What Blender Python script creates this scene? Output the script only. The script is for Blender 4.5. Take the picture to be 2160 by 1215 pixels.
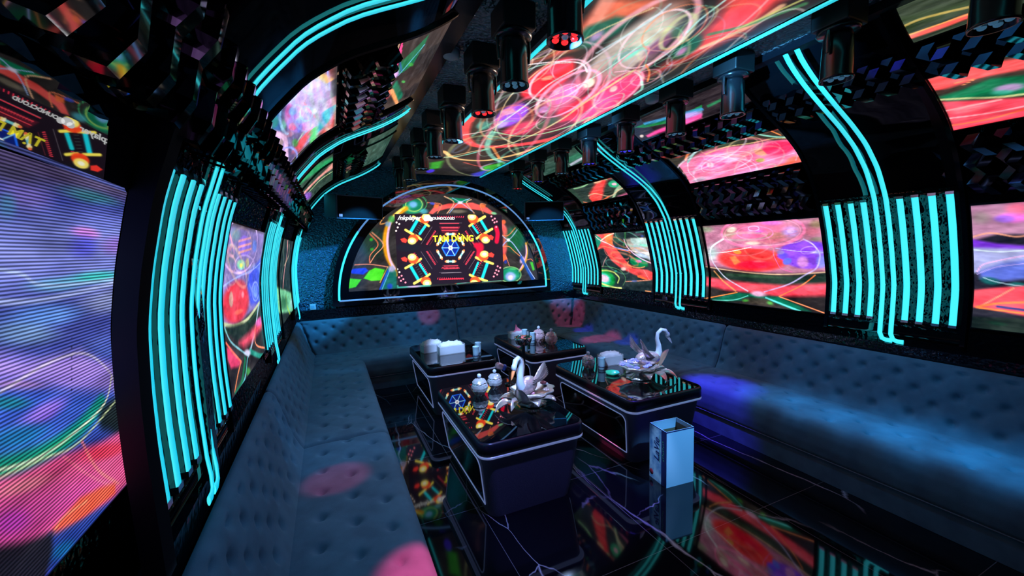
import bpy, bmesh, math, random
import numpy as np
from mathutils import Vector, Matrix
random.seed(7)
rng = np.random.default_rng(11)
SC = bpy.context.scene
COL = SC.collection
for _o in list(bpy.data.objects):
    bpy.data.objects.remove(_o)

# ------------------------------------------------------------------ camera
cam_data = bpy.data.cameras.new('camera')
cam = bpy.data.objects.new('camera', cam_data)
COL.objects.link(cam)
SC.camera = cam
cam_data.sensor_fit = 'HORIZONTAL'
cam_data.sensor_width = 36.0
cam_data.lens = 862.0 / 2160.0 * 36.0
cam_data.clip_start = 0.02
yaw, pit, rol = math.radians(24.06), math.radians(5.51), math.radians(1.63)
FWD = Vector((math.sin(yaw) * math.cos(pit), math.cos(yaw) * math.cos(pit), -math.sin(pit)))
RGT = Vector((math.cos(yaw), -math.sin(yaw), 0))
DWN = FWD.cross(RGT)
R2 = RGT * math.cos(rol) + DWN * math.sin(rol)
D2 = -RGT * math.sin(rol) + DWN * math.cos(rol)
cam.matrix_world = Matrix(((R2.x, -D2.x, -FWD.x, 0), (R2.y, -D2.y, -FWD.y, 0), (R2.z, -D2.z, -FWD.z, 1.65), (0, 0, 0, 1)))

# ------------------------------------------------------------------ world, exposure
world = bpy.data.worlds.new('night_room')
SC.world = world
world.use_nodes = True
_bg = world.node_tree.nodes['Background']
_bg.inputs['Color'].default_value = (0.010, 0.030, 0.055, 1)
_bg.inputs['Strength'].default_value = 0.4
vs = SC.view_settings
SC.display_settings.display_device = 'sRGB'
vs.view_transform = 'Standard'
vs.look = 'None'
vs.gamma = 1.0
vs.use_curve_mapping = False
vs.exposure = 0.0
try:
    SC.cycles.max_bounces = 6
    SC.cycles.diffuse_bounces = 3
    SC.cycles.glossy_bounces = 4
    SC.cycles.transmission_bounces = 6
    SC.cycles.caustics_reflective = False
    SC.cycles.caustics_refractive = False
    SC.cycles.sample_clamp_indirect = 3.0
except Exception:
    pass

# ------------------------------------------------------------------ room profile
CX = 1.65                      # room centre line
CEIL = 2.82                    # crinkled ceiling strips
DROP = 2.75                    # underside of the screen housing on the ceiling
YB = 5.95                      # end wall
YF = -1.4                      # wall behind the camera
PR = [(0, 2.10), (0.60, 2.11), (.80, 2.12), (1.0, 2.135), (1.15, 2.14), (1.3, 2.14), (1.52, 2.09), (1.73, 2.03), (1.93, 1.96), (2.15, 1.84), (2.32, 1.69), (2.44, 1.52), (2.56, 1.30), (2.66, 1.12), (2.76, .98), (2.82, .93)]
PL = [(0, 2.05), (0.60, 2.05), (.8, 2.05), (1.0, 2.055), (1.2, 2.062), (1.335, 2.062), (1.49, 2.056), (1.625, 2.036), (1.79, 2.0), (1.97, 1.938), (2.17, 1.852), (2.25, 1.79), (2.385, 1.67), (2.505, 1.50), (2.575, 1.34), (2.645, 1.19), (2.745, 1.03), (2.82, .95)]
def _dense(p):
    z = np.array([a for a, b in p]); d = np.array([b for a, b in p])
    zz = np.linspace(z[0], z[-1], 560)
    dd = np.interp(zz, z, d)
    k = np.ones(17) / 17
    dp = np.concatenate([np.full(8, dd[0]), dd, np.full(8, dd[-1])])
    ds = np.convolve(dp, k, 'valid')
    t = np.gradient(ds, zz)
    n = np.stack([-np.ones_like(t), t], 1)          # inward normal (d, z)
    n /= np.linalg.norm(n, axis=1)[:, None]
    return zz, ds, n[:, 0], n[:, 1]
PROF = {1: _dense(PR), -1: _dense(PL)}
def wp(side, z, y, off=0.0):
    """point on a side wall at height z and length y, off metres into the room from the neon line; works on arrays"""
    zz, dd, nd, nz = PROF[side]
    d = np.interp(z, zz, dd) + off * np.interp(z, zz, nd)
    h = z + off * np.interp(z, zz, nz)
    x = CX + side * d
    if side < 0:
        x = x - 0.004 + 0.008 * (np.asarray(y) - 1.6)
    return x, y, h

# ------------------------------------------------------------------ materials
def lin(c):
    return tuple(((v / 255) / 12.92 if v / 255 <= 0.04045 else ((v / 255 + 0.055) / 1.055) ** 2.4) for v in c)
def mat(name, base=(.5, .5, .5), rough=.5, metal=0.0, ior=1.5, emit=None, strength=0.0, spec=.5, trans=0.0, coat=0.0, alpha=1.0):
    m = bpy.data.materials.new(name)
    m.use_nodes = True
    b = m.node_tree.nodes['Principled BSDF']
    b.inputs['Base Color'].default_value = (*base, 1)
    b.inputs['Roughness'].default_value = rough
    b.inputs['Metallic'].default_value = metal
    b.inputs['IOR'].default_value = ior
    b.inputs['Specular IOR Level'].default_value = spec
    b.inputs['Transmission Weight'].default_value = trans
    b.inputs['Coat Weight'].default_value = coat
    b.inputs['Alpha'].default_value = alpha
    if emit:
        b.inputs['Emission Color'].default_value = (*emit, 1)
        b.inputs['Emission Strength'].default_value = strength
    return m
def nodes(m):
    nt = m.node_tree
    return nt, nt.nodes, nt.links, nt.nodes['Principled BSDF']
def add_bump(m, scale, strength, dist=0.01, detail=2.0, kind='noise'):
    nt, N, L, b = nodes(m)
    tc = N.new('ShaderNodeTexCoord')
    if kind == 'noise':
        t = N.new('ShaderNodeTexNoise'); t.inputs['Detail'].default_value = detail; out = t.outputs['Fac']
    else:
        t = N.new('ShaderNodeTexVoronoi'); t.feature = 'SMOOTH_F1'; out = t.outputs['Distance']
    t.inputs['Scale'].default_value = scale
    L.new(tc.outputs['Object'], t.inputs['Vector'])
    bp = N.new('ShaderNodeBump'); bp.inputs['Strength'].default_value = strength; bp.inputs['Distance'].default_value = dist
    L.new(out, bp.inputs['Height']); L.new(bp.outputs['Normal'], b.inputs['Normal'])
    return t, bp
def add_mottle(m, scale, c1, c2, detail=3.0):
    nt, N, L, b = nodes(m)
    tc = N.new('ShaderNodeTexCoord'); t = N.new('ShaderNodeTexNoise'); t.inputs['Scale'].default_value = scale; t.inputs['Detail'].default_value = detail
    r = N.new('ShaderNodeValToRGB'); r.color_ramp.elements[0].position = .35; r.color_ramp.elements[1].position = .65
    r.color_ramp.elements[0].color = (*c1, 1); r.color_ramp.elements[1].color = (*c2, 1)
    L.new(tc.outputs['Object'], t.inputs['Vector']); L.new(t.outputs['Fac'], r.inputs['Fac']); L.new(r.outputs['Color'], b.inputs['Base Color'])
M = {}
M['gloss'] = mat('black_gloss_glass', (.003, .004, .006), .03, ior=2.3)
add_bump(M['gloss'], 2.2, .12, .02, 1.0)
M['wavy'] = mat('rippled_black_glass', (.003, .004, .006), .05, ior=1.75)
add_bump(M['wavy'], 34, .35, .01, 1.0)
M['matte'] = mat('matte_black', (.006, .007, .009), .5)
M['board'] = mat('satin_black_panel', (.004, .005, .008), .22)
M['crinkle'] = mat('crinkled_dark_paint', (.34, .36, .40), .34, ior=1.8, metal=.25)
add_bump(M['crinkle'], 46, 1.0, .06, 1.0)
M['crinkle_blue_lit'] = mat('crinkled_paint_blue_lit', (.13, .26, .40), .32, ior=1.8, metal=.6)  # same crinkled paint, with bluish wall light put into its colour
add_bump(M['crinkle_blue_lit'], 50, 1.0, .08, 1.0)
M['diamond'] = mat('black_faceted_mirror', (.22, .225, .24), .04, metal=1.0)
M['neon'] = mat('cyan_neon_tube', (.02, .5, .5), .3, emit=lin((22, 232, 228)), strength=1.0)
def neon_grad(m, core, edge, s):
    nt, N, L, b = nodes(m)
    lw = N.new('ShaderNodeLayerWeight'); lw.inputs['Blend'].default_value = .35
    r = N.new('ShaderNodeValToRGB')
    r.color_ramp.elements[0].color = (*lin(core), 1); r.color_ramp.elements[1].color = (*lin(edge), 1)
    r.color_ramp.elements[0].position = .1; r.color_ramp.elements[1].position = .75
    L.new(lw.outputs['Facing'], r.inputs['Fac']); L.new(r.outputs['Color'], b.inputs['Emission Color'])
    b.inputs['Emission Strength'].default_value = s
neon_grad(M['neon'], (70, 232, 238), (0, 175, 205), 1.1)
M['neon_blue'] = mat('pale_blue_light_strip', (.1, .2, .3), .3, emit=lin((110, 165, 235)), strength=.75)
M['chrome'] = mat('chrome', (.75, .77, .8), .12, metal=1)
M['silver'] = mat('glowing_silver_trim', (.62, .66, .78), .32, metal=.85, emit=lin((120, 140, 200)), strength=.5)  # glow added to the metal so the bands look evenly bright
M['white_plastic'] = mat('white_plastic', (.75, .77, .8), .4)
M['speaker'] = mat('speaker_cabinet_blue_lit', (.05, .10, .17), .55)  # blue light on the cabinet sides put into its base colour
add_bump(M['speaker'], 60, .15, .004)
M['grille'] = mat('speaker_grille', (.003, .0035, .005), .7, spec=.1)
add_bump(M['grille'], 300, .5, .003, kind='voronoi')
M['lamp'] = mat('lamp_black_metal', (.010, .011, .014), .22, ior=1.7)
M['red_led'] = mat('red_led', (.3, .0, .0), .2, emit=lin((255, 40, 45)), strength=1.6)
M['blue_led'] = mat('blue_led', (.0, .0, .3), .2, emit=lin((60, 50, 235)), strength=1.2)
M['off_led'] = mat('unlit_led_lens_faint_glow', (.3, .5, .6), .08, spec=1.0, emit=lin((90, 150, 190)), strength=.25)  # faint glow put into the lenses although they are unlit
M['leather'] = mat('dark_violet_grey_leather', (.09, .10, .15), .5)
add_bump(M['leather'], 170, .35, .004)
M['table_top'] = mat('black_mirror_glass', (.004, .005, .007), .015, ior=2.6)
M['dark_glass'] = mat('dark_side_glass', (.002, .002, .003), .08, ior=1.7)
M['table_edge'] = mat('dark_table_edge', (.012, .014, .024), .3)
M['fabric'] = mat('grey_blue_velvet', (.085, .15, .20), .85)
add_mottle(M['fabric'], 9, (.075, .13, .17), (.10, .175, .22))
b_ = M['fabric'].node_tree.nodes['Principled BSDF']
b_.inputs['Sheen Weight'].default_value = .25; b_.inputs['Sheen Roughness'].default_value = .4
b_.inputs['Sheen Tint'].default_value = (.4, .7, .8, 1)
add_bump(M['fabric'], 420, .35, .002)
M['welt'] = mat('dark_welt_cord', (.11, .13, .15), .7)
M['carton'] = mat('white_carton_board', (.42, .62, .78), .55)
M['carton_in'] = mat('brown_carton_inside', (.16, .12, .07), .8)
M['carton_blue'] = mat('printed_blue_carton', (.08, .25, .5), .5)
add_mottle(M['carton_blue'], 14, (.05, .2, .46), (.35, .6, .8), 4)
M['navy'] = mat('navy_print', (.01, .02, .10), .5)
M['green_print'] = mat('green_print', (.03, .25, .12), .5)
M['maroon'] = mat('maroon_print', (.25, .02, .05), .5)
M['tissue'] = mat('white_tissue', (.75, .84, .97), .8)
M['pink_tissue'] = mat('pink_tissue', (.95, .30, .50), .8)
M['clear'] = mat('clear_acrylic', (.75, .82, .9), .04, ior=1.45, alpha=.22)
M['crystal'] = mat('cut_crystal', (.80, .84, .95), .07, trans=.25, ior=1.6, spec=1.0, metal=.35)
add_bump(M['crystal'], 60, .5, .006, kind='voronoi')
M['crystal_pink'] = mat('rose_crystal', (.95, .66, .76), .08, trans=.15, ior=1.6, spec=1.0, metal=.3)
add_bump(M['crystal_pink'], 60, .5, .006, kind='voronoi')
M['swan_white'] = mat('pale_blue_white_glaze', (.62, .72, .88), .18)
M['feather'] = mat('pink_silver_feather', (.72, .56, .60), .3, metal=.7)
add_bump(M['feather'], 60, .6, .006, kind='voronoi')
M['silverleaf'] = mat('polished_silver_leaf', (.80, .76, .74), .30, metal=.8)
add_bump(M['silverleaf'], 30, .3, .006)
M['beak'] = mat('orange_beak', (.9, .30, .10), .35)
M['dark_eye'] = mat('dark_eye', (.01, .01, .01), .2)
M['lilac'] = mat('lilac_petal', (.30, .28, .85), .45)
M['rose'] = mat('rose_petal', (.7, .28, .42), .45)
M['cup_blue'] = mat('pale_blue_cup', (.38, .62, .78), .4)
M['green_glass'] = mat('green_glass', (.05, .75, .40), .1, trans=.3, spec=1)
M['mic'] = mat('pale_pink_mic_head', (.75, .55, .65), .3, metal=.3)
M['mic_blue'] = mat('blue_mic_band', (.03, .12, .65), .35)

# polished black marble floor with thin white veins and tile joints
M['marble'] = mat('black_marble_tiles', (.004, .004, .006), .045, ior=1.6)
nt, N, L, b = nodes(M['marble'])
tc = N.new('ShaderNodeTexCoord')
def veins(scale, dist, width, rot, seed):
    mp = N.new('ShaderNodeMapping'); mp.inputs['Rotation'].default_value = (0, 0, rot); mp.inputs['Scale'].default_value = (1, .38, 1); mp.inputs['Location'].default_value = (seed, seed * .7, seed)
    L.new(tc.outputs['Object'], mp.inputs['Vector'])
    n = N.new('ShaderNodeTexNoise'); n.inputs['Scale'].default_value = 2.3; n.inputs['Detail'].default_value = 5
    L.new(mp.outputs['Vector'], n.inputs['Vector'])
    mx = N.new('ShaderNodeMix'); mx.data_type = 'VECTOR'; mx.inputs['Factor'].default_value = dist
    L.new(mp.outputs['Vector'], mx.inputs[4]); L.new(n.outputs['Color'], mx.inputs[5])
    v = N.new('ShaderNodeTexVoronoi'); v.feature = 'DISTANCE_TO_EDGE'; v.inputs['Scale'].default_value = scale
    L.new(mx.outputs[1], v.inputs['Vector'])
    r = N.new('ShaderNodeValToRGB'); r.color_ramp.elements[0].color = (1, 1, 1, 1); r.color_ramp.elements[1].color = (0, 0, 0, 1)
    r.color_ramp.elements[0].position = 0; r.color_ramp.elements[1].position = width
    L.new(v.outputs['Distance'], r.inputs['Fac'])
    n2 = N.new('ShaderNodeTexNoise'); n2.inputs['Scale'].default_value = 1.7; n2.inputs['Detail'].default_value = 2
    L.new(mp.outputs['Vector'], n2.inputs['Vector'])
    r2 = N.new('ShaderNodeValToRGB'); r2.color_ramp.elements[0].position = .50; r2.color_ramp.elements[1].position = .62
    L.new(n2.outputs['Fac'], r2.inputs['Fac'])
    mu = N.new('ShaderNodeMath'); mu.operation = 'MULTIPLY'
    L.new(r.outputs['Color'], mu.inputs[0]); L.new(r2.outputs['Color'], mu.inputs[1])
    return mu
a1 = veins(1.4, .22, .006, .9, 3.1); a2 = veins(2.9, .16, .0055, 1.1, 8.4)
mx = N.new('ShaderNodeMath'); mx.operation = 'MAXIMUM'
L.new(a1.outputs[0], mx.inputs[0]); L.new(a2.outputs[0], mx.inputs[1])
bk = N.new('ShaderNodeTexBrick'); bk.offset = 0; bk.inputs['Scale'].default_value = 1
bk.inputs['Brick Width'].default_value = .8; bk.inputs['Row Height'].default_value = .8; bk.inputs['Mortar Size'].default_value = .0015; bk.inputs['Mortar Smooth'].default_value = 0
bk.inputs['Color1'].default_value = (0, 0, 0, 1); bk.inputs['Color2'].default_value = (0, 0, 0, 1); bk.inputs['Mortar'].default_value = (.3, .3, .3, 1)
mpb = N.new('ShaderNodeMapping'); mpb.inputs['Location'].default_value = (.02, .03, 0)
L.new(tc.outputs['Object'], mpb.inputs['Vector']); L.new(mpb.outputs['Vector'], bk.inputs['Vector'])
mx2 = N.new('ShaderNodeMath'); mx2.operation = 'MAXIMUM'; L.new(mx.outputs[0], mx2.inputs[0]); L.new(bk.outputs['Color'], mx2.inputs[1])
cm = N.new('ShaderNodeMix'); cm.data_type = 'RGBA'
cm.inputs[6].default_value = (.004, .004, .007, 1); cm.inputs[7].default_value = (.62, .58, .66, 1)
L.new(mx2.outputs[0], cm.inputs[0]); L.new(cm.outputs[2], b.inputs['Base Color'])

def screen_mat(name, strength, rows=0.0, axis=2):
    """LED wall: the picture is stored on the mesh; rows = pitch in metres of the dark gaps between LED rows"""
    m = mat(name, (.01, .01, .012), .45)
    nt, N, L, b = nodes(m)
    at = N.new('ShaderNodeAttribute'); at.attribute_name = 'picture'
    src = at.outputs['Color']
    if rows:
        tc = N.new('ShaderNodeTexCoord'); sp = N.new('ShaderNodeSeparateXYZ'); L.new(tc.outputs['Object'], sp.inputs[0])
        mu = N.new('ShaderNodeMath'); mu.operation = 'MULTIPLY'; mu.inputs[1].default_value = 2 * math.pi / rows; L.new(sp.outputs[axis], mu.inputs[0])
        sn = N.new('ShaderNodeMath'); sn.operation = 'SINE'; L.new(mu.outputs[0], sn.inputs[0])
        mr = N.new('ShaderNodeMapRange'); mr.inputs[1].default_value = -.5; mr.inputs[2].default_value = .6; mr.inputs[3].default_value = .22; mr.inputs[4].default_value = 1.0
        L.new(sn.outputs[0], mr.inputs[0])
        vm = N.new('ShaderNodeVectorMath'); vm.operation = 'SCALE'; L.new(src, vm.inputs[0]); L.new(mr.outputs[0], vm.inputs['Scale'])
        src = vm.outputs[0]
    L.new(src, b.inputs['Emission Color'])
    b.inputs['Emission Strength'].default_value = strength
    try:
        m.cycles.emission_sampling = 'NONE'
    except Exception:
        pass
    return m
M['screen'] = screen_mat('led_screen', 1.35)
M['screen_near'] = screen_mat('led_screen_close', 1.5, .0068)
M['screen_tv'] = screen_mat('led_screen_bright', 2.5)
M['txt_yellow'] = mat('yellow_screen_text', (.5, .5, 0), .5, emit=lin((255, 240, 60)), strength=1.6)
M['txt_white'] = mat('white_screen_text', (.5, .5, .5), .5, emit=(1, 1, 1), strength=1.4)

# ------------------------------------------------------------------ mesh helpers
class MB:
    def __init__(s):
        s.v = []; s.f = []; s.smooth = []
    def add(s, v, f, smooth=False):
        o = len(s.v); s.v.extend([tuple(p) for p in v]); s.f.extend([tuple(i + o for i in q) for q in f]); s.smooth.extend([smooth] * len(f)); return s
    def box(s, x0, x1, y0, y1, z0, z1, M_=None):
        v = [(x, y, z) for x in (x0, x1) for y in (y0, y1) for z in (z0, z1)]
        if M_: v = [tuple(M_ @ Vector(p)) for p in v]
        return s.add(v, [(0, 1, 3, 2), (4, 6, 7, 5), (0, 4, 5, 1), (2, 3, 7, 6), (0, 2, 6, 4), (1, 5, 7, 3)])
    def rings(s, rs, smooth=True, cap=True, closed=True):
        n = len(rs[0]); v = [p for r in rs for p in r]; f = []
        for i in range(len(rs) - 1):
            for k in range(n if closed else n - 1):
                a, b = i * n + k, i * n + (k + 1) % n
                f.append((a, b, b + n, a + n))
        s.add(v, f, smooth)
        if cap:
            s.add(rs[0], [tuple(range(n))[::-1]]); s.add(rs[-1], [tuple(range(n))])
        return s
    def lathe(s, prof, n=24, c=(0, 0, 0), M_=None, smooth=True, cap=True, fl=None):
        rs = []
        for r, z in prof:
            ring = []
            for k in range(n):
                a = 2 * math.pi * k / n
                rr = r * (fl(a) if fl else 1)
                p = Vector((c[0] + rr * math.cos(a), c[1] + rr * math.sin(a), c[2] + z))
                ring.append(tuple(M_ @ p) if M_ else tuple(p))
            rs.append(ring)
        return s.rings(rs, smooth, cap)
    def tube(s, pts, r, n=8, smooth=True, cap=True, flat=1.0, up=None):
        pts = [Vector(p) for p in pts]; rs = []
        u = None
        for i, p in enumerate(pts):
            t = (pts[min(i + 1, len(pts) - 1)] - pts[max(i - 1, 0)]).normalized()
            if u is None:
                u = Vector(up) if up else (Vector((0, 0, 1)) if abs(t.z) < .9 else Vector((1, 0, 0)))
            u = (u - t * u.dot(t)).normalized(); w = t.cross(u)
            rr = r[i] if isinstance(r, (list, tuple)) else r
            rs.append([tuple(p + u * rr * math.cos(2 * math.pi * k / n) * flat + w * rr * math.sin(2 * math.pi * k / n)) for k in range(n)])
        return s.rings(rs, smooth, cap)
    def ell(s, c, r, n=16, m=10, M_=None, smooth=True):
        rs = []
        for i in range(m + 1):
            t = math.pi * i / m; q = max(math.sin(t), .02)
            rs.append([(c[0] + r[0] * q * math.cos(2 * math.pi * k / n), c[1] + r[1] * q * math.sin(2 * math.pi * k / n), c[2] - r[2] * math.cos(t)) for k in range(n)])
        if M_: rs = [[tuple(M_ @ Vector(p)) for p in q] for q in rs]
        return s.rings(rs, smooth, True)
    def grid(s, V, nu, nv, smooth=True):
        """V: array (nu*nv, 3), v fastest"""
        f = [(i * nv + j, (i + 1) * nv + j, (i + 1) * nv + j + 1, i * nv + j + 1) for i in range(nu - 1) for j in range(nv - 1)]
        return s.add([tuple(p) for p in V], f, smooth)
    def build(s, name, m, parent=None, **kw):
        me = bpy.data.meshes.new(name)
        me.from_pydata(s.v, [], s.f)
        me.polygons.foreach_set('use_smooth', s.smooth)
        me.materials.append(m)
        me.update()
        o = bpy.data.objects.new(name, me); COL.objects.link(o)
        if parent: o.parent = parent
        for k, v in kw.items(): o[k] = v
        return o
def thing(name, label, cat, loc=(0, 0, 0), rz=0.0, group=None):
    o = bpy.data.objects.new(name, None); COL.objects.link(o)
    o.location = loc; o.rotation_euler = (0, 0, rz); o.empty_display_size = .05
    o['label'] = label; o['category'] = cat
    if group: o['group'] = group
    return o
def kids(o): return [c for c in bpy.data.objects if c.parent == o]
def dup(root, loc=None, rz=None, label=None, group=None):
    def cp(o, par):
        c = o.copy(); COL.objects.link(c); c.parent = par
        for ch in kids(o): cp(ch, c)
        return c
    r = cp(root, None)
    if loc is not None: r.location = loc
    if rz is not None: r.rotation_euler = (0, 0, rz)
    if label: r['label'] = label
    if group: r['group'] = group
    return r
def struct(name, mb, m):
    return mb.build(name, m, kind='structure')
def bevel(o, w, seg=2):
    md = o.modifiers.new('bevel', 'BEVEL'); md.width = w; md.segments = seg; md.limit_method = 'ANGLE'
    return o
def strip_on_wall(mb, side, z0, z1, y0, y1, off_out, off_in, nz=24, ny=2, smooth=True):
    """a curved slab following the wall: closed, thickness from off_out (at the wall) to off_in (into the room)"""
    zs = np.linspace(z0, z1, nz); ys = np.linspace(y0, y1, ny)
    def layer(off):
        P = []
        for y in ys:
            x, _, h = wp(side, zs, y, off)
            P += [(float(a), float(y), float(c)) for a, c in zip(x, h)]
        return P
    A = layer(off_in); B = layer(off_out)
    mb.grid(A, ny, nz, smooth); mb.grid(B, ny, nz, smooth)
    o = len(mb.v) - 2 * ny * nz; q = ny * nz
    f = []
    for j in range(nz - 1):
        f.append((o + j, o + j + 1, o + q + j + 1, o + q + j)); e = (ny - 1) * nz
        f.append((o + e + j, o + e + j + 1, o + q + e + j + 1, o + q + e + j))
    for i in range(ny - 1):
        f.append((o + i * nz, o + (i + 1) * nz, o + q + (i + 1) * nz, o + q + i * nz)); t = nz - 1
        f.append((o + i * nz + t, o + (i + 1) * nz + t, o + q + (i + 1) * nz + t, o + q + i * nz + t))
    mb.f.extend(f); mb.smooth.extend([False] * len(f))
    return mb
def text_mesh(txt, size, m, name, parent, mw, shear=0.0, ext=.0006, bold=0.0):
    cu = bpy.data.curves.new(name, 'FONT'); cu.body = txt; cu.size = size; cu.extrude = ext; cu.shear = shear; cu.offset = bold
    cu.align_x = 'CENTER'; cu.align_y = 'CENTER'
    t = bpy.data.objects.new('tmp', cu); COL.objects.link(t)
    bpy.context.view_layer.update()
    me = bpy.data.meshes.new_from_object(t.evaluated_get(bpy.context.evaluated_depsgraph_get()))
    bpy.data.objects.remove(t)
    me.name = name; me.materials.clear(); me.materials.append(m)
    me.transform(mw)
    o = bpy.data.objects.new(name, me); COL.objects.link(o); o.parent = parent
    return o

# ------------------------------------------------------------------ painting of screen pictures (numpy, in metres on the screen)
def paint(U, V, ops, noise=True):
    n = U.shape; img = np.zeros(n + (3,)); img[:] = (30, 28, 28)
    def over(a, c):
        a = np.clip(a, 0, 1)[..., None]
        img[:] = img * (1 - a) + np.array(c, float) * a
    def seg(pts):
        d = np.full(n, 1e9)
        for (x0, y0), (x1, y1) in zip(pts, pts[1:]):
            dx, dy = x1 - x0, y1 - y0; q = dx * dx + dy * dy + 1e-12
            t = np.clip(((U - x0) * dx + (V - y0) * dy) / q, 0, 1)
            d = np.minimum(d, np.hypot(U - x0 - t * dx, V - y0 - t * dy))
        return d
    def smooth_line(pts):
        if len(pts) < 3: return pts
        P_ = [pts[0]] + pts + [pts[-1]]; out = []
        for i in range(1, len(P_) - 2):
            p0, p1, p2, p3 = [np.array(P_[i + k]) for k in (-1, 0, 1, 2)]
            for t in (0, .2, .4, .6, .8):
                out.append(tuple(.5 * (2 * p1 + (p2 - p0) * t + (2 * p0 - 5 * p1 + 4 * p2 - p3) * t * t + (3 * p1 - p0 - 3 * p2 + p3) * t ** 3)))
        out.append(tuple(pts[-1])); return out
    for o in ops:
        k = o[0]
        if k == 'b': img[:] = o[1]
        elif k in 'er':
            cx, cy, A, B, th = o[1:6]; c, s_ = math.cos(math.radians(th)), math.sin(math.radians(th))
            x = (U - cx) * c + (V - cy) * s_; y = -(U - cx) * s_ + (V - cy) * c
            q = np.sqrt((x / A) ** 2 + (y / B) ** 2)
            if k == 'e':
                col, a, soft = o[6:9]
                t = np.clip((1 - q) / max(soft, .01), 0, 1); over(a * t * t * (3 - 2 * t), col)
            else:
                w, col, a = o[6:9]
                g = np.sqrt((x / A ** 2) ** 2 + (y / B ** 2) ** 2) + 1e-6
                d = np.abs(q - 1) * q / g
                over(a * np.clip(1.4 - 1.4 * d / w, 0, 1), col)
        elif k == 'l':
            pts, w, col, a = o[1:5]
            d = seg(smooth_line([tuple(p) for p in pts])); over(a * np.clip(1.7 - 1.7 * d / (w * .62), 0, 1), col)
        elif k == 'p':
            pts, col, a, soft = o[1:5]
            ins = np.zeros(n, bool); m_ = len(pts)
            for i in range(m_):
                x0, y0 = pts[i]; x1, y1 = pts[(i + 1) % m_]
                if y0 == y1: continue
                ins ^= ((V > y0) != (V > y1)) & (U < (x1 - x0) * (V - y0) / (y1 - y0) + x0)
            d = seg([tuple(p) for p in pts] + [tuple(pts[0])])
            sd = np.where(ins, d, -d)
            over(a * np.clip(.5 + sd / (2 * soft + 1e-6), 0, 1), col)
    return np.clip(img, 0, 255)
def to_lin(img):
    c = img / 255.0
    return np.where(c <= .04045, c / 12.92, ((c + .055) / 1.055) ** 2.4)
def smooth_noise(n, seed, cells=(9, 14), amp=10):
    g = np.random.default_rng(seed)
    out = np.zeros(n)
    for m_, a in ((1, 1.0), (3, .6), (8, .35)):
        k = g.normal(size=(cells[0] * m_ + 2, cells[1] * m_ + 2))
        x = np.linspace(0, cells[0] * m_, n[0]); y = np.linspace(0, cells[1] * m_, n[1])
        i = x.astype(int); j = y.astype(int); fx = (x - i)[:, None]; fy = (y - j)[None]
        fx = fx * fx * (3 - 2 * fx); fy = fy * fy * (3 - 2 * fy)
        out += a * ((k[i][:, j] * (1 - fx) + k[i + 1][:, j] * fx) * (1 - fy) + (k[i][:, j + 1] * (1 - fx) + k[i + 1][:, j + 1] * fx) * fy)
    return out * amp
def picture_mesh(name, V3, nu, nv, img, m, parent):
    """V3: (nu*nv,3) vertices, img (nu,nv,3) 0-255"""
    mb = MB(); mb.grid(V3.tolist(), nu, nv)
    o = mb.build(name, m, parent)
    ca = o.data.color_attributes.new('picture', 'FLOAT_COLOR', 'POINT')
    a = np.ones((nu * nv, 4), np.float32); a[:, :3] = to_lin(img).reshape(-1, 3)
    ca.data.foreach_set('color', a.ravel())
    return o
def wall_screen(label, side, y0, y1, z0, z1, ops, nu, nv, m, group, off=-.01, seed=1, namp=9, plane_x=None, mirror=False):
    root = thing('led_screen', label, 'led screen', (0, 0, 0), 0, group)
    ys = np.linspace(y0, y1, nu); zs = np.linspace(z0, z1, nv)
    Yg, Zg = np.meshgrid(ys, zs, indexing='ij')
    if plane_x is None:
        X, _, H = wp(side, Zg, Yg, off)
    else:
        X = np.full_like(Yg, plane_x); H = Zg
    img = paint(Yg, Zg, ops)
    img = np.clip(img * (1 + smooth_noise(img.shape[:2], seed, amp=.09)[..., None] * .8) + smooth_noise(img.shape[:2], seed + 50, amp=namp)[..., None], 0, 255)
    V3 = np.stack([X, Yg, H], -1).reshape(-1, 3)
    picture_mesh('display', V3, nu, nv, img, m, root)
    mb = MB()
    e = .006
    if plane_x is None:
        strip_on_wall(mb, side, z0 - e, z1 + e, y0 - e, y1 + e, off - .03, off - .002, 20, 2)
    else:
        mb.box(plane_x - .03, plane_x - .002, y0 - e, y1 + e, z0 - e, z1 + e)
    mb.build('housing', M['matte'], root)
    return root
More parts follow.
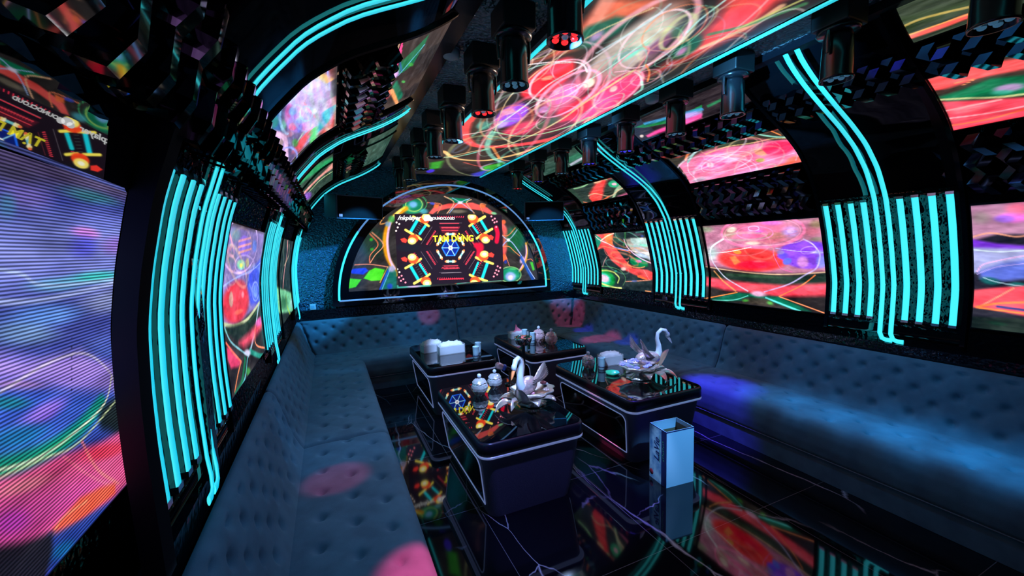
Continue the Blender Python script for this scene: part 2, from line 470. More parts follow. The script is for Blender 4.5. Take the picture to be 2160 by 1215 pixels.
PAINT = {
  'R1': [
    ["b",[38,30,28]],
    ["p",[[3.157,1.826],[1.999,1.828],[2.025,1.379],[2.313,1.345],[2.619,1.348],[2.972,1.375],[3.222,1.394]],[190,120,150],1,0.0224],
    ["e",3.124,1.537,0.152,0.124,130.3,[170,225,215],0.7,0.9],
    ["e",3.128,1.791,0.122,0.051,-179.6,[120,150,110],0.7,0.8],
    ["e",2.576,1.737,0.385,0.143,178.6,[225,110,150],0.9,0.5],
    ["e",2.433,1.694,0.196,0.044,177.0,[170,110,95],0.8,0.6],
    ["e",2.876,1.744,0.102,0.072,171.5,[170,130,110],0.7,0.6],
    ["e",2.281,1.724,0.104,0.064,179.2,[190,150,230],0.9,0.7],
    ["e",2.432,1.812,0.148,0.036,-176.6,[235,120,230],0.8,0.8],
    ["e",2.063,1.774,0.087,0.052,175.2,[160,150,100],0.7,0.8],
    ["e",2.109,1.716,0.095,0.054,179.9,[190,90,110],0.7,0.7],
    ["e",2.079,1.653,0.082,0.027,175.8,[130,140,110],0.7,0.8],
    ["e",2.703,1.474,0.4,0.13,-179.0,[250,55,55],1,0.25],
    ["e",2.658,1.426,0.252,0.056,178.1,[255,25,65],0.9,0.6],
    ["e",2.606,1.459,0.098,0.018,178.7,[255,120,120],0.7,0.9],
    ["e",2.652,1.53,0.25,0.032,179.8,[205,50,50],0.7,0.7],
    ["e",2.191,1.523,0.238,0.136,-177.6,[135,70,225],1,0.2],
    ["e",2.085,1.606,0.094,0.041,179.6,[105,60,210],0.9,0.7],
    ["e",2.381,1.515,0.067,0.045,173.2,[90,70,230],0.9,0.6],
    ["e",2.212,1.459,0.067,0.059,122.6,[215,140,215],0.9,0.5],
    ["e",2.061,1.468,0.077,0.056,102.2,[130,140,235],0.9,0.6],
    ["e",2.344,1.463,0.053,0.035,153.9,[90,110,240],0.9,0.4],
    ["e",2.392,1.545,0.044,0.026,176.2,[140,120,180],0.8,0.5],
    ["e",2.086,1.544,0.076,0.024,179.3,[160,180,240],0.7,0.8],
    ["e",2.612,1.728,0.138,0.058,-179.1,[255,110,165],1,0.1],
    ["e",2.568,1.738,0.072,0.023,177.3,[225,110,220],0.8,0.8],
    ["e",2.279,1.731,0.042,0.028,177.6,[230,190,240],0.8,0.5],
    ["e",2.842,1.771,0.074,0.032,172.3,[250,230,215],0.9,0.5],
    ["e",2.645,1.633,0.099,0.022,-179.1,[250,215,200],0.95,0.6],
    ["e",2.431,1.649,0.152,0.029,173.6,[225,110,125],0.6,0.7],
    ["e",2.823,1.55,0.053,0.025,-173.8,[185,130,50],0.9,0.3],
    ["p",[[2.92,1.496],[2.857,1.513],[2.803,1.448],[2.871,1.417]],[235,130,70],0.9,0.009],
    ["r",2.613,1.728,0.179,0.062,-178.6,0.0079,[255,130,185],1],
    ["r",2.562,1.736,0.399,0.143,178.7,0.017,[255,125,175],0.95],
    ["r",2.56,1.732,0.366,0.128,178.7,0.0062,[255,150,190],0.7],
    ["r",2.61,1.771,0.053,0.022,-178.7,0.0064,[255,190,230],0.9],
    ["p",[[3.222,1.394],[3.232,1.339],[2.93,1.333],[2.623,1.314],[2.314,1.331],[2.026,1.373],[2.031,1.283],[2.315,1.241],[2.623,1.243],[2.982,1.253],[3.238,1.279]],[26,44,34],1,0.0151],
    ["e",2.674,1.314,0.405,0.028,180.0,[40,75,45],0.8,0.8],
    ["l",[[3.223,1.389],[2.974,1.362],[2.704,1.343],[2.461,1.339],[2.242,1.354],[2.025,1.379]],0.0117,[215,180,140],0.9],
    ["p",[[3.238,1.274],[2.887,1.251],[2.623,1.243],[2.388,1.243],[2.031,1.283],[2.027,1.18],[2.242,1.155],[2.422,1.138],[2.705,1.149],[2.979,1.151],[3.236,1.184]],[255,70,90],1,0.0191],
    ["e",2.632,1.202,0.291,0.04,175.6,[255,110,120],0.6,0.9],
    ["p",[[3.177,1.04],[2.847,1.136],[2.653,1.136],[2.578,1.128],[2.421,1.134],[2.147,1.032],[2.305,1.034],[2.536,1.092],[2.736,1.071],[2.974,1.034]],[0,110,80],0.95,0.0106],
    ["p",[[2.808,1.088],[2.703,1.107],[2.618,1.107],[2.521,1.109],[2.454,1.038],[2.614,1.04],[2.787,1.044]],[70,62,50],0.9,0.0108],
    ["e",2.762,1.064,0.053,0.02,173.4,[60,160,50],0.9,0.8],
    ["e",2.511,1.067,0.047,0.028,-167.8,[70,165,60],0.9,0.8],
    ["l",[[3.145,1.03],[2.898,1.055],[2.738,1.115]],0.0113,[110,225,205],0.9],
    ["l",[[2.553,1.113],[2.38,1.063],[2.234,1.023]],0.0187,[95,225,220],0.95],
    ["r",2.565,1.526,0.54,0.339,174.8,0.011,[225,235,250],0.0],
    ["l",[[3.144,1.538],[3.122,1.59],[3.062,1.634],[2.955,1.682]],0.0189,[235,240,250],0.95],
    ["l",[[3.144,1.538],[3.129,1.45],[3.081,1.371],[3.002,1.287],[2.886,1.226],[2.74,1.161]],0.0148,[205,205,235],0.85],
    ["l",[[2.181,1.657],[2.115,1.613],[2.073,1.544],[2.076,1.481],[2.111,1.404],[2.194,1.352],[2.352,1.253],[2.572,1.168]],0.0134,[205,190,250],0.8],
    ["l",[[3.197,1.536],[2.943,1.55],[2.667,1.596]],0.0073,[230,250,250],0.9],
    ["l",[[2.431,1.582],[2.255,1.555],[2.011,1.54]],0.0069,[200,190,250],0.85],
    ["l",[[2.648,1.609],[2.426,1.613],[2.245,1.63],[2.181,1.657]],0.0055,[255,190,220],0.8],
    ["l",[[2.446,1.584],[2.461,1.529],[2.434,1.446],[2.402,1.394],[2.31,1.368]],0.0065,[255,100,190],0.8],
    ["e",2.629,1.143,0.108,0.04,179.4,[250,185,225],0.95,0.7],
    ["l",[[3.126,1.343],[3.031,1.251],[2.875,1.151]],0.0188,[225,150,90],0.9],
    ["l",[[2.122,1.348],[2.245,1.247],[2.429,1.138]],0.0111,[245,130,70],0.9],
    ["l",[[3.246,1.036],[2.856,1.138]],0.0117,[255,140,60],1],
    ["l",[[2.421,1.134],[2.238,1.086],[2.037,1.032]],0.0111,[255,150,100],1],
    ["r",2.154,1.561,0.064,0.03,170.1,0.0072,[235,220,240],0.32134257783247566],
    ["r",2.728,1.7,0.225,0.034,179.7,0.0151,[170,220,190],0.33117449854966247],
    ["r",2.743,1.63,0.272,0.116,177.6,0.0083,[255,170,200],0.2505080704113201],
    ["r",2.594,1.565,0.146,0.083,-171.3,0.0141,[250,200,160],0.2174536280152156],
    ["r",2.384,1.715,0.173,0.028,175.9,0.0081,[255,120,150],0.27871377720861545],
  ],
  'CEIL': [
    ["b",[34,32,30]],
    ["p",[[2.149,1.223],[1.738,1.212],[1.587,1.188],[1.487,1.444],[1.73,1.374],[2.01,1.337],[2.243,1.175]],[230,95,70],0.95,0.0291],
    ["p",[[1.556,1.268],[1.44,1.564],[1.595,1.537],[1.604,1.384],[1.702,1.352],[1.685,1.261]],[225,120,85],0.7,0.0361],
    ["l",[[1.822,1.281],[1.578,1.212]],0.0775,[235,170,150],0.5],
    ["p",[[1.996,1.255],[1.795,1.252],[1.669,1.326],[1.642,1.417],[1.781,1.438],[1.966,1.394],[2.018,1.318]],[20,95,75],0.9,0.0203],
    ["e",1.856,1.351,0.095,0.042,-170.2,[170,140,190],0.9,0.8],
    ["e",1.566,1.503,0.182,0.088,-177.6,[95,85,90],0.7,0.9],
    ["e",1.544,1.695,0.198,0.098,-176.0,[50,60,55],0.8,0.8],
    ["p",[[2.145,1.975],[1.927,2.023],[1.524,2.057],[1.315,1.962],[1.224,1.964],[1.318,1.653],[1.453,1.774],[1.75,1.906]],[225,70,65],0.95,0.0436],
    ["p",[[1.439,1.808],[1.348,1.839],[1.277,1.903],[1.422,1.984],[1.587,1.997],[1.623,1.957]],[255,80,90],0.9,0.0211],
    ["l",[[1.743,1.984],[1.601,2.014],[1.46,2.025],[1.315,2.002]],0.0409,[230,175,135],0.8],
    ["l",[[1.623,1.901],[1.486,2.005],[1.266,2.088]],0.0357,[60,130,80],0.8],
    ["l",[[1.529,1.992],[1.356,2.024],[1.205,2.051]],0.0199,[190,190,110],0.8],
    ["e",1.78,1.906,0.183,0.083,-157.2,[10,90,60],0.9,0.5],
    ["e",1.82,1.909,0.089,0.041,-155.4,[210,130,190],0.8,0.8],
    ["e",1.964,1.629,0.55,0.184,-169.7,[190,175,165],0.95,0.35],
    ["e",1.784,1.632,0.267,0.106,-165.3,[215,205,185],0.8,0.8],
    ["e",1.821,1.738,0.182,0.064,-164.6,[120,70,110],0.9,0.6],
    ["e",1.919,1.663,0.193,0.035,-174.8,[110,225,200],0.8,0.8],
    ["e",2.033,1.633,0.247,0.035,-173.8,[80,150,140],0.7,0.8],
    ["e",1.672,1.727,0.094,0.047,-140.1,[60,110,80],0.7,0.7],
    ["e",2.018,1.806,0.232,0.047,-171.2,[110,80,90],0.8,0.6],
    ["r",1.942,1.627,0.542,0.214,-168.0,0.0249,[240,170,185],0.8],
    ["r",1.677,1.729,0.172,0.065,-153.0,0.0191,[200,205,150],0.7],
    ["r",1.805,1.676,0.31,0.151,-158.8,0.0116,[245,210,220],0.8],
    ["e",2.96,1.79,1.035,0.357,-170.7,[150,40,60],0.6,0.5],
    ["e",2.451,1.382,0.377,0.152,-174.7,[250,40,55],1,0.3],
    ["e",2.238,1.349,0.176,0.074,179.8,[250,60,90],0.9,0.6],
    ["e",2.406,1.367,0.062,0.037,158.6,[250,150,120],0.9,0.5],
    ["e",2.631,1.97,0.609,0.195,-168.2,[250,60,110],1,0.3],
    ["e",2.766,1.995,0.466,0.15,-167.0,[255,90,170],0.8,0.7],
    ["e",2.408,1.894,0.074,0.033,-151.9,[250,190,180],0.9,0.5],
    ["e",2.889,1.869,0.378,0.136,-172.1,[245,40,70],0.9,0.4],
    ["e",3.481,1.685,0.322,0.166,174.6,[225,60,100],0.95,0.5],
    ["e",3.255,1.834,0.327,0.1,-180.0,[60,90,60],0.8,0.6],
    ["e",3.177,1.455,0.367,0.141,-170.3,[150,70,225],1,0.35],
    ["e",3.085,1.385,0.107,0.07,-174.6,[240,150,190],0.9,0.5],
    ["e",3.424,1.477,0.198,0.056,-178.2,[200,180,240],0.8,0.7],
    ["e",3.502,1.33,0.172,0.081,-165.6,[60,140,130],0.9,0.5],
    ["e",2.683,1.638,0.442,0.161,-165.8,[225,110,150],0.85,0.5],
    ["e",2.643,1.621,0.201,0.077,-169.4,[255,110,180],1,0.15],
    ["e",2.386,1.673,0.104,0.049,-155.4,[250,225,200],0.95,0.5],
    ["e",2.575,1.536,0.098,0.03,-168.3,[240,170,190],0.9,0.5],
    ["e",2.951,1.636,0.109,0.054,-163.5,[225,150,225],0.9,0.5],
    ["r",2.661,1.654,0.462,0.17,-168.5,0.0228,[255,160,195],0.95],
    ["r",2.644,1.622,0.216,0.084,-168.4,0.0135,[255,150,200],0.9],
    ["r",2.947,1.633,1.063,0.381,-162.8,0.0153,[235,190,210],0.5],
    ["r",2.447,1.47,0.337,0.177,-167.1,0.0158,[250,200,220],0.8],
    ["l",[[2.273,1.165],[2.177,1.316],[2.151,1.456],[2.239,1.558]],0.0153,[245,235,240],0.9],
    ["l",[[2.347,1.189],[2.242,1.25],[2.164,1.386]],0.0131,[160,220,200],0.8],
    ["r",2.446,1.949,0.347,0.125,-161.3,0.0153,[255,170,190],0.7],
    ["l",[[2.176,1.727],[2.132,1.809],[2.167,1.916],[2.285,2.037]],0.0155,[245,180,200],0.9],
    ["l",[[2.235,1.992],[2.339,2.085],[2.442,2.108]],0.0226,[140,220,190],0.7],
    ["l",[[3.658,1.5],[2.896,1.287],[2.409,1.259],[2.126,1.285],[1.823,1.328],[1.548,1.446]],0.0131,[225,200,150],0.7],
    ["l",[[3.551,1.439],[2.922,1.456],[2.508,1.424],[2.129,1.481],[1.738,1.499]],0.0171,[225,220,225],0.8],
    ["l",[[3.091,1.504],[2.723,1.544],[2.266,1.648],[1.671,1.623]],0.0123,[200,240,230],0.6],
    ["l",[[2.01,1.463],[1.678,1.507],[1.496,1.498]],0.016,[190,220,230],0.7],
    ["l",[[1.653,1.772],[1.537,1.734],[1.382,1.711]],0.0144,[170,220,215],0.8],
    ["l",[[2.229,1.143],[2.128,1.212],[2.004,1.236]],0.0094,[190,180,120],0.8],
    ["l",[[3.42,1.146],[3.867,1.272],[4.173,1.493],[4.126,1.774],[3.783,2.091],[3.354,2.22],[2.967,2.155]],0.1233,[255,75,80],0.95],
    ["l",[[3.409,1.177],[3.254,1.174],[3.191,1.216]],0.0671,[250,70,70],0.9],
    ["l",[[3.845,1.34],[3.396,1.378],[3.284,1.543]],0.0311,[90,180,150],0.6],
    ["l",[[3.652,1.517],[3.708,1.758],[3.579,1.939],[3.279,2.069],[2.989,2.093]],0.0298,[150,220,160],0.8],
    ["l",[[3.842,1.245],[3.623,1.412],[3.321,1.435]],0.0328,[235,190,190],0.7],
    ["l",[[4.895,1.27],[4.302,1.625],[3.822,1.853],[3.162,1.901],[2.695,1.854],[2.112,1.822]],0.0265,[220,200,140],0.8],
    ["l",[[4.512,1.238],[4.831,1.483],[4.839,1.823],[4.568,2.009],[4.14,2.143],[3.431,2.185]],0.0681,[245,190,120],0.9],
    ["l",[[4.836,1.122],[4.742,1.434],[4.29,1.664]],0.0407,[120,220,190],0.8],
    ["l",[[3.663,1.483],[4.212,1.635],[4.701,1.917],[4.961,2.206]],0.0703,[130,215,190],0.7],
    ["l",[[4.194,1.693],[4.681,1.983],[4.753,2.115]],0.0454,[250,150,80],0.8],
    ["l",[[5.009,1.634],[5.176,1.894],[5.023,1.994]],0.0492,[215,80,70],0.6],
    ["p",[[5.127,1.233],[4.976,1.36],[5.438,1.431],[5.603,1.317]],[50,150,40],0.95,0.0323],
    ["p",[[5.163,1.942],[4.875,2.09],[5.204,2.256],[5.64,2.234],[5.826,2.127]],[50,160,40],0.95,0.0339],
    ["p",[[5.712,1.97],[5.321,2.082],[5.812,2.181],[6.006,2.07]],[60,60,200],0.9,0.0383],
    ["e",5.664,1.356,0.178,0.069,-177.2,[70,50,220],0.9,0.5],
    ["l",[[2.221,2.029],[2.1,1.933],[2.024,1.833]],0.0155,[240,120,60],0.7],
    ["r",2.187,1.171,0.234,0.042,-176.7,0.0085,[235,220,240],0.5301583230235329],
    ["r",2.133,1.757,0.298,0.074,-164.0,0.0072,[255,120,150],0.580035776083294],
    ["r",3.047,1.313,0.337,0.059,-175.7,0.0122,[235,220,240],0.2803513884222226],
    ["r",2.86,2.083,0.415,0.093,-168.7,0.0106,[170,220,190],0.5441619377962201],
    ["r",2.491,1.055,0.314,0.11,166.5,0.0081,[250,200,160],0.45961936526649627],
    ["r",2.181,1.387,0.231,0.084,-163.2,0.0063,[235,220,240],0.4316052301758351],
    ["r",2.888,2.182,0.324,0.081,-154.7,0.0212,[250,200,160],0.3467066922358891],
    ["r",3.12,1.851,0.318,0.146,-170.8,0.0114,[255,170,200],0.49785687089044084],
    ["r",2.834,1.56,0.409,0.137,167.0,0.0117,[255,170,200],0.2649839157237069],
    ["r",3.388,2.639,0.893,0.374,-152.4,0.0129,[235,220,240],0.3625866419680593],
    ["r",3.059,1.494,0.657,0.263,-168.2,0.0101,[170,220,190],0.3169953216830588],
    ["r",2.151,1.383,0.241,0.111,-162.5,0.0059,[255,170,200],0.4091748666714762],
    ["r",3.339,1.968,0.917,0.257,-165.4,0.0141,[255,120,150],0.28976638146317624],
    ["r",3.268,1.458,0.606,0.22,-167.4,0.017,[170,220,190],0.3371705279685671],
    ["r",1.946,1.891,0.272,0.125,-151.7,0.0134,[250,200,160],0.3206204603213948],
    ["r",2.603,1.663,0.211,0.082,-174.4,0.0121,[255,120,150],0.42450290184988476],
    ["r",2.427,1.061,0.206,0.041,177.9,0.0133,[255,120,150],0.36375492452044633],
    ["r",2.178,1.972,0.124,0.082,-163.1,0.0125,[255,170,200],0.4230008079529959],
    ["r",2.37,1.102,0.372,0.216,-176.0,0.0088,[250,200,160],0.5298266307655284],
    ["r",3.162,2.37,0.545,0.2,-157.8,0.015,[250,200,160],0.5846976702938724],
    ["r",4.061,1.798,1.423,0.266,-166.2,0.0297,[255,120,150],0.5183870959206465],
    ["r",3.513,1.904,0.914,0.265,-165.3,0.0188,[250,200,160],0.574618331243506],
    ["r",2.093,1.099,0.272,0.065,155.3,0.006,[250,200,160],0.5572572546289667],
    ["r",3.354,2.343,0.431,0.113,-157.4,0.0256,[250,200,160],0.5703321958649383],
    ["r",2.095,1.337,0.261,0.067,173.4,0.0074,[255,120,150],0.2644816903538956],
    ["r",3.672,1.641,0.942,0.173,-173.8,0.013,[170,220,190],0.4088194242373504],
    ["r",2.462,2.046,0.41,0.233,-153.7,0.012,[200,220,150],0.23204631489821903],
    ["r",2.177,2.406,0.358,0.229,-158.9,0.0149,[200,220,150],0.37600589518823463],
    ["r",1.863,2.488,0.688,0.211,-143.0,0.0111,[240,230,230],0.4448004025637342],
    ["r",1.712,1.39,0.229,0.106,173.6,0.0096,[120,210,180],0.20155739472410983],
    ["r",1.965,1.759,0.343,0.182,-158.8,0.0063,[120,210,180],0.3151295226612659],
    ["r",1.725,1.53,0.2,0.092,-153.8,0.005,[240,230,230],0.35234373610899855],
    ["r",1.974,2.619,0.577,0.239,47.1,0.0111,[160,190,240],0.32377833865363687],
    ["r",2.247,1.776,0.404,0.144,-159.1,0.0074,[120,210,180],0.38910849799607866],
    ["r",1.669,1.83,0.322,0.172,167.6,0.0092,[200,220,150],0.2215771614962316],
    ["r",2.194,2.464,0.42,0.115,-150.4,0.0163,[160,190,240],0.20562799831257572],
    ["r",2.01,2.732,0.638,0.335,52.0,0.0089,[160,190,240],0.47637047036489477],
    ["r",2.275,2.595,0.276,0.136,47.3,0.0099,[255,140,90],0.389111024500216],
    ["r",1.871,2.23,0.343,0.254,178.8,0.0093,[160,190,240],0.2664814258450635],
    ["r",1.661,1.683,0.221,0.141,-155.9,0.0079,[255,140,90],0.45172498244641823],
    ["r",1.832,1.729,0.395,0.154,-172.3,0.0054,[120,210,180],0.4512665768806292],
    ["r",1.947,1.912,0.473,0.196,-163.7,0.0061,[160,190,240],0.21896059429865122],
    ["r",2.23,3.045,0.973,0.302,-138.2,0.0096,[240,230,230],0.33536710070226516],
    ["r",1.785,1.994,0.249,0.115,158.9,0.006,[120,210,180],0.46541992882734284],
    ["r",2.258,1.813,0.397,0.284,-171.7,0.0091,[160,190,240],0.2687079960413681],
    ["r",1.594,1.888,0.392,0.105,-165.9,0.0101,[240,230,230],0.37072601384866904],
    ["r",1.583,1.762,0.158,0.061,-158.0,0.0087,[200,220,150],0.3567882229537245],
    ["r",2.0,2.308,0.491,0.16,-148.4,0.0139,[255,140,90],0.3421261523588325],
    ["r",3.54,1.362,0.487,0.255,177.3,0.0151,[255,140,90],0.2919581798290746],
    ["r",3.897,1.514,0.258,0.082,-170.0,0.0284,[120,210,180],0.22402953687212412],
    ["r",4.308,1.375,0.241,0.047,177.3,0.0308,[160,190,240],0.25182665324160114],
    ["r",5.079,2.566,1.151,0.399,-153.3,0.0301,[120,210,180],0.4334525447226339],
    ["r",3.415,1.506,0.5,0.212,-167.7,0.0195,[255,140,90],0.36802825694279956],
    ["r",4.389,1.317,0.416,0.171,-170.9,0.0201,[255,140,90],0.37501522238143503],
    ["r",4.826,1.806,1.087,0.422,-161.7,0.0321,[200,220,150],0.3693107891847016],
    ["r",5.063,2.139,0.34,0.177,164.1,0.0317,[160,190,240],0.4316043550327746],
    ["r",3.278,1.558,0.313,0.188,167.8,0.012,[240,230,230],0.23269864456441502],
    ["r",4.493,2.468,0.302,0.194,139.7,0.0311,[160,190,240],0.4672493598246158],
  ],
  'R2': [
    ["b",[28,42,44]],
    ["p",[[5.084,1.82],[4.952,1.816],[4.656,1.833],[4.747,1.676],[4.578,1.473],[4.434,1.339],[4.143,1.32],[4.048,1.295],[4.049,1.195],[4.148,1.191],[4.357,1.237],[4.556,1.289],[4.709,1.345],[4.868,1.437],[4.973,1.615],[5.155,1.601]],[250,75,75],0.95,0.0126],
    ["p",[[4.889,1.812],[4.697,1.82],[4.755,1.653],[4.858,1.678],[4.894,1.718]],[255,115,60],0.95,0.0094],
    ["p",[[5.084,1.82],[4.979,1.759],[4.984,1.72],[5.141,1.601],[5.183,1.601]],[10,140,110],0.95,0.0097],
    ["e",4.637,1.741,0.135,0.08,168.7,[35,75,60],0.9,0.6],
    ["l",[[4.418,1.822],[4.472,1.705],[4.521,1.647]],0.0354,[60,130,70],0.7],
    ["p",[[4.446,1.728],[4.333,1.739],[3.971,1.732],[4.017,1.437],[4.156,1.477],[4.316,1.534],[4.393,1.594],[4.431,1.647]],[175,165,155],0.95,0.0137],
    ["p",[[4.343,1.739],[3.972,1.73],[3.993,1.632],[4.063,1.626],[4.299,1.651],[4.359,1.695]],[175,205,200],0.95,0.0084],
    ["e",4.118,1.64,0.107,0.022,-176.0,[130,225,195],0.9,0.5],
    ["e",4.129,1.728,0.045,0.015,179.8,[255,235,240],0.95,0.6],
    ["e",4.118,1.759,0.04,0.014,179.8,[60,80,180],0.8,0.6],
    ["e",4.19,1.783,0.122,0.028,-178.8,[80,70,85],0.9,0.6],
    ["l",[[4.21,1.808],[3.958,1.82]],0.0216,[90,160,150],0.8],
    ["e",4.201,1.506,0.178,0.037,-174.0,[190,215,240],0.8,0.6],
    ["e",4.091,1.534,0.097,0.018,-177.2,[240,250,255],0.9,0.7],
    ["e",4.287,1.417,0.194,0.073,-176.2,[5,130,80],1,0.25],
    ["e",4.281,1.432,0.073,0.026,179.8,[225,110,230],1,0.5],
    ["e",4.181,1.376,0.089,0.022,-175.5,[10,120,60],0.8,0.6],
    ["e",5.1,1.161,0.339,0.165,-175.2,[10,150,60],0.95,0.3],
    ["e",5.098,1.16,0.234,0.105,-173.3,[60,215,190],0.9,0.4],
    ["e",5.083,1.161,0.157,0.068,-175.4,[225,195,215],1,0.35],
    ["e",4.795,1.28,0.05,0.02,176.7,[10,130,100],0.8,0.5],
    ["l",[[5.247,1.262],[5.013,1.283],[4.821,1.258]],0.025,[190,200,100],0.95],
    ["l",[[4.809,1.247],[4.723,1.189],[4.752,1.115]],0.0276,[180,200,110],0.95],
    ["l",[[5.236,1.331],[5.001,1.341],[4.754,1.312],[4.627,1.247],[4.581,1.172],[4.637,1.084]],0.0109,[90,150,90],0.8],
    ["l",[[5.276,1.124],[5.079,1.069],[4.818,1.038],[4.671,1.042]],0.0317,[225,235,130],0.9],
    ["l",[[5.275,1.09],[5.146,1.032],[4.945,1.03]],0.0416,[80,220,160],0.8],
    ["l",[[5.01,1.722],[4.824,1.787],[4.662,1.818]],0.0187,[250,210,180],0.95],
    ["l",[[5.1,1.789],[5.017,1.734],[4.846,1.678],[4.695,1.619],[4.454,1.58],[4.187,1.548],[4.001,1.542]],0.0165,[230,200,200],0.9],
    ["l",[[4.716,1.628],[4.455,1.575]],0.0144,[110,140,230],0.9],
    ["l",[[4.187,1.548],[4.001,1.542]],0.0116,[245,250,250],0.9],
    ["l",[[4.48,1.728],[4.464,1.647],[4.393,1.563],[4.276,1.49],[4.136,1.435],[4.044,1.408]],0.0188,[235,190,230],0.95],
    ["l",[[5.162,1.584],[4.99,1.64],[4.842,1.621],[4.501,1.571],[4.411,1.542]],0.0169,[250,120,90],0.9],
    ["l",[[4.973,1.615],[4.912,1.502],[4.536,1.458],[4.476,1.473]],0.0125,[250,110,100],0.8],
    ["l",[[5.096,1.335],[5.029,1.419],[4.943,1.486]],0.0154,[200,150,150],0.8],
    ["l",[[4.488,1.429],[4.512,1.383],[4.43,1.354],[4.292,1.343],[4.184,1.362]],0.0123,[240,170,100],0.9],
    ["l",[[4.215,1.316],[4.149,1.233],[4.108,1.193]],0.0117,[255,120,120],0.9],
    ["l",[[4.58,1.143],[4.357,1.163],[4.089,1.193]],0.0139,[220,140,110],0.9],
    ["p",[[4.346,1.245],[4.303,1.247],[4.148,1.205],[4.169,1.189],[4.335,1.216]],[255,110,60],0.95,0.0043],
    ["e",4.401,1.16,0.077,0.019,176.4,[70,90,160],0.8,0.6],
    ["e",4.621,1.318,0.083,0.035,175.3,[235,200,190],0.9,0.6],
    ["l",[[4.184,1.044],[4.084,1.044]],0.0134,[240,150,90],0.9],
    ["r",4.511,1.362,0.069,0.019,-162.8,0.0197,[255,140,90],0.29852848784860936],
    ["r",4.339,1.442,0.087,0.016,-167.7,0.0183,[200,220,150],0.22578900247866882],
    ["r",4.58,1.692,0.152,0.045,-156.8,0.0173,[255,140,90],0.3874639437089088],
    ["r",4.118,1.534,0.216,0.044,-154.3,0.0218,[160,190,240],0.43262000845016824],
    ["r",4.235,1.51,0.208,0.094,-170.1,0.0189,[255,140,90],0.2797068896491179],
    ["r",4.402,1.741,0.24,0.092,-163.9,0.0142,[120,210,180],0.417104150161428],
    ["r",4.57,1.46,0.275,0.077,-167.9,0.0213,[255,140,90],0.4423714183553593],
    ["r",4.757,1.346,0.248,0.074,-165.2,0.0163,[120,210,180],0.2932625387666466],
  ],
  'R0': [
    ["b",[30,28,40]],
    ["p",[[1.192,1.831],[0.949,1.831],[0.953,1.647],[1.071,1.651],[1.187,1.611]],[160,110,140],1,0.0092],
    ["e",1.005,1.744,0.081,0.041,-174.4,[240,110,220],0.9,0.6],
    ["e",0.986,1.796,0.071,0.053,-170.0,[225,90,120],0.7,0.8],
    ["e",1.136,1.754,0.06,0.057,-159.8,[130,120,115],0.7,0.8],
    ["e",1.041,1.74,0.056,0.03,-174.5,[140,90,220],0.8,0.6],
    ["l",[[1.186,1.634],[1.1,1.659],[1.007,1.634],[0.953,1.638]],0.0113,[225,150,120],0.8],
    ["p",[[1.187,1.626],[1.073,1.594],[0.954,1.578],[0.955,1.523],[1.189,1.567]],[120,50,215],0.95,0.0081],
    ["p",[[1.188,1.573],[0.954,1.557],[0.955,1.44],[1.056,1.45],[1.192,1.4]],[175,180,235],0.95,0.0092],
    ["p",[[1.156,1.417],[1.056,1.473],[0.955,1.496],[0.955,1.383],[1.047,1.364],[1.146,1.373]],[90,110,215],0.9,0.0138],
    ["l",[[1.189,1.559],[1.074,1.544],[0.954,1.552]],0.0093,[225,245,255],0.95],
    ["l",[[1.161,1.417],[1.135,1.463],[1.056,1.494],[0.955,1.523]],0.0081,[245,190,245],0.95],
    ["l",[[1.161,1.402],[1.075,1.45],[0.955,1.475]],0.007,[190,170,245],0.8],
    ["e",1.106,1.36,0.06,0.033,-166.6,[20,90,90],0.9,0.6],
    ["e",0.991,1.338,0.055,0.029,-176.1,[30,110,110],0.9,0.6],
    ["l",[[1.136,1.381],[1.076,1.354],[0.955,1.333]],0.007,[170,200,215],0.8],
    ["p",[[1.193,1.293],[1.106,1.314],[0.955,1.341],[0.946,1.157],[1.1,1.182],[1.182,1.186]],[250,75,90],0.95,0.0082],
    ["l",[[1.141,1.199],[1.009,1.322]],0.0093,[255,150,120],0.9],
    ["l",[[1.162,1.189],[1.072,1.222],[0.951,1.243]],0.014,[255,120,60],1],
    ["l",[[1.071,1.203],[0.948,1.193]],0.0163,[20,40,110],0.9],
    ["l",[[1.151,1.186],[1.05,1.18],[0.947,1.172]],0.0116,[255,130,60],0.95],
    ["p",[[1.184,1.124],[0.945,1.145],[0.938,1.032],[1.177,1.017]],[26,38,30],0.95,0.007],
    ["e",1.065,1.097,0.059,0.018,-176.8,[20,60,40],0.7,0.7],
  ],
  'L1': [
    ["b",[40,34,34]],
    ["p",[[1.998,1.78],[2.969,1.787],[3.147,1.588],[3.023,1.333],[2.189,1.331],[2.048,1.354],[2.032,1.615]],[120,105,170],1,0.0133],
    ["e",2.187,1.744,0.164,0.041,179.2,[110,150,160],0.8,0.8],
    ["e",2.17,1.64,0.192,0.041,177.5,[90,100,120],0.7,0.8],
    ["p",[[2.647,1.559],[3.015,1.632],[3.03,1.352],[2.723,1.368],[2.618,1.431]],[65,80,215],0.95,0.0166],
    ["e",2.874,1.436,0.1,0.056,178.0,[100,130,240],0.8,0.5],
    ["r",2.874,1.436,0.112,0.056,177.1,0.0092,[140,160,250],0.8],
    ["e",2.352,1.428,0.357,0.117,177.9,[215,50,70],1,0.3],
    ["e",2.436,1.504,0.2,0.039,175.4,[190,60,80],0.7,0.6],
    ["e",2.223,1.455,0.052,0.043,176.8,[185,140,130],0.95,0.35],
    ["e",2.491,1.452,0.049,0.024,176.8,[240,120,140],0.9,0.6],
    ["e",2.38,1.377,0.139,0.017,176.7,[255,110,90],0.8,0.6],
    ["e",2.438,1.699,0.179,0.054,175.6,[140,110,220],0.95,0.2],
    ["l",[[2.271,1.718],[2.554,1.743]],0.0136,[220,150,170],0.9],
    ["l",[[2.278,1.69],[2.603,1.716]],0.0136,[225,150,160],0.9],
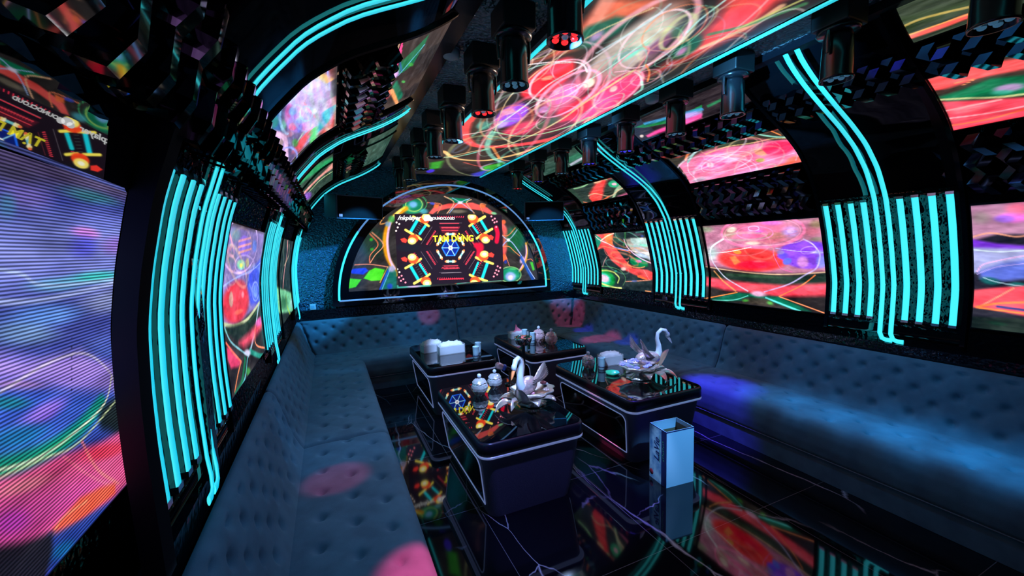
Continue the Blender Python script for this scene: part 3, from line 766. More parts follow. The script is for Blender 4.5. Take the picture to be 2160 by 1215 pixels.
    ["l",[[2.313,1.665],[2.621,1.686]],0.0137,[220,150,150],0.9],
    ["e",2.412,1.607,0.128,0.03,176.6,[120,200,170],0.95,0.4],
    ["e",2.412,1.603,0.056,0.014,176.5,[215,220,90],0.9,0.5],
    ["e",2.574,1.611,0.069,0.031,167.6,[170,160,110],0.8,0.5],
    ["e",2.716,1.704,0.103,0.039,169.1,[90,120,210],0.8,0.5],
    ["r",2.389,1.698,0.416,0.131,179.2,0.0086,[205,170,235],0.9],
    ["r",2.525,1.603,0.265,0.048,177.4,0.0075,[190,160,230],0.6],
    ["l",[[2.065,1.523],[2.272,1.544],[2.766,1.571],[3.005,1.603]],0.0095,[150,170,240],0.7],
    ["l",[[2.078,1.362],[2.286,1.322],[2.606,1.312],[3.0,1.356]],0.0219,[190,200,150],0.9],
    ["l",[[2.071,1.337],[2.278,1.299],[2.643,1.289],[2.989,1.327]],0.0222,[40,90,60],0.9],
    ["p",[[2.102,1.345],[2.643,1.289],[2.951,1.312],[2.867,1.264],[2.719,1.241],[2.289,1.245],[2.098,1.331]],[22,38,30],0.9,0.0104],
    ["l",[[2.074,1.35],[2.165,1.27],[2.369,1.182],[2.5,1.128]],0.0132,[130,200,215],0.85],
    ["l",[[2.963,1.339],[2.792,1.23],[2.613,1.155],[2.5,1.128]],0.0234,[170,200,225],0.9],
    ["p",[[2.319,1.233],[2.567,1.233],[3.079,1.253],[3.111,1.197],[2.679,1.176],[2.413,1.189]],[250,80,110],0.9,0.0211],
    ["e",2.952,1.243,0.201,0.035,179.2,[225,100,190],0.8,0.6],
    ["p",[[2.084,1.26],[2.154,1.243],[2.337,1.134],[2.26,1.13],[2.112,1.161],[2.079,1.212]],[235,60,110],0.9,0.009],
    ["l",[[2.079,1.281],[2.189,1.214],[2.323,1.14]],0.0136,[255,110,90],0.95],
    ["l",[[2.323,1.14],[2.224,1.103],[2.123,1.051]],0.014,[235,130,80],0.95],
    ["l",[[2.415,1.13],[2.279,1.048],[2.129,1.034]],0.0367,[20,110,70],0.9],
    ["l",[[2.475,1.124],[2.359,1.048],[2.193,1.03]],0.0133,[90,210,220],0.9],
    ["l",[[2.555,1.14],[2.805,1.057],[3.079,0.992]],0.0373,[40,160,140],0.85],
    ["l",[[2.797,1.239],[2.753,1.134],[3.181,1.023]],0.0142,[250,140,100],0.95],
    ["e",2.45,1.056,0.078,0.032,169.5,[50,150,60],0.7,0.7],
    ["e",2.494,1.146,0.118,0.025,168.2,[205,200,230],0.9,0.7],
    ["r",2.047,1.719,0.103,0.027,163.0,0.0103,[255,120,150],0.3538387444589676],
    ["r",2.949,1.479,0.314,0.088,166.6,0.018,[170,220,190],0.18287245410159125],
    ["r",2.187,1.609,0.169,0.083,164.9,0.007,[170,220,190],0.22303906494378373],
    ["r",2.19,1.616,0.098,0.032,169.4,0.0092,[255,170,200],0.34875129703966734],
    ["r",2.148,1.534,0.055,0.024,144.4,0.0085,[235,220,240],0.2262313467818498],
    ["r",2.377,1.697,0.26,0.082,175.9,0.0099,[250,200,160],0.1860235200498275],
    ["r",2.341,1.591,0.269,0.061,161.2,0.0133,[250,200,160],0.36828184585012214],
    ["r",2.048,1.713,0.172,0.03,160.8,0.0109,[255,170,200],0.4196534750076367],
  ],
  'L2': [
    ["b",[28,38,34]],
    ["l",[[4.484,1.78],[4.616,1.684],[4.626,1.582],[4.528,1.483],[4.369,1.345]],0.0436,[225,150,150],0.95],
    ["l",[[4.168,1.78],[4.382,1.586],[4.291,1.431]],0.0229,[110,140,120],0.8],
    ["l",[[4.72,1.753],[4.825,1.64],[4.493,1.544]],0.0205,[190,170,130],0.8],
    ["e",4.454,1.29,0.225,0.041,176.2,[220,200,190],0.9,0.6],
    ["e",3.952,1.269,5.3,0.129,173.1,[110,190,140],0.95,0.3],
    ["l",[[4.576,1.245],[4.575,1.159],[4.775,1.028],[4.801,0.971]],0.036,[160,200,50],0.95],
    ["e",5.111,1.118,0.3,0.073,178.0,[130,180,180],0.9,0.5],
    ["e",4.387,1.199,0.433,0.096,176.1,[25,70,40],0.6,0.7],
  ],
  'N': [
    ["b",[60,70,150]],
    ["p",[[0.891,1.91],[1.604,1.909],[1.578,1.813],[0.868,1.789]],[75,65,105],1,0.0245],
    ["e",1.038,1.808,0.103,0.026,-178.3,[60,55,85],0.8,0.8],
    ["e",1.314,1.799,0.186,0.026,179.9,[60,130,140],0.8,0.8],
    ["e",1.372,1.763,0.197,0.045,-178.1,[75,85,170],0.8,0.8],
    ["e",1.068,1.769,0.116,0.039,-175.9,[110,95,170],0.8,0.8],
    ["e",1.011,1.745,0.041,0.03,48.0,[50,130,150],0.7,0.8],
    ["p",[[0.857,1.73],[1.515,1.757],[1.44,1.563],[0.834,1.605]],[130,140,225],0.9,0.0333],
    ["e",1.259,1.713,0.088,0.02,178.8,[215,130,225],0.95,0.8],
    ["e",1.244,1.683,0.089,0.039,-175.3,[80,80,225],0.7,0.8],
    ["e",1.397,1.686,0.117,0.036,-177.3,[150,110,210],0.8,0.8],
    ["e",1.283,1.611,0.176,0.021,179.7,[60,195,190],0.95,0.8],
    ["e",1.038,1.66,0.129,0.038,177.7,[150,160,245],0.8,0.8],
    ["e",1.129,1.604,0.141,0.021,178.1,[110,190,220],0.7,0.8],
    ["l",[[0.935,1.645],[1.021,1.63],[1.065,1.608],[1.167,1.601],[1.409,1.603]],0.0082,[170,190,235],0.7],
    ["l",[[0.924,1.59],[1.101,1.578],[1.472,1.6]],0.0132,[175,190,240],0.7],
    ["e",1.318,1.549,0.189,0.043,177.7,[150,160,200],0.7,0.8],
    ["e",1.079,1.547,0.169,0.033,175.3,[100,150,235],0.9,0.8],
    ["e",1.011,1.524,0.135,0.031,169.9,[140,190,230],0.6,0.8],
    ["p",[[0.822,1.539],[0.944,1.502],[1.044,1.465],[1.173,1.457],[1.348,1.373],[1.331,1.305],[1.116,1.382],[0.982,1.443],[0.815,1.502]],[150,125,215],0.95,0.0159],
    ["e",1.145,1.425,0.19,0.029,162.6,[165,135,225],0.8,0.8],
    ["e",0.965,1.442,0.117,0.014,163.2,[190,120,160],0.8,0.8],
    ["e",1.283,1.441,0.132,0.042,168.2,[70,90,170],0.7,0.8],
    ["p",[[0.811,1.484],[0.98,1.432],[1.116,1.382],[1.333,1.313],[1.309,1.294],[1.228,1.254],[1.091,1.274],[0.954,1.311],[0.789,1.367]],[60,95,205],0.95,0.0196],
    ["e",1.031,1.371,0.108,0.028,178.5,[150,110,235],0.9,0.8],
    ["e",0.956,1.355,0.122,0.03,166.0,[30,120,180],0.9,0.8],
    ["e",0.947,1.418,0.081,0.017,160.7,[20,120,130],0.8,0.8],
    ["l",[[0.867,1.337],[0.954,1.311],[1.039,1.297],[1.136,1.3],[1.229,1.321]],0.0441,[15,135,115],0.95],
    ["l",[[1.236,1.285],[1.344,1.281]],0.0632,[25,40,45],0.95],
    ["e",1.324,1.252,0.133,0.06,157.8,[25,36,40],0.95,0.5],
    ["l",[[0.867,1.334],[0.97,1.303],[1.096,1.294]],0.0163,[25,150,105],0.9],
    ["l",[[0.854,1.338],[0.989,1.3],[1.122,1.298],[1.244,1.316],[1.292,1.37]],0.0063,[215,215,190],0.9],
    ["l",[[0.863,1.317],[1.006,1.292],[1.129,1.272],[1.333,1.313]],0.0057,[200,215,160],0.8],
    ["l",[[0.932,1.441],[1.075,1.458],[1.198,1.444],[1.292,1.37],[1.296,1.316]],0.006,[200,190,200],0.7],
    ["p",[[0.785,1.344],[0.951,1.294],[1.056,1.275],[1.208,1.237],[1.347,1.215],[1.343,1.083],[1.235,1.078],[1.059,1.136],[0.924,1.166],[0.763,1.227]],[225,85,140],0.98,0.0081],
    ["p",[[0.781,1.322],[0.944,1.26],[1.033,1.224],[1.137,1.19],[1.198,1.133],[1.029,1.156],[0.925,1.172],[0.766,1.24]],[205,70,160],0.8,0.0245],
    ["e",0.954,1.269,0.116,0.018,162.6,[235,130,150],0.8,0.8],
    ["e",1.228,1.205,0.157,0.024,161.9,[235,60,90],0.9,0.7],
    ["e",0.915,1.228,0.072,0.027,151.7,[190,60,190],0.8,0.8],
    ["l",[[1.135,1.269],[1.179,1.185],[1.26,1.108]],0.0084,[245,130,130],0.8],
    ["l",[[1.066,1.27],[1.15,1.184],[1.243,1.109]],0.0057,[250,130,150],0.6],
    ["p",[[1.103,1.162],[1.184,1.141],[1.245,1.117],[1.239,1.094],[1.119,1.114],[1.014,1.137],[1.007,1.156]],[250,90,65],0.98,0.0057],
    ["l",[[1.004,1.143],[1.04,1.156],[1.125,1.142]],0.0041,[255,150,110],0.8],
    ["p",[[0.995,1.15],[1.104,1.108],[1.237,1.086],[1.311,1.081],[1.345,1.053],[1.208,1.042],[1.004,1.046],[0.936,1.1]],[35,60,150],0.98,0.01],
    ["e",1.029,1.099,0.059,0.022,157.7,[20,110,170],0.8,0.8],
    ["e",0.963,1.085,0.066,0.03,133.6,[70,80,220],0.9,0.7],
    ["p",[[0.771,1.27],[0.927,1.183],[1.006,1.15],[0.999,1.119],[0.958,1.069],[0.752,1.168]],[26,24,34],0.97,0.008],
    ["l",[[1.016,1.05],[1.094,1.068],[1.216,1.072],[1.331,1.08]],0.0088,[225,160,160],0.95],
    ["l",[[1.148,1.492],[1.122,1.38]],0.0014,[30,30,60],0.8],
  ],
  'UL1': [
    ["b",[34,40,38]],
    ["p",[[1.895,2.194],[1.908,2.326],[2.082,2.366],[2.397,2.389],[2.309,2.393],[2.794,2.358],[2.95,2.205],[2.466,2.192]],[90,80,130],0.95,0.0071],
    ["p",[[1.991,2.203],[1.943,2.255],[1.908,2.326],[1.95,2.353],[2.047,2.337],[1.99,2.272],[2.264,2.228],[2.146,2.199]],[45,100,165],0.95,0.0066],
    ["e",2.092,2.218,0.101,0.029,-177.7,[20,120,120],0.9,0.6],
    ["e",2.237,2.248,0.097,0.022,177.5,[90,170,150],0.8,0.6],
    ["e",2.27,2.319,0.313,0.067,179.6,[165,115,215],0.98,0.25],
    ["e",2.15,2.283,0.118,0.025,171.4,[190,90,165],0.9,0.5],
    ["e",2.186,2.301,0.084,0.021,-174.0,[110,160,230],0.95,0.5],
    ["e",2.429,2.336,0.139,0.027,-162.0,[110,150,215],0.9,0.5],
    ["e",2.58,2.338,0.126,0.028,-170.9,[225,90,190],0.95,0.5],
    ["e",2.376,2.281,0.092,0.018,-174.3,[230,110,165],0.95,0.4],
    ["e",2.513,2.312,0.084,0.019,179.2,[90,100,220],0.8,0.5],
    ["e",2.426,2.256,0.109,0.022,-167.2,[170,110,140],0.8,0.6],
    ["e",1.954,2.335,0.077,0.017,-169.1,[60,120,170],0.9,0.7],
    ["e",2.676,2.418,1.969,0.026,-179.9,[45,52,50],0.9,0.5],
    ["p",[[1.879,2.418],[1.933,2.447],[2.169,2.447],[2.151,2.433],[1.913,2.422]],[235,80,90],0.95,0.0289],
    ["e",2.058,2.415,0.685,0.027,-179.3,[10,110,130],0.9,0.7],
    ["l",[[2.438,2.447],[2.956,2.441],[2.897,2.422]],0.0586,[225,90,90],0.85],
    ["l",[[1.908,2.326],[2.131,2.376],[2.399,2.391],[2.638,2.387],[2.864,2.353]],0.1397,[200,180,240],0.95],
    ["l",[[2.037,2.194],[1.959,2.257],[1.986,2.332],[1.034,2.408],[2.288,2.447]],0.0054,[100,160,240],0.95],
    ["l",[[1.91,2.387],[2.169,2.447]],0.0269,[225,170,90],0.9],
    ["l",[[1.952,2.362],[1.94,2.368]],0.0132,[170,190,90],0.9],
    ["l",[[1.906,2.33],[2.065,2.326],[2.048,2.255],[2.268,2.238],[2.411,2.251]],0.0132,[150,190,230],0.7],
    ["l",[[2.214,2.353],[2.569,2.391]],0.0083,[240,160,200],0.9],
    ["l",[[1.943,2.255],[2.087,2.251],[2.198,2.236]],0.0032,[110,170,230],0.7],
    ["l",[[2.119,2.372],[2.245,2.353],[2.266,2.32]],0.006,[205,160,190],0.8],
    ["r",2.391,2.354,0.133,0.024,-174.2,0.0065,[150,210,225],0.6],
    ["l",[[2.576,2.445],[2.783,2.416],[2.866,2.37]],0.0598,[30,170,200],0.95],
    ["l",[[2.792,2.447],[2.595,2.387]],0.0,[215,150,90],0.9],
    ["l",[[2.756,2.36],[2.765,2.374],[3.057,2.36]],0.0454,[80,200,110],0.9],
    ["p",[[2.689,2.355],[2.817,2.349],[2.921,2.282],[2.765,2.247],[2.687,2.286]],[225,70,80],0.95,0.0245],
    ["l",[[2.635,2.322],[2.686,2.28]],0.0238,[150,170,150],0.9],
    ["e",2.659,2.27,0.121,0.02,-177.0,[60,140,60],0.8,0.6],
    ["l",[[2.159,2.19],[2.298,2.217],[2.484,2.23],[2.848,2.192]],0.0259,[235,190,230],0.95],
    ["r",2.771,2.218,0.231,0.038,-175.0,0.0082,[130,150,240],0.8],
    ["e",2.418,2.21,0.079,0.014,178.3,[140,130,90],0.8,0.6],
    ["l",[[2.896,2.203],[2.937,2.337]],0.0079,[205,150,220],0.8],
    ["r",1.667,2.278,0.121,0.016,-177.1,0.0037,[180,220,200],0.29478700687711934],
    ["r",1.857,2.29,0.265,0.012,-175.0,0.0045,[150,190,240],0.4496445929193911],
    ["r",2.52,2.428,0.522,0.032,-176.6,0.0116,[180,220,200],0.3795234818346628],
    ["r",2.409,2.185,0.209,0.027,-179.4,0.0099,[210,160,230],0.3660012321219013],
    ["r",2.152,2.43,0.203,0.016,-178.3,0.0064,[210,160,230],0.47951902614834463],
    ["r",1.933,2.37,0.278,0.03,-174.0,0.0069,[180,220,200],0.40317286318181944],
    ["r",2.49,2.426,0.381,0.022,-177.8,0.0103,[210,160,230],0.3976237137507112],
    ["r",2.412,2.33,0.278,0.03,-175.3,0.0068,[150,190,240],0.4233011261465688],
    ["r",2.496,2.26,0.196,0.012,177.1,0.0066,[150,190,240],0.21301225306681182],
    ["r",3.341,2.415,0.973,0.028,-180.0,0.0145,[180,220,200],0.31016801169664854],
    ["r",2.081,2.284,0.351,0.024,-175.8,0.0095,[150,190,240],0.25171707373494007],
    ["r",2.103,2.319,0.171,0.018,-174.3,0.0062,[210,160,230],0.2960879020568136],
  ],
  'UL2': [
    ["b",[40,60,50]],
    ["l",[[4.275,2.115],[4.343,2.422],[3.981,2.542]],0.1334,[235,150,140],0.9],
    ["l",[[3.702,2.24],[4.005,2.452]],0.1887,[30,150,90],0.9],
    ["e",1.398316041323875e+18,2.396,9.483840812955953e+18,0.087,-180.0,[60,110,200],0.8,0.7],
    ["l",[[4.526,2.234],[4.558,2.531]],0.0364,[190,220,150],0.9],
    ["e",4.651,2.226,0.399,0.051,-176.3,[140,80,200],0.8,0.6],
    ["e",4.922,2.496,0.484,0.049,-177.4,[40,160,120],0.8,0.6],
  ],
  'UL0': [
    ["b",[120,85,140]],
    ["e",1.156,2.213,0.098,0.032,-155.7,[130,100,200],0.9,0.7],
    ["e",1.292,2.22,0.09,0.04,-161.9,[230,90,70],0.9,0.6],
  ],
  'TL1': [
    ["b",[45,38,38]],
    ["p",[[1.912,2.596],[1.936,2.609],[2.157,2.619],[2.371,2.623],[2.604,2.613],[2.851,2.602],[2.938,2.596],[2.443,2.586],[2.114,2.592]],[250,70,140],0.97,0.0],
    ["e",2.675,2.611,0.206,0.027,-176.6,[250,80,110],0.8,0.6],
    ["p",[[2.275,2.625],[2.159,2.657],[2.056,2.686],[2.165,2.686],[2.378,2.673],[2.447,2.646],[2.427,2.627]],[10,110,70],0.97,0.0023],
    ["e",2.371,2.665,0.048,0.009,-166.1,[60,160,60],0.8,0.5],
    ["l",[[2.464,2.634],[2.313,2.659],[2.165,2.686]],0.004,[110,200,235],0.95],
    ["l",[[2.28,2.627],[2.12,2.652],[2.005,2.686]],0.0,[235,140,80],0.97],
    ["l",[[2.114,2.592],[2.281,2.627]],0.0,[255,110,110],0.9],
    ["p",[[2.619,2.627],[2.537,2.636],[2.891,2.688],[2.962,2.69],[2.996,2.673]],[10,110,80],0.95,0.0038],
    ["l",[[2.464,2.634],[2.653,2.657],[2.891,2.688]],0.0,[110,210,235],0.95],
    ["l",[[2.67,2.627],[3.044,2.678]],0.0169,[235,150,90],0.95],
    ["l",[[2.782,2.602],[2.67,2.627]],0.0031,[255,120,110],0.9],
    ["e",2.616,2.664,0.041,0.007,-167.7,[60,170,70],0.8,0.5],
    ["e",2.397,2.619,0.114,0.016,-174.3,[205,160,230],0.95,0.6],
    ["l",[[2.609,2.606],[2.431,2.621]],0.0253,[225,170,230],0.9],
    ["l",[[2.235,2.594],[2.416,2.623]],0.0,[225,190,230],0.9],
    ["l",[[2.205,2.617],[2.412,2.64]],0.005,[30,70,150],0.8],
  ],
  'TL0': [
    ["b",[40,42,50]],
    ["e",1.723,2.623,0.055,0.013,-168.5,[120,200,215],0.9,0.6],
    ["e",1.845,2.67,0.081,0.017,-166.3,[200,200,230],0.95,0.6],
    ["l",[[1.651,2.598],[1.765,2.617],[1.704,2.64]],0.0027,[240,180,120],0.9],
  ],
  'TL2': [
    ["b",[40,70,60]],
    ["l",[[3.704,2.609],[3.656,2.65]],0.0083,[170,220,160],0.8],
    ["e",3.718,2.634,0.105,0.023,-172.7,[60,190,150],0.8,0.6],
  ],
  'UR1': [
    ["b",[50,45,35]],
    ["p",[[3.088,2.479],[2.937,2.498],[2.786,2.498],[2.831,2.479],[3.009,2.464]],[240,80,70],0.9,0.0079],
    ["p",[[2.154,2.487],[1.999,2.504],[1.953,2.485],[1.965,2.466],[2.04,2.468],[2.153,2.473]],[255,75,75],0.95,0.0063],
    ["l",[[2.117,2.487],[2.064,2.437]],0.0112,[250,140,70],0.9],
    ["e",2.49,2.471,0.207,0.029,-177.5,[60,75,50],0.8,0.7],
    ["p",[[3.087,2.414],[2.751,2.454],[2.514,2.45],[2.322,2.429],[2.173,2.42],[1.98,2.395],[1.978,2.24],[2.274,2.234],[2.601,2.23],[2.911,2.24],[3.122,2.245]],[240,120,165],0.98,0.007],
    ["e",2.686,2.38,0.274,0.063,176.3,[255,95,165],0.95,0.4],
    ["e",2.149,2.366,0.152,0.052,179.6,[255,45,95],0.98,0.35],
    ["e",2.457,2.338,0.189,0.055,175.0,[250,90,130],0.9,0.5],
    ["e",2.56,2.359,0.105,0.023,176.5,[240,190,240],0.95,0.7],
    ["e",2.778,2.36,0.052,0.025,169.7,[240,200,220],0.95,0.5],
    ["e",2.529,2.409,0.086,0.023,-179.4,[245,150,160],0.7,0.6],
    ["p",[[2.324,2.387],[2.263,2.387],[2.254,2.343],[2.289,2.337],[2.338,2.362]],[225,140,110],0.95,0.0051],
    ["e",2.335,2.317,0.049,0.018,-179.1,[150,150,70],0.9,0.5],
    ["e",2.074,2.276,0.107,0.031,175.1,[255,120,100],0.9,0.6],
    ["e",2.502,2.252,0.222,0.027,178.8,[245,170,230],0.7,0.7],
    ["e",2.989,2.269,0.152,0.03,179.6,[170,160,180],0.8,0.7],
    ["p",[[2.022,2.274],[1.981,2.251],[2.22,2.243],[2.373,2.24],[2.211,2.259]],[255,100,70],0.9,0.0065],
    ["l",[[2.243,2.494],[2.151,2.45],[2.047,2.418],[1.965,2.414]],0.0126,[130,200,180],0.95],
    ["l",[[2.733,2.439],[2.514,2.45],[2.315,2.435],[2.129,2.427],[1.992,2.401]],0.0059,[225,190,130],0.9],
    ["l",[[2.968,2.435],[2.889,2.468],[2.82,2.485]],0.0157,[235,130,80],0.9],
    ["l",[[2.97,2.414],[2.857,2.454],[2.738,2.487]],0.0136,[130,200,190],0.9],
    ["l",[[2.032,2.374],[2.026,2.326],[2.077,2.268]],0.0078,[250,160,190],0.8],
    ["l",[[2.981,2.406],[3.044,2.345],[3.024,2.276]],0.0114,[240,200,220],0.9],
    ["r",2.632,2.351,0.266,0.057,176.5,0.0059,[255,190,215],0.7],
    ["l",[[2.328,2.404],[2.394,2.347],[2.353,2.274]],0.0052,[255,150,190],0.8],
    ["l",[[2.566,2.284],[2.338,2.299],[2.059,2.316]],0.006,[250,190,225],0.7],
    ["l",[[2.281,2.429],[2.202,2.429],[2.153,2.401]],0.0049,[255,120,150],0.7],
    ["r",2.716,2.281,0.322,0.107,179.8,0.0131,[235,220,240],0.43565832848159913],
    ["r",2.123,2.277,0.098,0.026,177.0,0.0108,[255,120,150],0.2544563669853706],
    ["r",2.37,2.409,0.249,0.065,-173.1,0.0085,[255,120,150],0.5107106524711345],
    ["r",2.954,2.345,0.188,0.047,169.9,0.0124,[255,120,150],0.43812934368803963],
    ["r",2.699,2.361,0.272,0.097,179.4,0.0118,[255,120,150],0.27914053524255494],
    ["r",2.823,2.293,0.368,0.141,-176.3,0.0066,[235,220,240],0.44686078295226955],
    ["r",2.35,2.244,0.113,0.021,170.2,0.0086,[170,220,190],0.3812043159477029],
    ["r",2.606,2.384,0.179,0.027,-170.5,0.0066,[235,220,240],0.29406357499549624],
    ["r",2.719,2.371,0.163,0.044,174.5,0.0083,[255,170,200],0.5224733779633026],
    ["r",2.733,2.419,0.429,0.056,172.9,0.0069,[235,220,240],0.5206065813484201],
    ["r",2.376,2.421,0.164,0.05,174.7,0.0057,[250,200,160],0.41946249724239426],
    ["r",2.495,2.452,0.251,0.067,-177.2,0.0108,[250,200,160],0.2916141769378941],
    ["r",2.632,2.35,0.117,0.013,173.7,0.0103,[255,170,200],0.28204697711796534],
    ["r",2.369,2.297,0.249,0.082,167.4,0.0081,[170,220,190],0.268548275275655],
  ],
  'UR2': [
    ["b",[40,60,45]],
    ["p",[[4.913,2.471],[4.568,2.481],[4.202,2.494],[3.81,2.481],[3.844,2.424],[3.902,2.236],[4.479,2.249],[4.894,2.24],[4.994,2.276]],[40,50,40],1,0.0112],
    ["p",[[4.721,2.353],[4.423,2.433],[4.191,2.479],[3.837,2.487],[3.847,2.464],[4.152,2.445],[4.378,2.368],[4.608,2.249],[4.801,2.247],[4.81,2.303]],[250,70,65],0.97,0.0149],
    ["l",[[4.883,2.481],[4.634,2.477],[4.466,2.479]],0.0512,[60,150,50],0.95],
    ["l",[[4.907,2.439],[4.675,2.439],[4.39,2.468],[4.152,2.445]],0.0133,[150,210,150],0.8],
    ["e",4.126,2.389,0.127,0.039,177.0,[40,160,110],0.98,0.3],
    ["e",4.125,2.389,0.059,0.018,177.7,[225,170,190],0.95,0.5],
    ["e",3.912,2.332,0.133,0.052,168.9,[200,130,180],0.8,0.6],
    ["p",[[4.242,2.266],[3.875,2.301],[3.91,2.238],[4.284,2.249]],[190,90,130],0.9,0.0105],
    ["l",[[4.356,2.249],[4.185,2.328],[3.914,2.385]],0.0286,[160,190,150],0.9],
    ["l",[[4.789,2.332],[4.609,2.341],[4.39,2.282],[4.145,2.324],[3.883,2.353]],0.0129,[220,190,150],0.8],
    ["l",[[4.994,2.276],[4.761,2.234],[4.39,2.282]],0.0157,[240,110,70],0.9],
    ["e",4.34,2.447,0.126,0.02,177.1,[230,180,140],0.8,0.6],
  ],
  'UR0': [
    ["b",[45,40,30]],
    ["p",[[1.193,2.5],[0.998,2.5],[0.846,2.479],[0.861,2.441],[0.981,2.45],[1.139,2.447],[1.197,2.445]],[255,85,85],0.97,0.0062],
    ["l",[[1.197,2.445],[1.118,2.433],[1.024,2.445],[0.865,2.429]],0.0172,[60,45,35],0.9],
    ["p",[[1.189,2.422],[1.094,2.427],[0.985,2.441],[0.868,2.42],[0.891,2.347],[1.014,2.366],[1.165,2.393]],[15,105,65],0.97,0.0062],
    ["e",0.94,2.39,0.069,0.021,-174.0,[170,130,180],0.9,0.6],
    ["e",0.968,2.379,0.054,0.013,-170.0,[60,180,150],0.8,0.7],
    ["l",[[1.191,2.41],[1.092,2.389],[0.989,2.364],[0.89,2.351]],0.0092,[190,190,130],0.9],
    ["p",[[1.186,2.399],[1.015,2.362],[0.894,2.337],[0.91,2.257],[1.043,2.259],[1.193,2.255]],[250,70,90],0.97,0.0067],
    ["e",1.111,2.345,0.098,0.023,-177.6,[250,130,140],0.7,0.7],
    ["l",[[1.2,2.358],[1.087,2.355],[0.977,2.351]],0.0068,[255,170,170],0.8],
    ["l",[[1.194,2.322],[1.05,2.307],[0.902,2.303]],0.0066,[255,180,190],0.8],
    ["l",[[1.195,2.286],[1.039,2.28],[0.904,2.293]],0.0079,[255,120,60],0.7],
    ["l",[[1.106,2.458],[1.037,2.454],[1.086,2.443]],0.003,[255,150,90],0.8],
  ],
  'TR1': [
    ["b",[38,30,34]],
    ["p",[[3.109,2.73],[2.932,2.726],[2.727,2.711],[2.534,2.698],[2.377,2.705],[2.431,2.663],[2.577,2.667],[2.772,2.68],[3.008,2.705]],[25,120,60],0.9,0.0],
    ["l",[[2.976,2.726],[2.733,2.707],[2.403,2.684]],0.0223,[60,140,200],0.8],
    ["l",[[3.135,2.726],[2.925,2.701],[2.772,2.68]],0.0,[225,200,140],0.95],
    ["p",[[2.57,2.698],[2.48,2.686],[2.417,2.673],[2.439,2.657],[2.614,2.642]],[190,150,230],0.9,0.0084],
    ["p",[[3.073,2.655],[2.941,2.663],[2.795,2.665],[2.583,2.663],[2.431,2.663],[2.463,2.64],[2.624,2.636],[2.832,2.642],[3.068,2.642]],[255,80,160],0.97,0.0059],
    ["l",[[2.598,2.652],[2.445,2.652]],0.0,[255,60,90],0.9],
    ["e",3.116,2.662,0.035,0.013,174.3,[220,200,190],0.9,0.6],
    ["l",[[3.149,2.717],[3.115,2.696],[3.114,2.663]],0.0,[190,190,140],0.8],
    ["l",[[2.363,2.673],[2.219,2.69],[2.102,2.692]],0.0,[235,140,110],0.9],
    ["l",[[2.347,2.686],[2.185,2.694],[2.039,2.701]],0.0153,[30,120,70],0.8],
  ],
  'TR0': [
    ["b",[50,60,45]],
    ["p",[[1.367,2.767],[1.189,2.734],[0.929,2.701],[0.939,2.675],[1.11,2.684],[1.209,2.659]],[60,75,50],1,0.0094],
    ["l",[[1.209,2.659],[1.125,2.657],[1.028,2.655],[0.949,2.655],[0.834,2.64]],0.0168,[255,95,85],0.97],
    ["l",[[1.226,2.692],[1.102,2.701],[0.938,2.68]],0.0083,[200,170,90],0.8],
    ["l",[[1.211,2.667],[1.055,2.663],[0.946,2.661]],0.0047,[255,170,90],0.8],
  ],
  'TR2': [
    ["b",[40,70,60]],
    ["l",[[4.356,2.688],[4.008,2.696],[3.734,2.688]],0.0516,[40,110,80],0.8],
    ["l",[[4.407,2.646],[4.083,2.663],[3.799,2.667]],0.0208,[190,190,210],0.8],
    ["l",[[3.716,2.73],[3.5,2.715]],0.0237,[250,150,80],0.8],
  ],
  'ARCH': [
    ["b",[45,42,42]],
    ["e",0.575,1.772,0.263,0.213,82.6,[30,55,45],0.9,0.5],
    ["e",0.551,1.825,0.031,0.026,-176.1,[40,170,40],0.8,0.5],
    ["e",0.55,1.694,0.031,0.026,-176.7,[40,150,40],0.8,0.5],
    ["p",[[1.35,2.184],[1.424,2.267],[1.64,2.325],[2.012,2.347],[2.241,2.279],[2.38,2.178],[2.285,2.177],[2.13,2.234],[1.858,2.266],[1.637,2.256],[1.463,2.212],[1.405,2.17]],[245,90,85],0.97,0.008],
    ["l",[[2.41,2.09],[2.518,1.942],[2.528,1.732],[2.454,1.493]],0.0933,[240,95,90],0.95],
    ["e",1.797,2.216,0.163,0.039,-179.2,[150,140,120],0.7,0.7],
    ["p",[[1.615,2.415],[1.984,2.396],[1.921,2.338],[1.846,2.343],[1.743,2.341],[1.7,2.368]],[10,130,90],0.97,0.0089],
    ["l",[[1.587,2.428],[1.728,2.341],[1.62,2.186]],0.0134,[250,190,150],0.95],
    ["l",[[1.991,2.389],[1.921,2.338],[2.036,2.19]],0.0134,[250,180,140],0.95],
    ["l",[[1.702,2.41],[1.832,2.343],[2.007,2.218]],0.0093,[170,200,255],0.95],
    ["l",[[1.969,2.403],[1.787,2.328],[1.649,2.186]],0.0093,[170,200,255],0.95],
    ["e",1.824,2.343,0.059,0.028,-177.9,[240,230,255],0.95,0.7],
    ["e",1.136,2.276,0.178,0.126,-165.6,[20,130,95],0.98,0.35],
    ["e",1.136,2.303,0.081,0.06,-174.2,[120,180,240],0.9,0.6],
    ["r",1.15,2.303,0.116,0.094,-171.4,0.0108,[170,220,110],0.9],
    ["r",1.165,2.316,0.163,0.121,-174.2,0.0081,[60,180,110],0.9],
    ["e",1.282,2.21,0.083,0.054,-176.7,[80,190,210],0.8,0.7],
    ["e",1.067,2.261,0.055,0.052,-135.8,[60,190,130],0.7,0.7],
    ["l",[[1.343,2.334],[1.539,2.31],[1.476,2.185]],0.0107,[245,130,90],0.95],
    ["e",1.412,2.321,0.055,0.022,167.1,[60,80,200],0.9,0.5],
    ["p",[[1.44,2.315],[1.51,2.309],[1.479,2.254],[1.424,2.273]],[245,110,60],0.95,0.006],
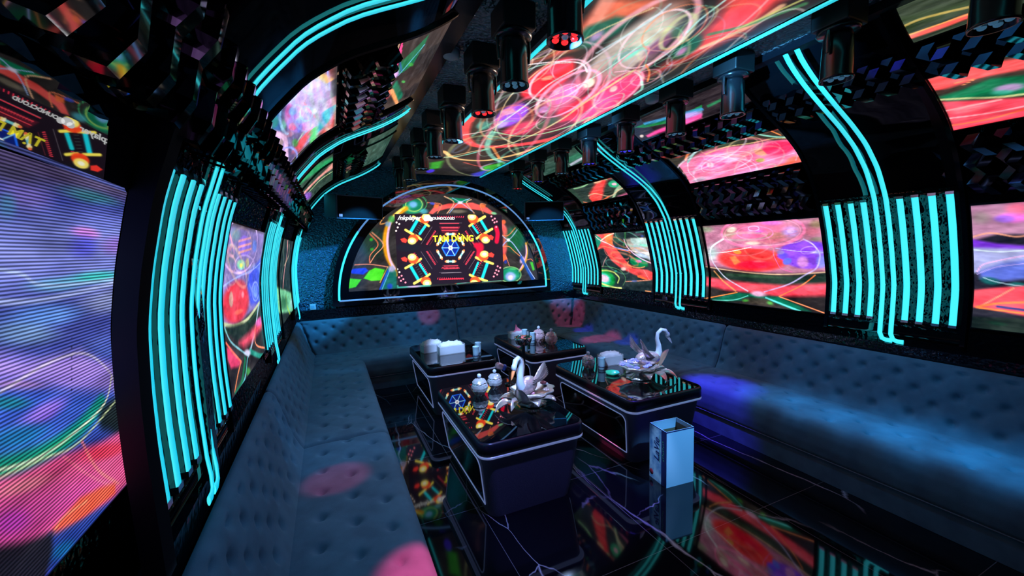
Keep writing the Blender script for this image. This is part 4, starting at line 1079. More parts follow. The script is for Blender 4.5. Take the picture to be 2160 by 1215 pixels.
    ["p",[[2.134,2.335],[2.227,2.307],[2.194,2.264],[2.117,2.291]],[245,110,60],0.95,0.0053],
    ["l",[[2.227,2.322],[2.134,2.327],[2.175,2.191]],0.0119,[245,140,90],0.9],
    ["l",[[0.793,2.06],[0.677,2.034],[0.733,2.125]],0.012,[240,160,80],0.9],
    ["l",[[1.04,2.248],[0.876,2.139],[0.778,2.007],[0.729,1.822],[0.743,1.609],[0.823,1.418],[0.845,1.335]],0.0667,[240,160,20],0.9],
    ["l",[[0.959,2.22],[0.848,2.113],[0.788,1.967],[0.758,1.769],[0.778,1.554],[0.836,1.417]],0.0347,[235,190,225],0.97],
    ["l",[[1.014,2.261],[0.904,2.179],[0.82,2.073]],0.0347,[240,230,80],0.8],
    ["e",0.835,2.1,0.068,0.063,53.1,[40,150,80],0.8,0.6],
    ["e",0.779,2.033,0.054,0.051,56.4,[90,160,230],0.7,0.7],
    ["l",[[0.537,1.904],[0.636,1.758],[0.526,1.616],[0.514,1.511]],0.012,[245,120,80],0.97],
    ["l",[[0.563,1.923],[0.706,1.756],[0.589,1.614],[0.52,1.511]],0.012,[250,160,120],0.97],
    ["p",[[0.256,1.418],[0.306,1.441],[0.454,1.448],[0.489,1.407],[0.424,1.357],[0.278,1.378]],[30,60,225],0.98,0.0067],
    ["p",[[0.421,1.305],[0.502,1.406],[0.579,1.442],[0.706,1.41],[0.646,1.265],[0.519,1.266]],[70,215,30],0.98,0.0067],
    ["p",[[0.238,1.315],[0.395,1.293],[0.315,1.192],[0.223,1.179]],[60,205,35],0.98,0.0067],
    ["l",[[0.321,1.493],[0.519,1.491],[0.734,1.449]],0.012,[250,150,120],0.9],
    ["l",[[0.747,1.448],[0.689,1.343],[0.632,1.239]],0.0107,[245,170,90],0.9],
    ["p",[[0.732,1.422],[0.812,1.459],[0.86,1.362],[0.848,1.144],[0.742,1.138],[0.626,1.145],[0.686,1.29]],[20,110,100],0.9,0.0107],
    ["l",[[0.744,1.394],[0.626,1.145]],0.0213,[30,70,220],0.9],
    ["l",[[0.785,1.433],[0.651,1.137]],0.0133,[90,170,240],0.9],
    ["e",0.758,1.177,0.054,0.052,93.3,[30,60,200],0.8,0.6],
    ["e",0.797,1.419,0.067,0.065,78.3,[190,170,220],0.8,0.7],
    ["p",[[0.857,1.185],[1.33,1.183],[1.328,1.141],[0.855,1.144]],[70,190,170],0.95,0.0053],
    ["e",1.092,1.156,0.137,0.025,179.3,[210,170,220],0.9,0.6],
    ["p",[[1.33,1.183],[1.679,1.191],[1.677,1.162],[1.328,1.148]],[30,50,50],0.9,0.006],
    ["p",[[1.708,1.189],[1.951,1.19],[1.95,1.16],[1.721,1.145]],[60,160,140],0.95,0.0053],
    ["e",1.828,1.175,0.076,0.02,176.4,[230,200,245],0.95,0.5],
    ["e",1.707,1.168,0.03,0.014,176.4,[250,120,60],0.9,0.5],
    ["e",1.95,1.175,0.031,0.015,175.8,[250,90,60],0.9,0.5],
    ["p",[[2.123,1.195],[2.445,1.199],[2.443,1.154],[2.121,1.15]],[110,190,160],0.8,0.006],
    ["e",2.697,1.789,0.258,0.218,86.4,[15,100,60],0.85,0.5],
    ["l",[[2.435,1.898],[2.579,1.791],[2.734,1.94]],0.0134,[170,200,240],0.9],
    ["l",[[2.419,1.883],[2.565,1.851],[2.701,1.97]],0.0134,[245,130,80],0.9],
    ["l",[[2.444,1.659],[2.595,1.776],[2.79,1.543],[2.922,1.306],[3.023,1.159]],0.0167,[170,190,255],0.95],
    ["l",[[2.436,1.674],[2.576,1.686],[2.674,1.607],[2.789,1.512]],0.0134,[250,150,90],0.9],
    ["e",2.579,1.784,0.036,0.033,-177.4,[245,240,255],0.95,0.6],
    ["l",[[2.881,1.725],[2.894,1.57],[2.837,1.387],[2.678,1.209]],0.0367,[240,180,40],0.9],
    ["l",[[2.88,1.694],[2.876,1.54],[2.784,1.343],[2.644,1.196]],0.0219,[240,170,220],0.95],
    ["e",2.805,1.465,0.078,0.051,63.8,[240,200,240],0.9,0.6],
    ["e",2.597,1.244,0.218,0.137,176.2,[20,150,110],0.95,0.4],
    ["e",2.595,1.214,0.117,0.092,174.9,[150,170,240],0.95,0.5],
    ["e",2.594,1.198,0.059,0.053,170.8,[240,210,250],0.95,0.6],
    ["r",2.596,1.244,0.184,0.122,176.1,0.0112,[150,210,130],0.8],
    ["l",[[2.789,1.512],[2.887,1.323],[2.987,1.146]],0.05,[20,80,190],0.8],
    ["p",[[2.942,1.429],[2.995,1.427],[3.027,1.301],[2.991,1.287]],[60,190,40],0.95,0.0083],
    ["l",[[2.891,1.462],[2.961,1.475],[2.995,1.443]],0.0117,[250,130,80],0.9],
    ["p",[[2.456,1.554],[2.523,1.567],[2.553,1.49],[2.469,1.448]],[245,110,60],0.9,0.0075],
    ["l",[[2.522,1.551],[2.583,1.382]],0.0104,[245,130,120],0.9],
    ["e",2.519,1.446,0.038,0.033,89.1,[40,60,180],0.8,0.5],
    ["e",2.649,1.334,0.101,0.031,177.4,[90,200,110],0.6,0.6],
    ["e",2.506,2.061,0.049,0.044,-170.9,[245,100,60],0.9,0.5],
    ["e",2.349,2.193,0.063,0.027,172.0,[120,210,150],0.9,0.6],
  ],
  'TV': [
    ["b",[24,15,26]],
    ["e",1.039,1.708,0.242,0.081,178.8,[18,22,32],0.9,0.6],
    ["l",[[2.218,1.588],[2.195,1.592]],0.0107,[245,50,80],0.95],
    ["l",[[2.199,1.563],[2.177,1.568]],0.0104,[245,50,80],0.95],
    ["l",[[2.181,1.537],[2.159,1.544]],0.0117,[245,50,80],0.95],
    ["l",[[2.163,1.512],[2.141,1.52]],0.0104,[245,50,80],0.95],
    ["l",[[2.144,1.487],[2.124,1.496]],0.0117,[245,50,80],0.95],
    ["l",[[2.126,1.462],[2.106,1.472]],0.0104,[245,50,80],0.95],
    ["l",[[2.108,1.437],[2.088,1.448]],0.0104,[245,50,80],0.95],
    ["l",[[2.089,1.413],[2.07,1.424]],0.0093,[245,50,80],0.95],
    ["l",[[2.071,1.388],[2.053,1.4]],0.0093,[245,50,80],0.95],
    ["l",[[2.052,1.363],[2.035,1.377]],0.0104,[245,50,80],0.95],
    ["l",[[2.034,1.338],[2.018,1.353]],0.0104,[245,50,80],0.95],
    ["l",[[2.016,1.314],[2.0,1.329]],0.0093,[245,50,80],0.95],
    ["l",[[1.997,1.289],[1.983,1.305]],0.0104,[245,50,80],0.95],
    ["l",[[1.826,1.214],[1.818,1.234]],0.0093,[245,50,80],0.95],
    ["l",[[1.792,1.216],[1.786,1.236]],0.0093,[245,50,80],0.95],
    ["l",[[1.758,1.218],[1.753,1.238]],0.0093,[245,50,80],0.95],
    ["l",[[1.725,1.219],[1.721,1.24]],0.0117,[245,50,80],0.95],
    ["l",[[1.692,1.221],[1.69,1.242]],0.0107,[245,50,80],0.95],
    ["l",[[1.658,1.223],[1.658,1.244]],0.0104,[245,50,80],0.95],
    ["l",[[1.625,1.225],[1.626,1.246]],0.0093,[245,50,80],0.95],
    ["l",[[1.593,1.227],[1.595,1.247]],0.0093,[245,50,80],0.95],
    ["l",[[1.56,1.229],[1.564,1.249]],0.0093,[245,50,80],0.95],
    ["l",[[1.527,1.231],[1.532,1.251]],0.0104,[245,50,80],0.95],
    ["l",[[1.495,1.233],[1.501,1.252]],0.0093,[245,50,80],0.95],
    ["l",[[1.463,1.235],[1.47,1.254]],0.0093,[245,50,80],0.95],
    ["l",[[1.431,1.237],[1.44,1.255]],0.0093,[245,50,80],0.95],
    ["l",[[1.279,1.326],[1.293,1.34]],0.0093,[245,50,80],0.95],
    ["l",[[1.264,1.351],[1.279,1.364]],0.0093,[245,50,80],0.95],
    ["l",[[1.25,1.376],[1.265,1.388]],0.0104,[245,50,80],0.95],
    ["l",[[1.235,1.401],[1.252,1.412]],0.0104,[245,50,80],0.95],
    ["l",[[1.221,1.425],[1.238,1.436]],0.0104,[245,50,80],0.95],
    ["l",[[1.207,1.45],[1.224,1.46]],0.0093,[245,50,80],0.95],
    ["l",[[1.192,1.475],[1.21,1.483]],0.0093,[245,50,80],0.95],
    ["l",[[1.178,1.499],[1.197,1.507]],0.0104,[245,50,80],0.95],
    ["l",[[1.164,1.524],[1.183,1.53]],0.0104,[245,50,80],0.95],
    ["l",[[1.15,1.549],[1.169,1.554]],0.0093,[245,50,80],0.95],
    ["l",[[1.136,1.573],[1.155,1.577]],0.0093,[245,50,80],0.95],
    ["l",[[1.122,1.597],[1.142,1.601]],0.0093,[245,50,80],0.95],
    ["l",[[1.109,1.622],[1.128,1.624]],0.0093,[245,50,80],0.95],
    ["l",[[1.116,1.778],[1.136,1.774]],0.0093,[245,50,80],0.95],
    ["l",[[1.133,1.801],[1.152,1.797]],0.0093,[245,50,80],0.95],
    ["l",[[1.149,1.824],[1.168,1.819]],0.0093,[245,50,80],0.95],
    ["l",[[1.165,1.848],[1.184,1.842]],0.0093,[245,50,80],0.95],
    ["l",[[1.181,1.871],[1.2,1.864]],0.0093,[245,50,80],0.95],
    ["l",[[1.198,1.895],[1.216,1.887]],0.0093,[245,50,80],0.95],
    ["l",[[1.214,1.919],[1.231,1.909]],0.0093,[245,50,80],0.95],
    ["l",[[1.231,1.942],[1.247,1.932]],0.0093,[245,50,80],0.95],
    ["l",[[1.247,1.966],[1.263,1.955]],0.0104,[245,50,80],0.95],
    ["l",[[1.264,1.99],[1.279,1.978]],0.0093,[245,50,80],0.95],
    ["l",[[1.281,2.013],[1.295,2.0]],0.0093,[245,50,80],0.95],
    ["l",[[1.297,2.037],[1.311,2.023]],0.0093,[245,50,80],0.95],
    ["l",[[1.314,2.061],[1.327,2.046]],0.0104,[245,50,80],0.95],
    ["l",[[1.473,2.14],[1.48,2.122]],0.0093,[245,50,80],0.95],
    ["l",[[1.504,2.141],[1.51,2.122]],0.0104,[245,50,80],0.95],
    ["l",[[1.536,2.141],[1.541,2.122]],0.0093,[245,50,80],0.95],
    ["l",[[1.568,2.141],[1.572,2.122]],0.0104,[245,50,80],0.95],
    ["l",[[1.601,2.142],[1.603,2.122]],0.0093,[245,50,80],0.95],
    ["l",[[1.633,2.142],[1.634,2.122]],0.0104,[245,50,80],0.95],
    ["l",[[1.666,2.142],[1.665,2.122]],0.0104,[245,50,80],0.95],
    ["l",[[1.698,2.142],[1.696,2.122]],0.0104,[245,50,80],0.95],
    ["l",[[1.731,2.142],[1.727,2.122]],0.0104,[245,50,80],0.95],
    ["l",[[1.764,2.143],[1.759,2.123]],0.0104,[245,50,80],0.95],
    ["l",[[1.797,2.143],[1.791,2.123]],0.0093,[245,50,80],0.95],
    ["l",[[1.83,2.143],[1.823,2.123]],0.0093,[245,50,80],0.95],
    ["l",[[1.864,2.143],[1.855,2.124]],0.0104,[245,50,80],0.95],
    ["l",[[2.027,2.061],[2.012,2.046]],0.0104,[245,50,80],0.95],
    ["l",[[2.044,2.036],[2.027,2.022]],0.0104,[245,50,80],0.95],
    ["l",[[2.06,2.011],[2.043,1.998]],0.0104,[245,50,80],0.95],
    ["l",[[2.076,1.986],[2.058,1.974]],0.0117,[245,50,80],0.95],
    ["l",[[2.093,1.961],[2.074,1.949]],0.0104,[245,50,80],0.95],
    ["l",[[2.109,1.936],[2.089,1.925]],0.0104,[245,50,80],0.95],
    ["l",[[2.125,1.91],[2.105,1.901]],0.0104,[245,50,80],0.95],
    ["l",[[2.142,1.885],[2.121,1.876]],0.0104,[245,50,80],0.95],
    ["l",[[2.158,1.859],[2.137,1.852]],0.0093,[245,50,80],0.95],
    ["l",[[2.175,1.833],[2.153,1.827]],0.0093,[245,50,80],0.95],
    ["l",[[2.191,1.808],[2.169,1.803]],0.0104,[245,50,80],0.95],
    ["l",[[2.207,1.782],[2.185,1.778]],0.0117,[245,50,80],0.95],
    ["l",[[2.224,1.756],[2.201,1.753]],0.0107,[245,50,80],0.95],
    ["l",[[2.101,1.619],[1.914,1.365]],0.0075,[150,140,150],0.45],
    ["l",[[1.8,1.315],[1.463,1.332]],0.0067,[150,140,150],0.45],
    ["l",[[1.36,1.391],[1.212,1.644]],0.0067,[150,140,150],0.45],
    ["l",[[1.218,1.75],[1.389,1.993]],0.0067,[150,140,150],0.45],
    ["l",[[1.496,2.046],[1.831,2.046]],0.0075,[150,140,150],0.45],
    ["l",[[1.939,1.991],[2.106,1.731]],0.0075,[150,140,150],0.45],
    ["l",[[2.017,1.622],[1.997,1.626]],0.0093,[240,60,80],0.95],
    ["l",[[2.005,1.606],[1.986,1.61]],0.0104,[240,60,80],0.95],
    ["l",[[1.993,1.59],[1.974,1.595]],0.0093,[240,60,80],0.95],
    ["l",[[1.981,1.573],[1.963,1.58]],0.0117,[240,60,80],0.95],
    ["l",[[1.969,1.557],[1.951,1.564]],0.0117,[240,60,80],0.95],
    ["l",[[1.958,1.541],[1.94,1.549]],0.0093,[240,60,80],0.95],
    ["l",[[1.946,1.525],[1.929,1.534]],0.0104,[240,60,80],0.95],
    ["l",[[1.934,1.508],[1.918,1.519]],0.0093,[240,60,80],0.95],
    ["l",[[1.922,1.492],[1.906,1.503]],0.0117,[240,60,80],0.95],
    ["l",[[1.91,1.476],[1.895,1.488]],0.0093,[240,60,80],0.95],
    ["l",[[1.898,1.46],[1.884,1.473]],0.0104,[240,60,80],0.95],
    ["l",[[1.886,1.444],[1.873,1.457]],0.0107,[240,60,80],0.95],
    ["l",[[1.874,1.428],[1.862,1.442]],0.0104,[240,60,80],0.95],
    ["l",[[1.763,1.378],[1.757,1.395]],0.0104,[240,60,80],0.95],
    ["l",[[1.741,1.379],[1.736,1.397]],0.0117,[240,60,80],0.95],
    ["l",[[1.719,1.38],[1.715,1.398]],0.0117,[240,60,80],0.95],
    ["l",[[1.698,1.381],[1.694,1.399]],0.0104,[240,60,80],0.95],
    ["l",[[1.676,1.381],[1.674,1.4]],0.0104,[240,60,80],0.95],
    ["l",[[1.654,1.382],[1.654,1.401]],0.0104,[240,60,80],0.95],
    ["l",[[1.632,1.383],[1.633,1.402]],0.0093,[240,60,80],0.95],
    ["l",[[1.611,1.384],[1.613,1.402]],0.0093,[240,60,80],0.95],
    ["l",[[1.589,1.385],[1.593,1.403]],0.0093,[240,60,80],0.95],
    ["l",[[1.568,1.386],[1.572,1.404]],0.0093,[240,60,80],0.95],
    ["l",[[1.546,1.388],[1.552,1.405]],0.0104,[240,60,80],0.95],
    ["l",[[1.525,1.389],[1.532,1.406]],0.0093,[240,60,80],0.95],
    ["l",[[1.504,1.39],[1.512,1.406]],0.0093,[240,60,80],0.95],
    ["l",[[1.403,1.448],[1.416,1.46]],0.0093,[240,60,80],0.95],
    ["l",[[1.393,1.464],[1.407,1.476]],0.0093,[240,60,80],0.95],
    ["l",[[1.383,1.48],[1.397,1.492]],0.0104,[240,60,80],0.95],
    ["l",[[1.374,1.497],[1.388,1.507]],0.0093,[240,60,80],0.95],
    ["l",[[1.364,1.513],[1.379,1.523]],0.0093,[240,60,80],0.95],
    ["l",[[1.354,1.53],[1.37,1.538]],0.0093,[240,60,80],0.95],
    ["l",[[1.345,1.546],[1.361,1.554]],0.0093,[240,60,80],0.95],
    ["l",[[1.335,1.562],[1.352,1.569]],0.0107,[240,60,80],0.95],
    ["l",[[1.326,1.579],[1.343,1.584]],0.0093,[240,60,80],0.95],
    ["l",[[1.316,1.595],[1.334,1.6]],0.0093,[240,60,80],0.95],
    ["l",[[1.307,1.611],[1.324,1.615]],0.0093,[240,60,80],0.95],
    ["l",[[1.298,1.627],[1.315,1.63]],0.0104,[240,60,80],0.95],
    ["l",[[1.288,1.643],[1.306,1.645]],0.0093,[240,60,80],0.95],
    ["l",[[1.293,1.747],[1.311,1.744]],0.0104,[240,60,80],0.95],
    ["l",[[1.304,1.763],[1.321,1.759]],0.0093,[240,60,80],0.95],
    ["l",[[1.315,1.778],[1.332,1.773]],0.0093,[240,60,80],0.95],
    ["l",[[1.326,1.794],[1.343,1.788]],0.0093,[240,60,80],0.95],
    ["l",[[1.337,1.81],[1.353,1.803]],0.0093,[240,60,80],0.95],
    ["l",[[1.348,1.825],[1.364,1.818]],0.0093,[240,60,80],0.95],
    ["l",[[1.359,1.841],[1.374,1.833]],0.0093,[240,60,80],0.95],
    ["l",[[1.37,1.857],[1.385,1.847]],0.0104,[240,60,80],0.95],
    ["l",[[1.381,1.872],[1.395,1.862]],0.0093,[240,60,80],0.95],
    ["l",[[1.392,1.888],[1.406,1.877]],0.0093,[240,60,80],0.95],
    ["l",[[1.403,1.904],[1.416,1.892]],0.0093,[240,60,80],0.95],
    ["l",[[1.414,1.919],[1.427,1.907]],0.0093,[240,60,80],0.95],
    ["l",[[1.426,1.935],[1.437,1.922]],0.0104,[240,60,80],0.95],
    ["l",[[1.531,1.987],[1.537,1.97]],0.0117,[240,60,80],0.95],
    ["l",[[1.552,1.987],[1.557,1.97]],0.0093,[240,60,80],0.95],
    ["l",[[1.573,1.987],[1.578,1.97]],0.0104,[240,60,80],0.95],
    ["l",[[1.595,1.987],[1.598,1.969]],0.0093,[240,60,80],0.95],
    ["l",[[1.616,1.987],[1.618,1.969]],0.0093,[240,60,80],0.95],
    ["l",[[1.637,1.987],[1.638,1.969]],0.0093,[240,60,80],0.95],
    ["l",[[1.659,1.987],[1.658,1.969]],0.0104,[240,60,80],0.95],
    ["l",[[1.68,1.987],[1.678,1.969]],0.0104,[240,60,80],0.95],
    ["l",[[1.702,1.987],[1.699,1.969]],0.0117,[240,60,80],0.95],
    ["l",[[1.724,1.986],[1.719,1.969]],0.0117,[240,60,80],0.95],
    ["l",[[1.745,1.986],[1.74,1.969]],0.0104,[240,60,80],0.95],
    ["l",[[1.767,1.986],[1.76,1.969]],0.0093,[240,60,80],0.95],
    ["l",[[1.789,1.986],[1.781,1.969]],0.0093,[240,60,80],0.95],
    ["l",[[1.895,1.931],[1.881,1.918]],0.0104,[240,60,80],0.95],
    ["l",[[1.905,1.915],[1.891,1.902]],0.0104,[240,60,80],0.95],
    ["l",[[1.916,1.898],[1.901,1.886]],0.0104,[240,60,80],0.95],
    ["l",[[1.926,1.882],[1.911,1.871]],0.0093,[240,60,80],0.95],
    ["l",[[1.937,1.865],[1.921,1.855]],0.0093,[240,60,80],0.95],
    ["l",[[1.948,1.849],[1.93,1.839]],0.0104,[240,60,80],0.95],
    ["l",[[1.958,1.832],[1.94,1.824]],0.0104,[240,60,80],0.95],
    ["l",[[1.968,1.815],[1.95,1.808]],0.0117,[240,60,80],0.95],
    ["l",[[1.979,1.799],[1.96,1.792]],0.0093,[240,60,80],0.95],
    ["l",[[1.989,1.782],[1.971,1.777]],0.0104,[240,60,80],0.95],
    ["l",[[2.0,1.765],[1.981,1.761]],0.0104,[240,60,80],0.95],
    ["l",[[2.01,1.748],[1.991,1.745]],0.0104,[240,60,80],0.95],
    ["l",[[2.021,1.731],[2.001,1.729]],0.0104,[240,60,80],0.95],
    ["l",[[1.965,1.639],[1.834,1.461]],0.0083,[170,60,70],0.45],
    ["l",[[1.754,1.425],[1.516,1.435]],0.0075,[170,60,70],0.45],
    ["l",[[1.443,1.476],[1.337,1.656]],0.0067,[170,60,70],0.45],
    ["l",[[1.34,1.732],[1.463,1.905]],0.0067,[170,60,70],0.45],
    ["l",[[1.539,1.942],[1.776,1.94]],0.0067,[170,60,70],0.45],
    ["l",[[1.852,1.901],[1.968,1.717]],0.0075,[170,60,70],0.45],
    ["p",[[1.494,1.997],[1.807,1.996],[1.751,1.904],[1.532,1.906]],[120,25,45],0.6,0.0107],
    ["l",[[1.529,1.982],[1.769,1.98]],0.0093,[240,70,80],0.9],
    ["l",[[1.527,1.94],[1.767,1.938]],0.0093,[240,70,80],0.9],
    ["l",[[1.503,2.039],[1.786,2.041]],0.012,[250,60,80],0.9],
    ["l",[[1.539,1.423],[1.745,1.42]],0.0104,[240,60,80],0.9],
    ["l",[[1.537,1.382],[1.743,1.379]],0.0093,[240,60,80],0.9],
    ["l",[[1.491,1.323],[1.786,1.32]],0.0067,[150,140,150],0.8],
    ["l",[[1.458,1.23],[1.819,1.227]],0.0183,[235,40,60],0.8],
    ["l",[[2.377,1.972],[2.398,1.883],[2.378,1.765]],0.0733,[225,10,50],0.95],
    ["l",[[2.045,1.713],[2.089,1.653],[2.069,1.537]],0.0894,[215,15,50],0.9],
    ["e",2.106,1.682,0.102,0.078,86.6,[200,15,45],0.8,0.5],
    ["l",[[1.184,2.086],[1.081,1.924]],0.0453,[20,210,225],0.98],
    ["l",[[1.292,2.006],[1.208,1.895]],0.0388,[20,205,215],0.98],
    ["l",[[1.217,2.043],[1.247,2.025]],0.008,[60,70,70],0.8],
    ["l",[[1.199,2.016],[1.229,1.998]],0.008,[60,70,70],0.8],
    ["l",[[1.182,1.989],[1.212,1.971]],0.008,[60,70,70],0.8],
    ["l",[[1.165,1.962],[1.195,1.944]],0.0089,[60,70,70],0.8],
    ["l",[[1.148,1.935],[1.177,1.916]],0.008,[60,70,70],0.8],
    ["l",[[1.13,1.908],[1.16,1.889]],0.008,[60,70,70],0.8],
    ["l",[[1.129,2.135],[1.232,2.074]],0.0347,[255,235,90],0.98],
    ["l",[[1.275,2.055],[1.339,2.004]],0.0347,[255,235,90],0.98],
    ["l",[[1.012,1.951],[1.113,1.888]],0.0347,[255,235,90],0.98],
    ["l",[[1.156,1.869],[1.219,1.817]],0.0347,[255,235,90],0.98],
    ["e",1.287,2.098,0.083,0.068,-173.8,[255,70,30],0.95,0.3],
    ["e",1.31,2.134,0.072,0.057,-174.6,[255,235,110],0.98,0.35],
    ["e",1.31,2.134,0.039,0.03,-175.6,[255,255,225],0.98,0.6],
    ["e",1.116,1.83,0.081,0.068,-176.3,[255,70,30],0.95,0.3],
    ["e",1.094,1.795,0.07,0.057,-177.4,[255,235,110],0.98,0.35],
    ["e",1.094,1.795,0.038,0.03,-177.5,[255,255,225],0.98,0.6],
    ["l",[[1.156,1.243],[1.056,1.442]],0.0453,[20,210,225],0.98],
    ["l",[[1.273,1.318],[1.187,1.463]],0.0347,[20,205,215],0.98],
    ["l",[[1.193,1.285],[1.225,1.302]],0.0089,[60,70,70],0.8],
    ["l",[[1.176,1.319],[1.209,1.335]],0.0089,[60,70,70],0.8],
    ["l",[[1.16,1.352],[1.192,1.368]],0.008,[60,70,70],0.8],
    ["l",[[1.143,1.385],[1.175,1.402]],0.008,[60,70,70],0.8],
    ["l",[[1.126,1.418],[1.158,1.435]],0.008,[60,70,70],0.8],
    ["l",[[1.11,1.451],[1.142,1.467]],0.008,[60,70,70],0.8],
    ["l",[[1.095,1.197],[1.205,1.253]],0.0388,[255,235,90],0.98],
    ["l",[[1.251,1.269],[1.321,1.317]],0.0347,[255,235,90],0.98],
    ["l",[[0.984,1.419],[1.093,1.476]],0.0347,[255,235,90],0.98],
    ["l",[[1.138,1.493],[1.206,1.541]],0.0347,[255,235,90],0.98],
    ["e",1.259,1.224,0.084,0.07,175.3,[255,70,30],0.95,0.3],
    ["e",1.278,1.187,0.073,0.059,174.9,[255,235,110],0.98,0.35],
    ["e",1.277,1.187,0.039,0.031,175.1,[255,255,225],0.98,0.6],
    ["e",1.102,1.534,0.082,0.069,179.5,[255,70,30],0.95,0.3],
    ["e",1.083,1.57,0.07,0.057,179.7,[255,235,110],0.98,0.35],
    ["e",1.083,1.571,0.038,0.03,179.0,[255,255,225],0.98,0.6],
    ["l",[[2.129,2.089],[2.225,1.929]],0.0453,[20,210,225],0.98],
    ["l",[[2.001,2.003],[2.076,1.899]],0.0347,[20,205,215],0.98],
    ["l",[[2.089,2.042],[2.053,2.023]],0.01,[60,70,70],0.8],
    ["l",[[2.104,2.016],[2.069,1.997]],0.008,[60,70,70],0.8],
    ["l",[[2.12,1.989],[2.085,1.97]],0.01,[60,70,70],0.8],
    ["l",[[2.136,1.962],[2.1,1.943]],0.0089,[60,70,70],0.8],
    ["l",[[2.152,1.936],[2.116,1.917]],0.0089,[60,70,70],0.8],
    ["l",[[2.168,1.909],[2.132,1.89]],0.008,[60,70,70],0.8],
    ["l",[[2.197,2.142],[2.074,2.075]],0.0433,[255,235,90],0.98],
    ["l",[[2.024,2.055],[1.949,2.001]],0.0347,[255,235,90],0.98],
    ["l",[[2.309,1.956],[2.184,1.89]],0.0388,[255,235,90],0.98],
    ["l",[[2.133,1.87],[2.057,1.817]],0.0388,[255,235,90],0.98],
    ["e",2.015,2.1,0.092,0.072,-175.9,[255,70,30],0.95,0.3],
    ["e",1.993,2.137,0.079,0.06,-176.3,[255,235,110],0.98,0.35],
    ["e",1.993,2.137,0.043,0.031,-176.6,[255,255,225],0.98,0.6],
    ["e",2.176,1.828,0.094,0.073,-178.8,[255,70,30],0.95,0.3],
    ["e",2.199,1.79,0.082,0.061,-179.6,[255,235,110],0.98,0.35],
    ["e",2.198,1.79,0.044,0.032,179.8,[255,255,225],0.98,0.6],
    ["l",[[2.12,1.21],[2.215,1.443]],0.0507,[20,210,225],0.98],
    ["l",[[1.98,1.28],[2.063,1.451]],0.0347,[20,205,215],0.98],
    ["l",[[2.072,1.252],[2.035,1.267]],0.0089,[60,70,70],0.8],
    ["l",[[2.088,1.291],[2.05,1.305]],0.01,[60,70,70],0.8],
    ["l",[[2.104,1.329],[2.066,1.344]],0.0089,[60,70,70],0.8],
    ["l",[[2.12,1.368],[2.082,1.382]],0.0089,[60,70,70],0.8],
    ["l",[[2.136,1.407],[2.098,1.421]],0.0089,[60,70,70],0.8],
    ["l",[[2.152,1.445],[2.113,1.459]],0.0089,[60,70,70],0.8],
    ["l",[[2.195,1.165],[2.063,1.216]],0.0388,[255,235,90],0.98],
    ["l",[[2.01,1.23],[1.928,1.275]],0.0388,[255,235,90],0.98],
    ["l",[[2.303,1.427],[2.169,1.476]],0.0388,[255,235,90],0.98],
    ["l",[[2.115,1.489],[2.033,1.532]],0.0388,[255,235,90],0.98],
    ["e",2.007,1.183,0.093,0.074,174.6,[255,70,30],0.95,0.3],
    ["e",1.99,1.142,0.081,0.062,174.5,[255,235,110],0.98,0.35],
    ["e",1.99,1.142,0.043,0.032,175.2,[255,255,225],0.98,0.6],
    ["e",2.152,1.537,0.094,0.074,178.4,[255,70,30],0.95,0.3],
    ["e",2.169,1.578,0.082,0.062,178.5,[255,235,110],0.98,0.35],
    ["e",2.169,1.578,0.044,0.032,178.8,[255,255,225],0.98,0.6],
    ["p",[[0.936,1.824],[0.99,1.842],[1.028,1.812],[1.01,1.771],[0.958,1.783]],[250,55,45],0.97,0.0053],
    ["p",[[0.929,1.561],[0.983,1.578],[1.021,1.547],[1.003,1.507],[0.95,1.52]],[250,55,45],0.97,0.006],
    ["p",[[2.222,1.847],[2.286,1.866],[2.332,1.833],[2.312,1.789],[2.249,1.802]],[250,55,45],0.97,0.0067],
    ["p",[[2.22,1.582],[2.284,1.601],[2.331,1.567],[2.31,1.523],[2.247,1.537]],[250,55,45],0.97,0.0067],
    ["e",0.896,2.053,0.015,0.014,58.6,[250,230,220],1,0.35],
    ["e",0.931,2.033,0.015,0.014,51.7,[250,230,220],1,0.35],
    ["e",0.908,1.986,0.015,0.014,54.6,[250,230,220],1,0.35],
    ["e",0.883,1.94,0.015,0.014,53.8,[250,230,220],1,0.35],
    ["e",0.871,1.409,0.015,0.015,86.7,[250,230,220],1,0.35],
    ["e",0.898,1.367,0.015,0.015,81.1,[250,230,220],1,0.35],
    ["e",2.304,2.145,0.017,0.016,-167.4,[255,130,150],1,0.35],
    ["e",2.358,2.111,0.018,0.016,-168.6,[255,130,150],1,0.35],
    ["e",2.322,2.089,0.018,0.016,-170.5,[255,130,150],1,0.35],
    ["e",2.389,2.067,0.018,0.016,-170.3,[255,130,150],1,0.35],
    ["e",2.351,2.053,0.018,0.016,-170.9,[255,130,150],1,0.35],
    ["e",2.378,1.986,0.018,0.016,-171.4,[255,130,150],1,0.35],
    ["e",0.925,1.315,0.015,0.015,80.8,[255,130,150],1,0.35],
    ["e",0.888,1.293,0.015,0.015,85.1,[255,130,150],1,0.35],
    ["e",0.946,1.265,0.015,0.015,97.6,[255,130,150],1,0.35],
    ["e",0.912,1.244,0.015,0.015,95.0,[255,130,150],1,0.35],
    ["e",0.973,1.217,0.015,0.015,111.6,[255,130,150],1,0.35],
    ["e",2.381,1.384,0.018,0.017,173.0,[255,130,150],1,0.35],
    ["e",2.421,1.359,0.018,0.017,174.1,[255,130,150],1,0.35],
    ["e",2.355,1.325,0.018,0.017,174.8,[255,130,150],1,0.35],
    ["e",2.395,1.308,0.018,0.017,172.7,[255,130,150],1,0.35],
    ["e",2.333,1.281,0.018,0.016,168.5,[255,130,150],1,0.35],
    ["e",2.369,1.257,0.018,0.016,168.2,[255,130,150],1,0.35],
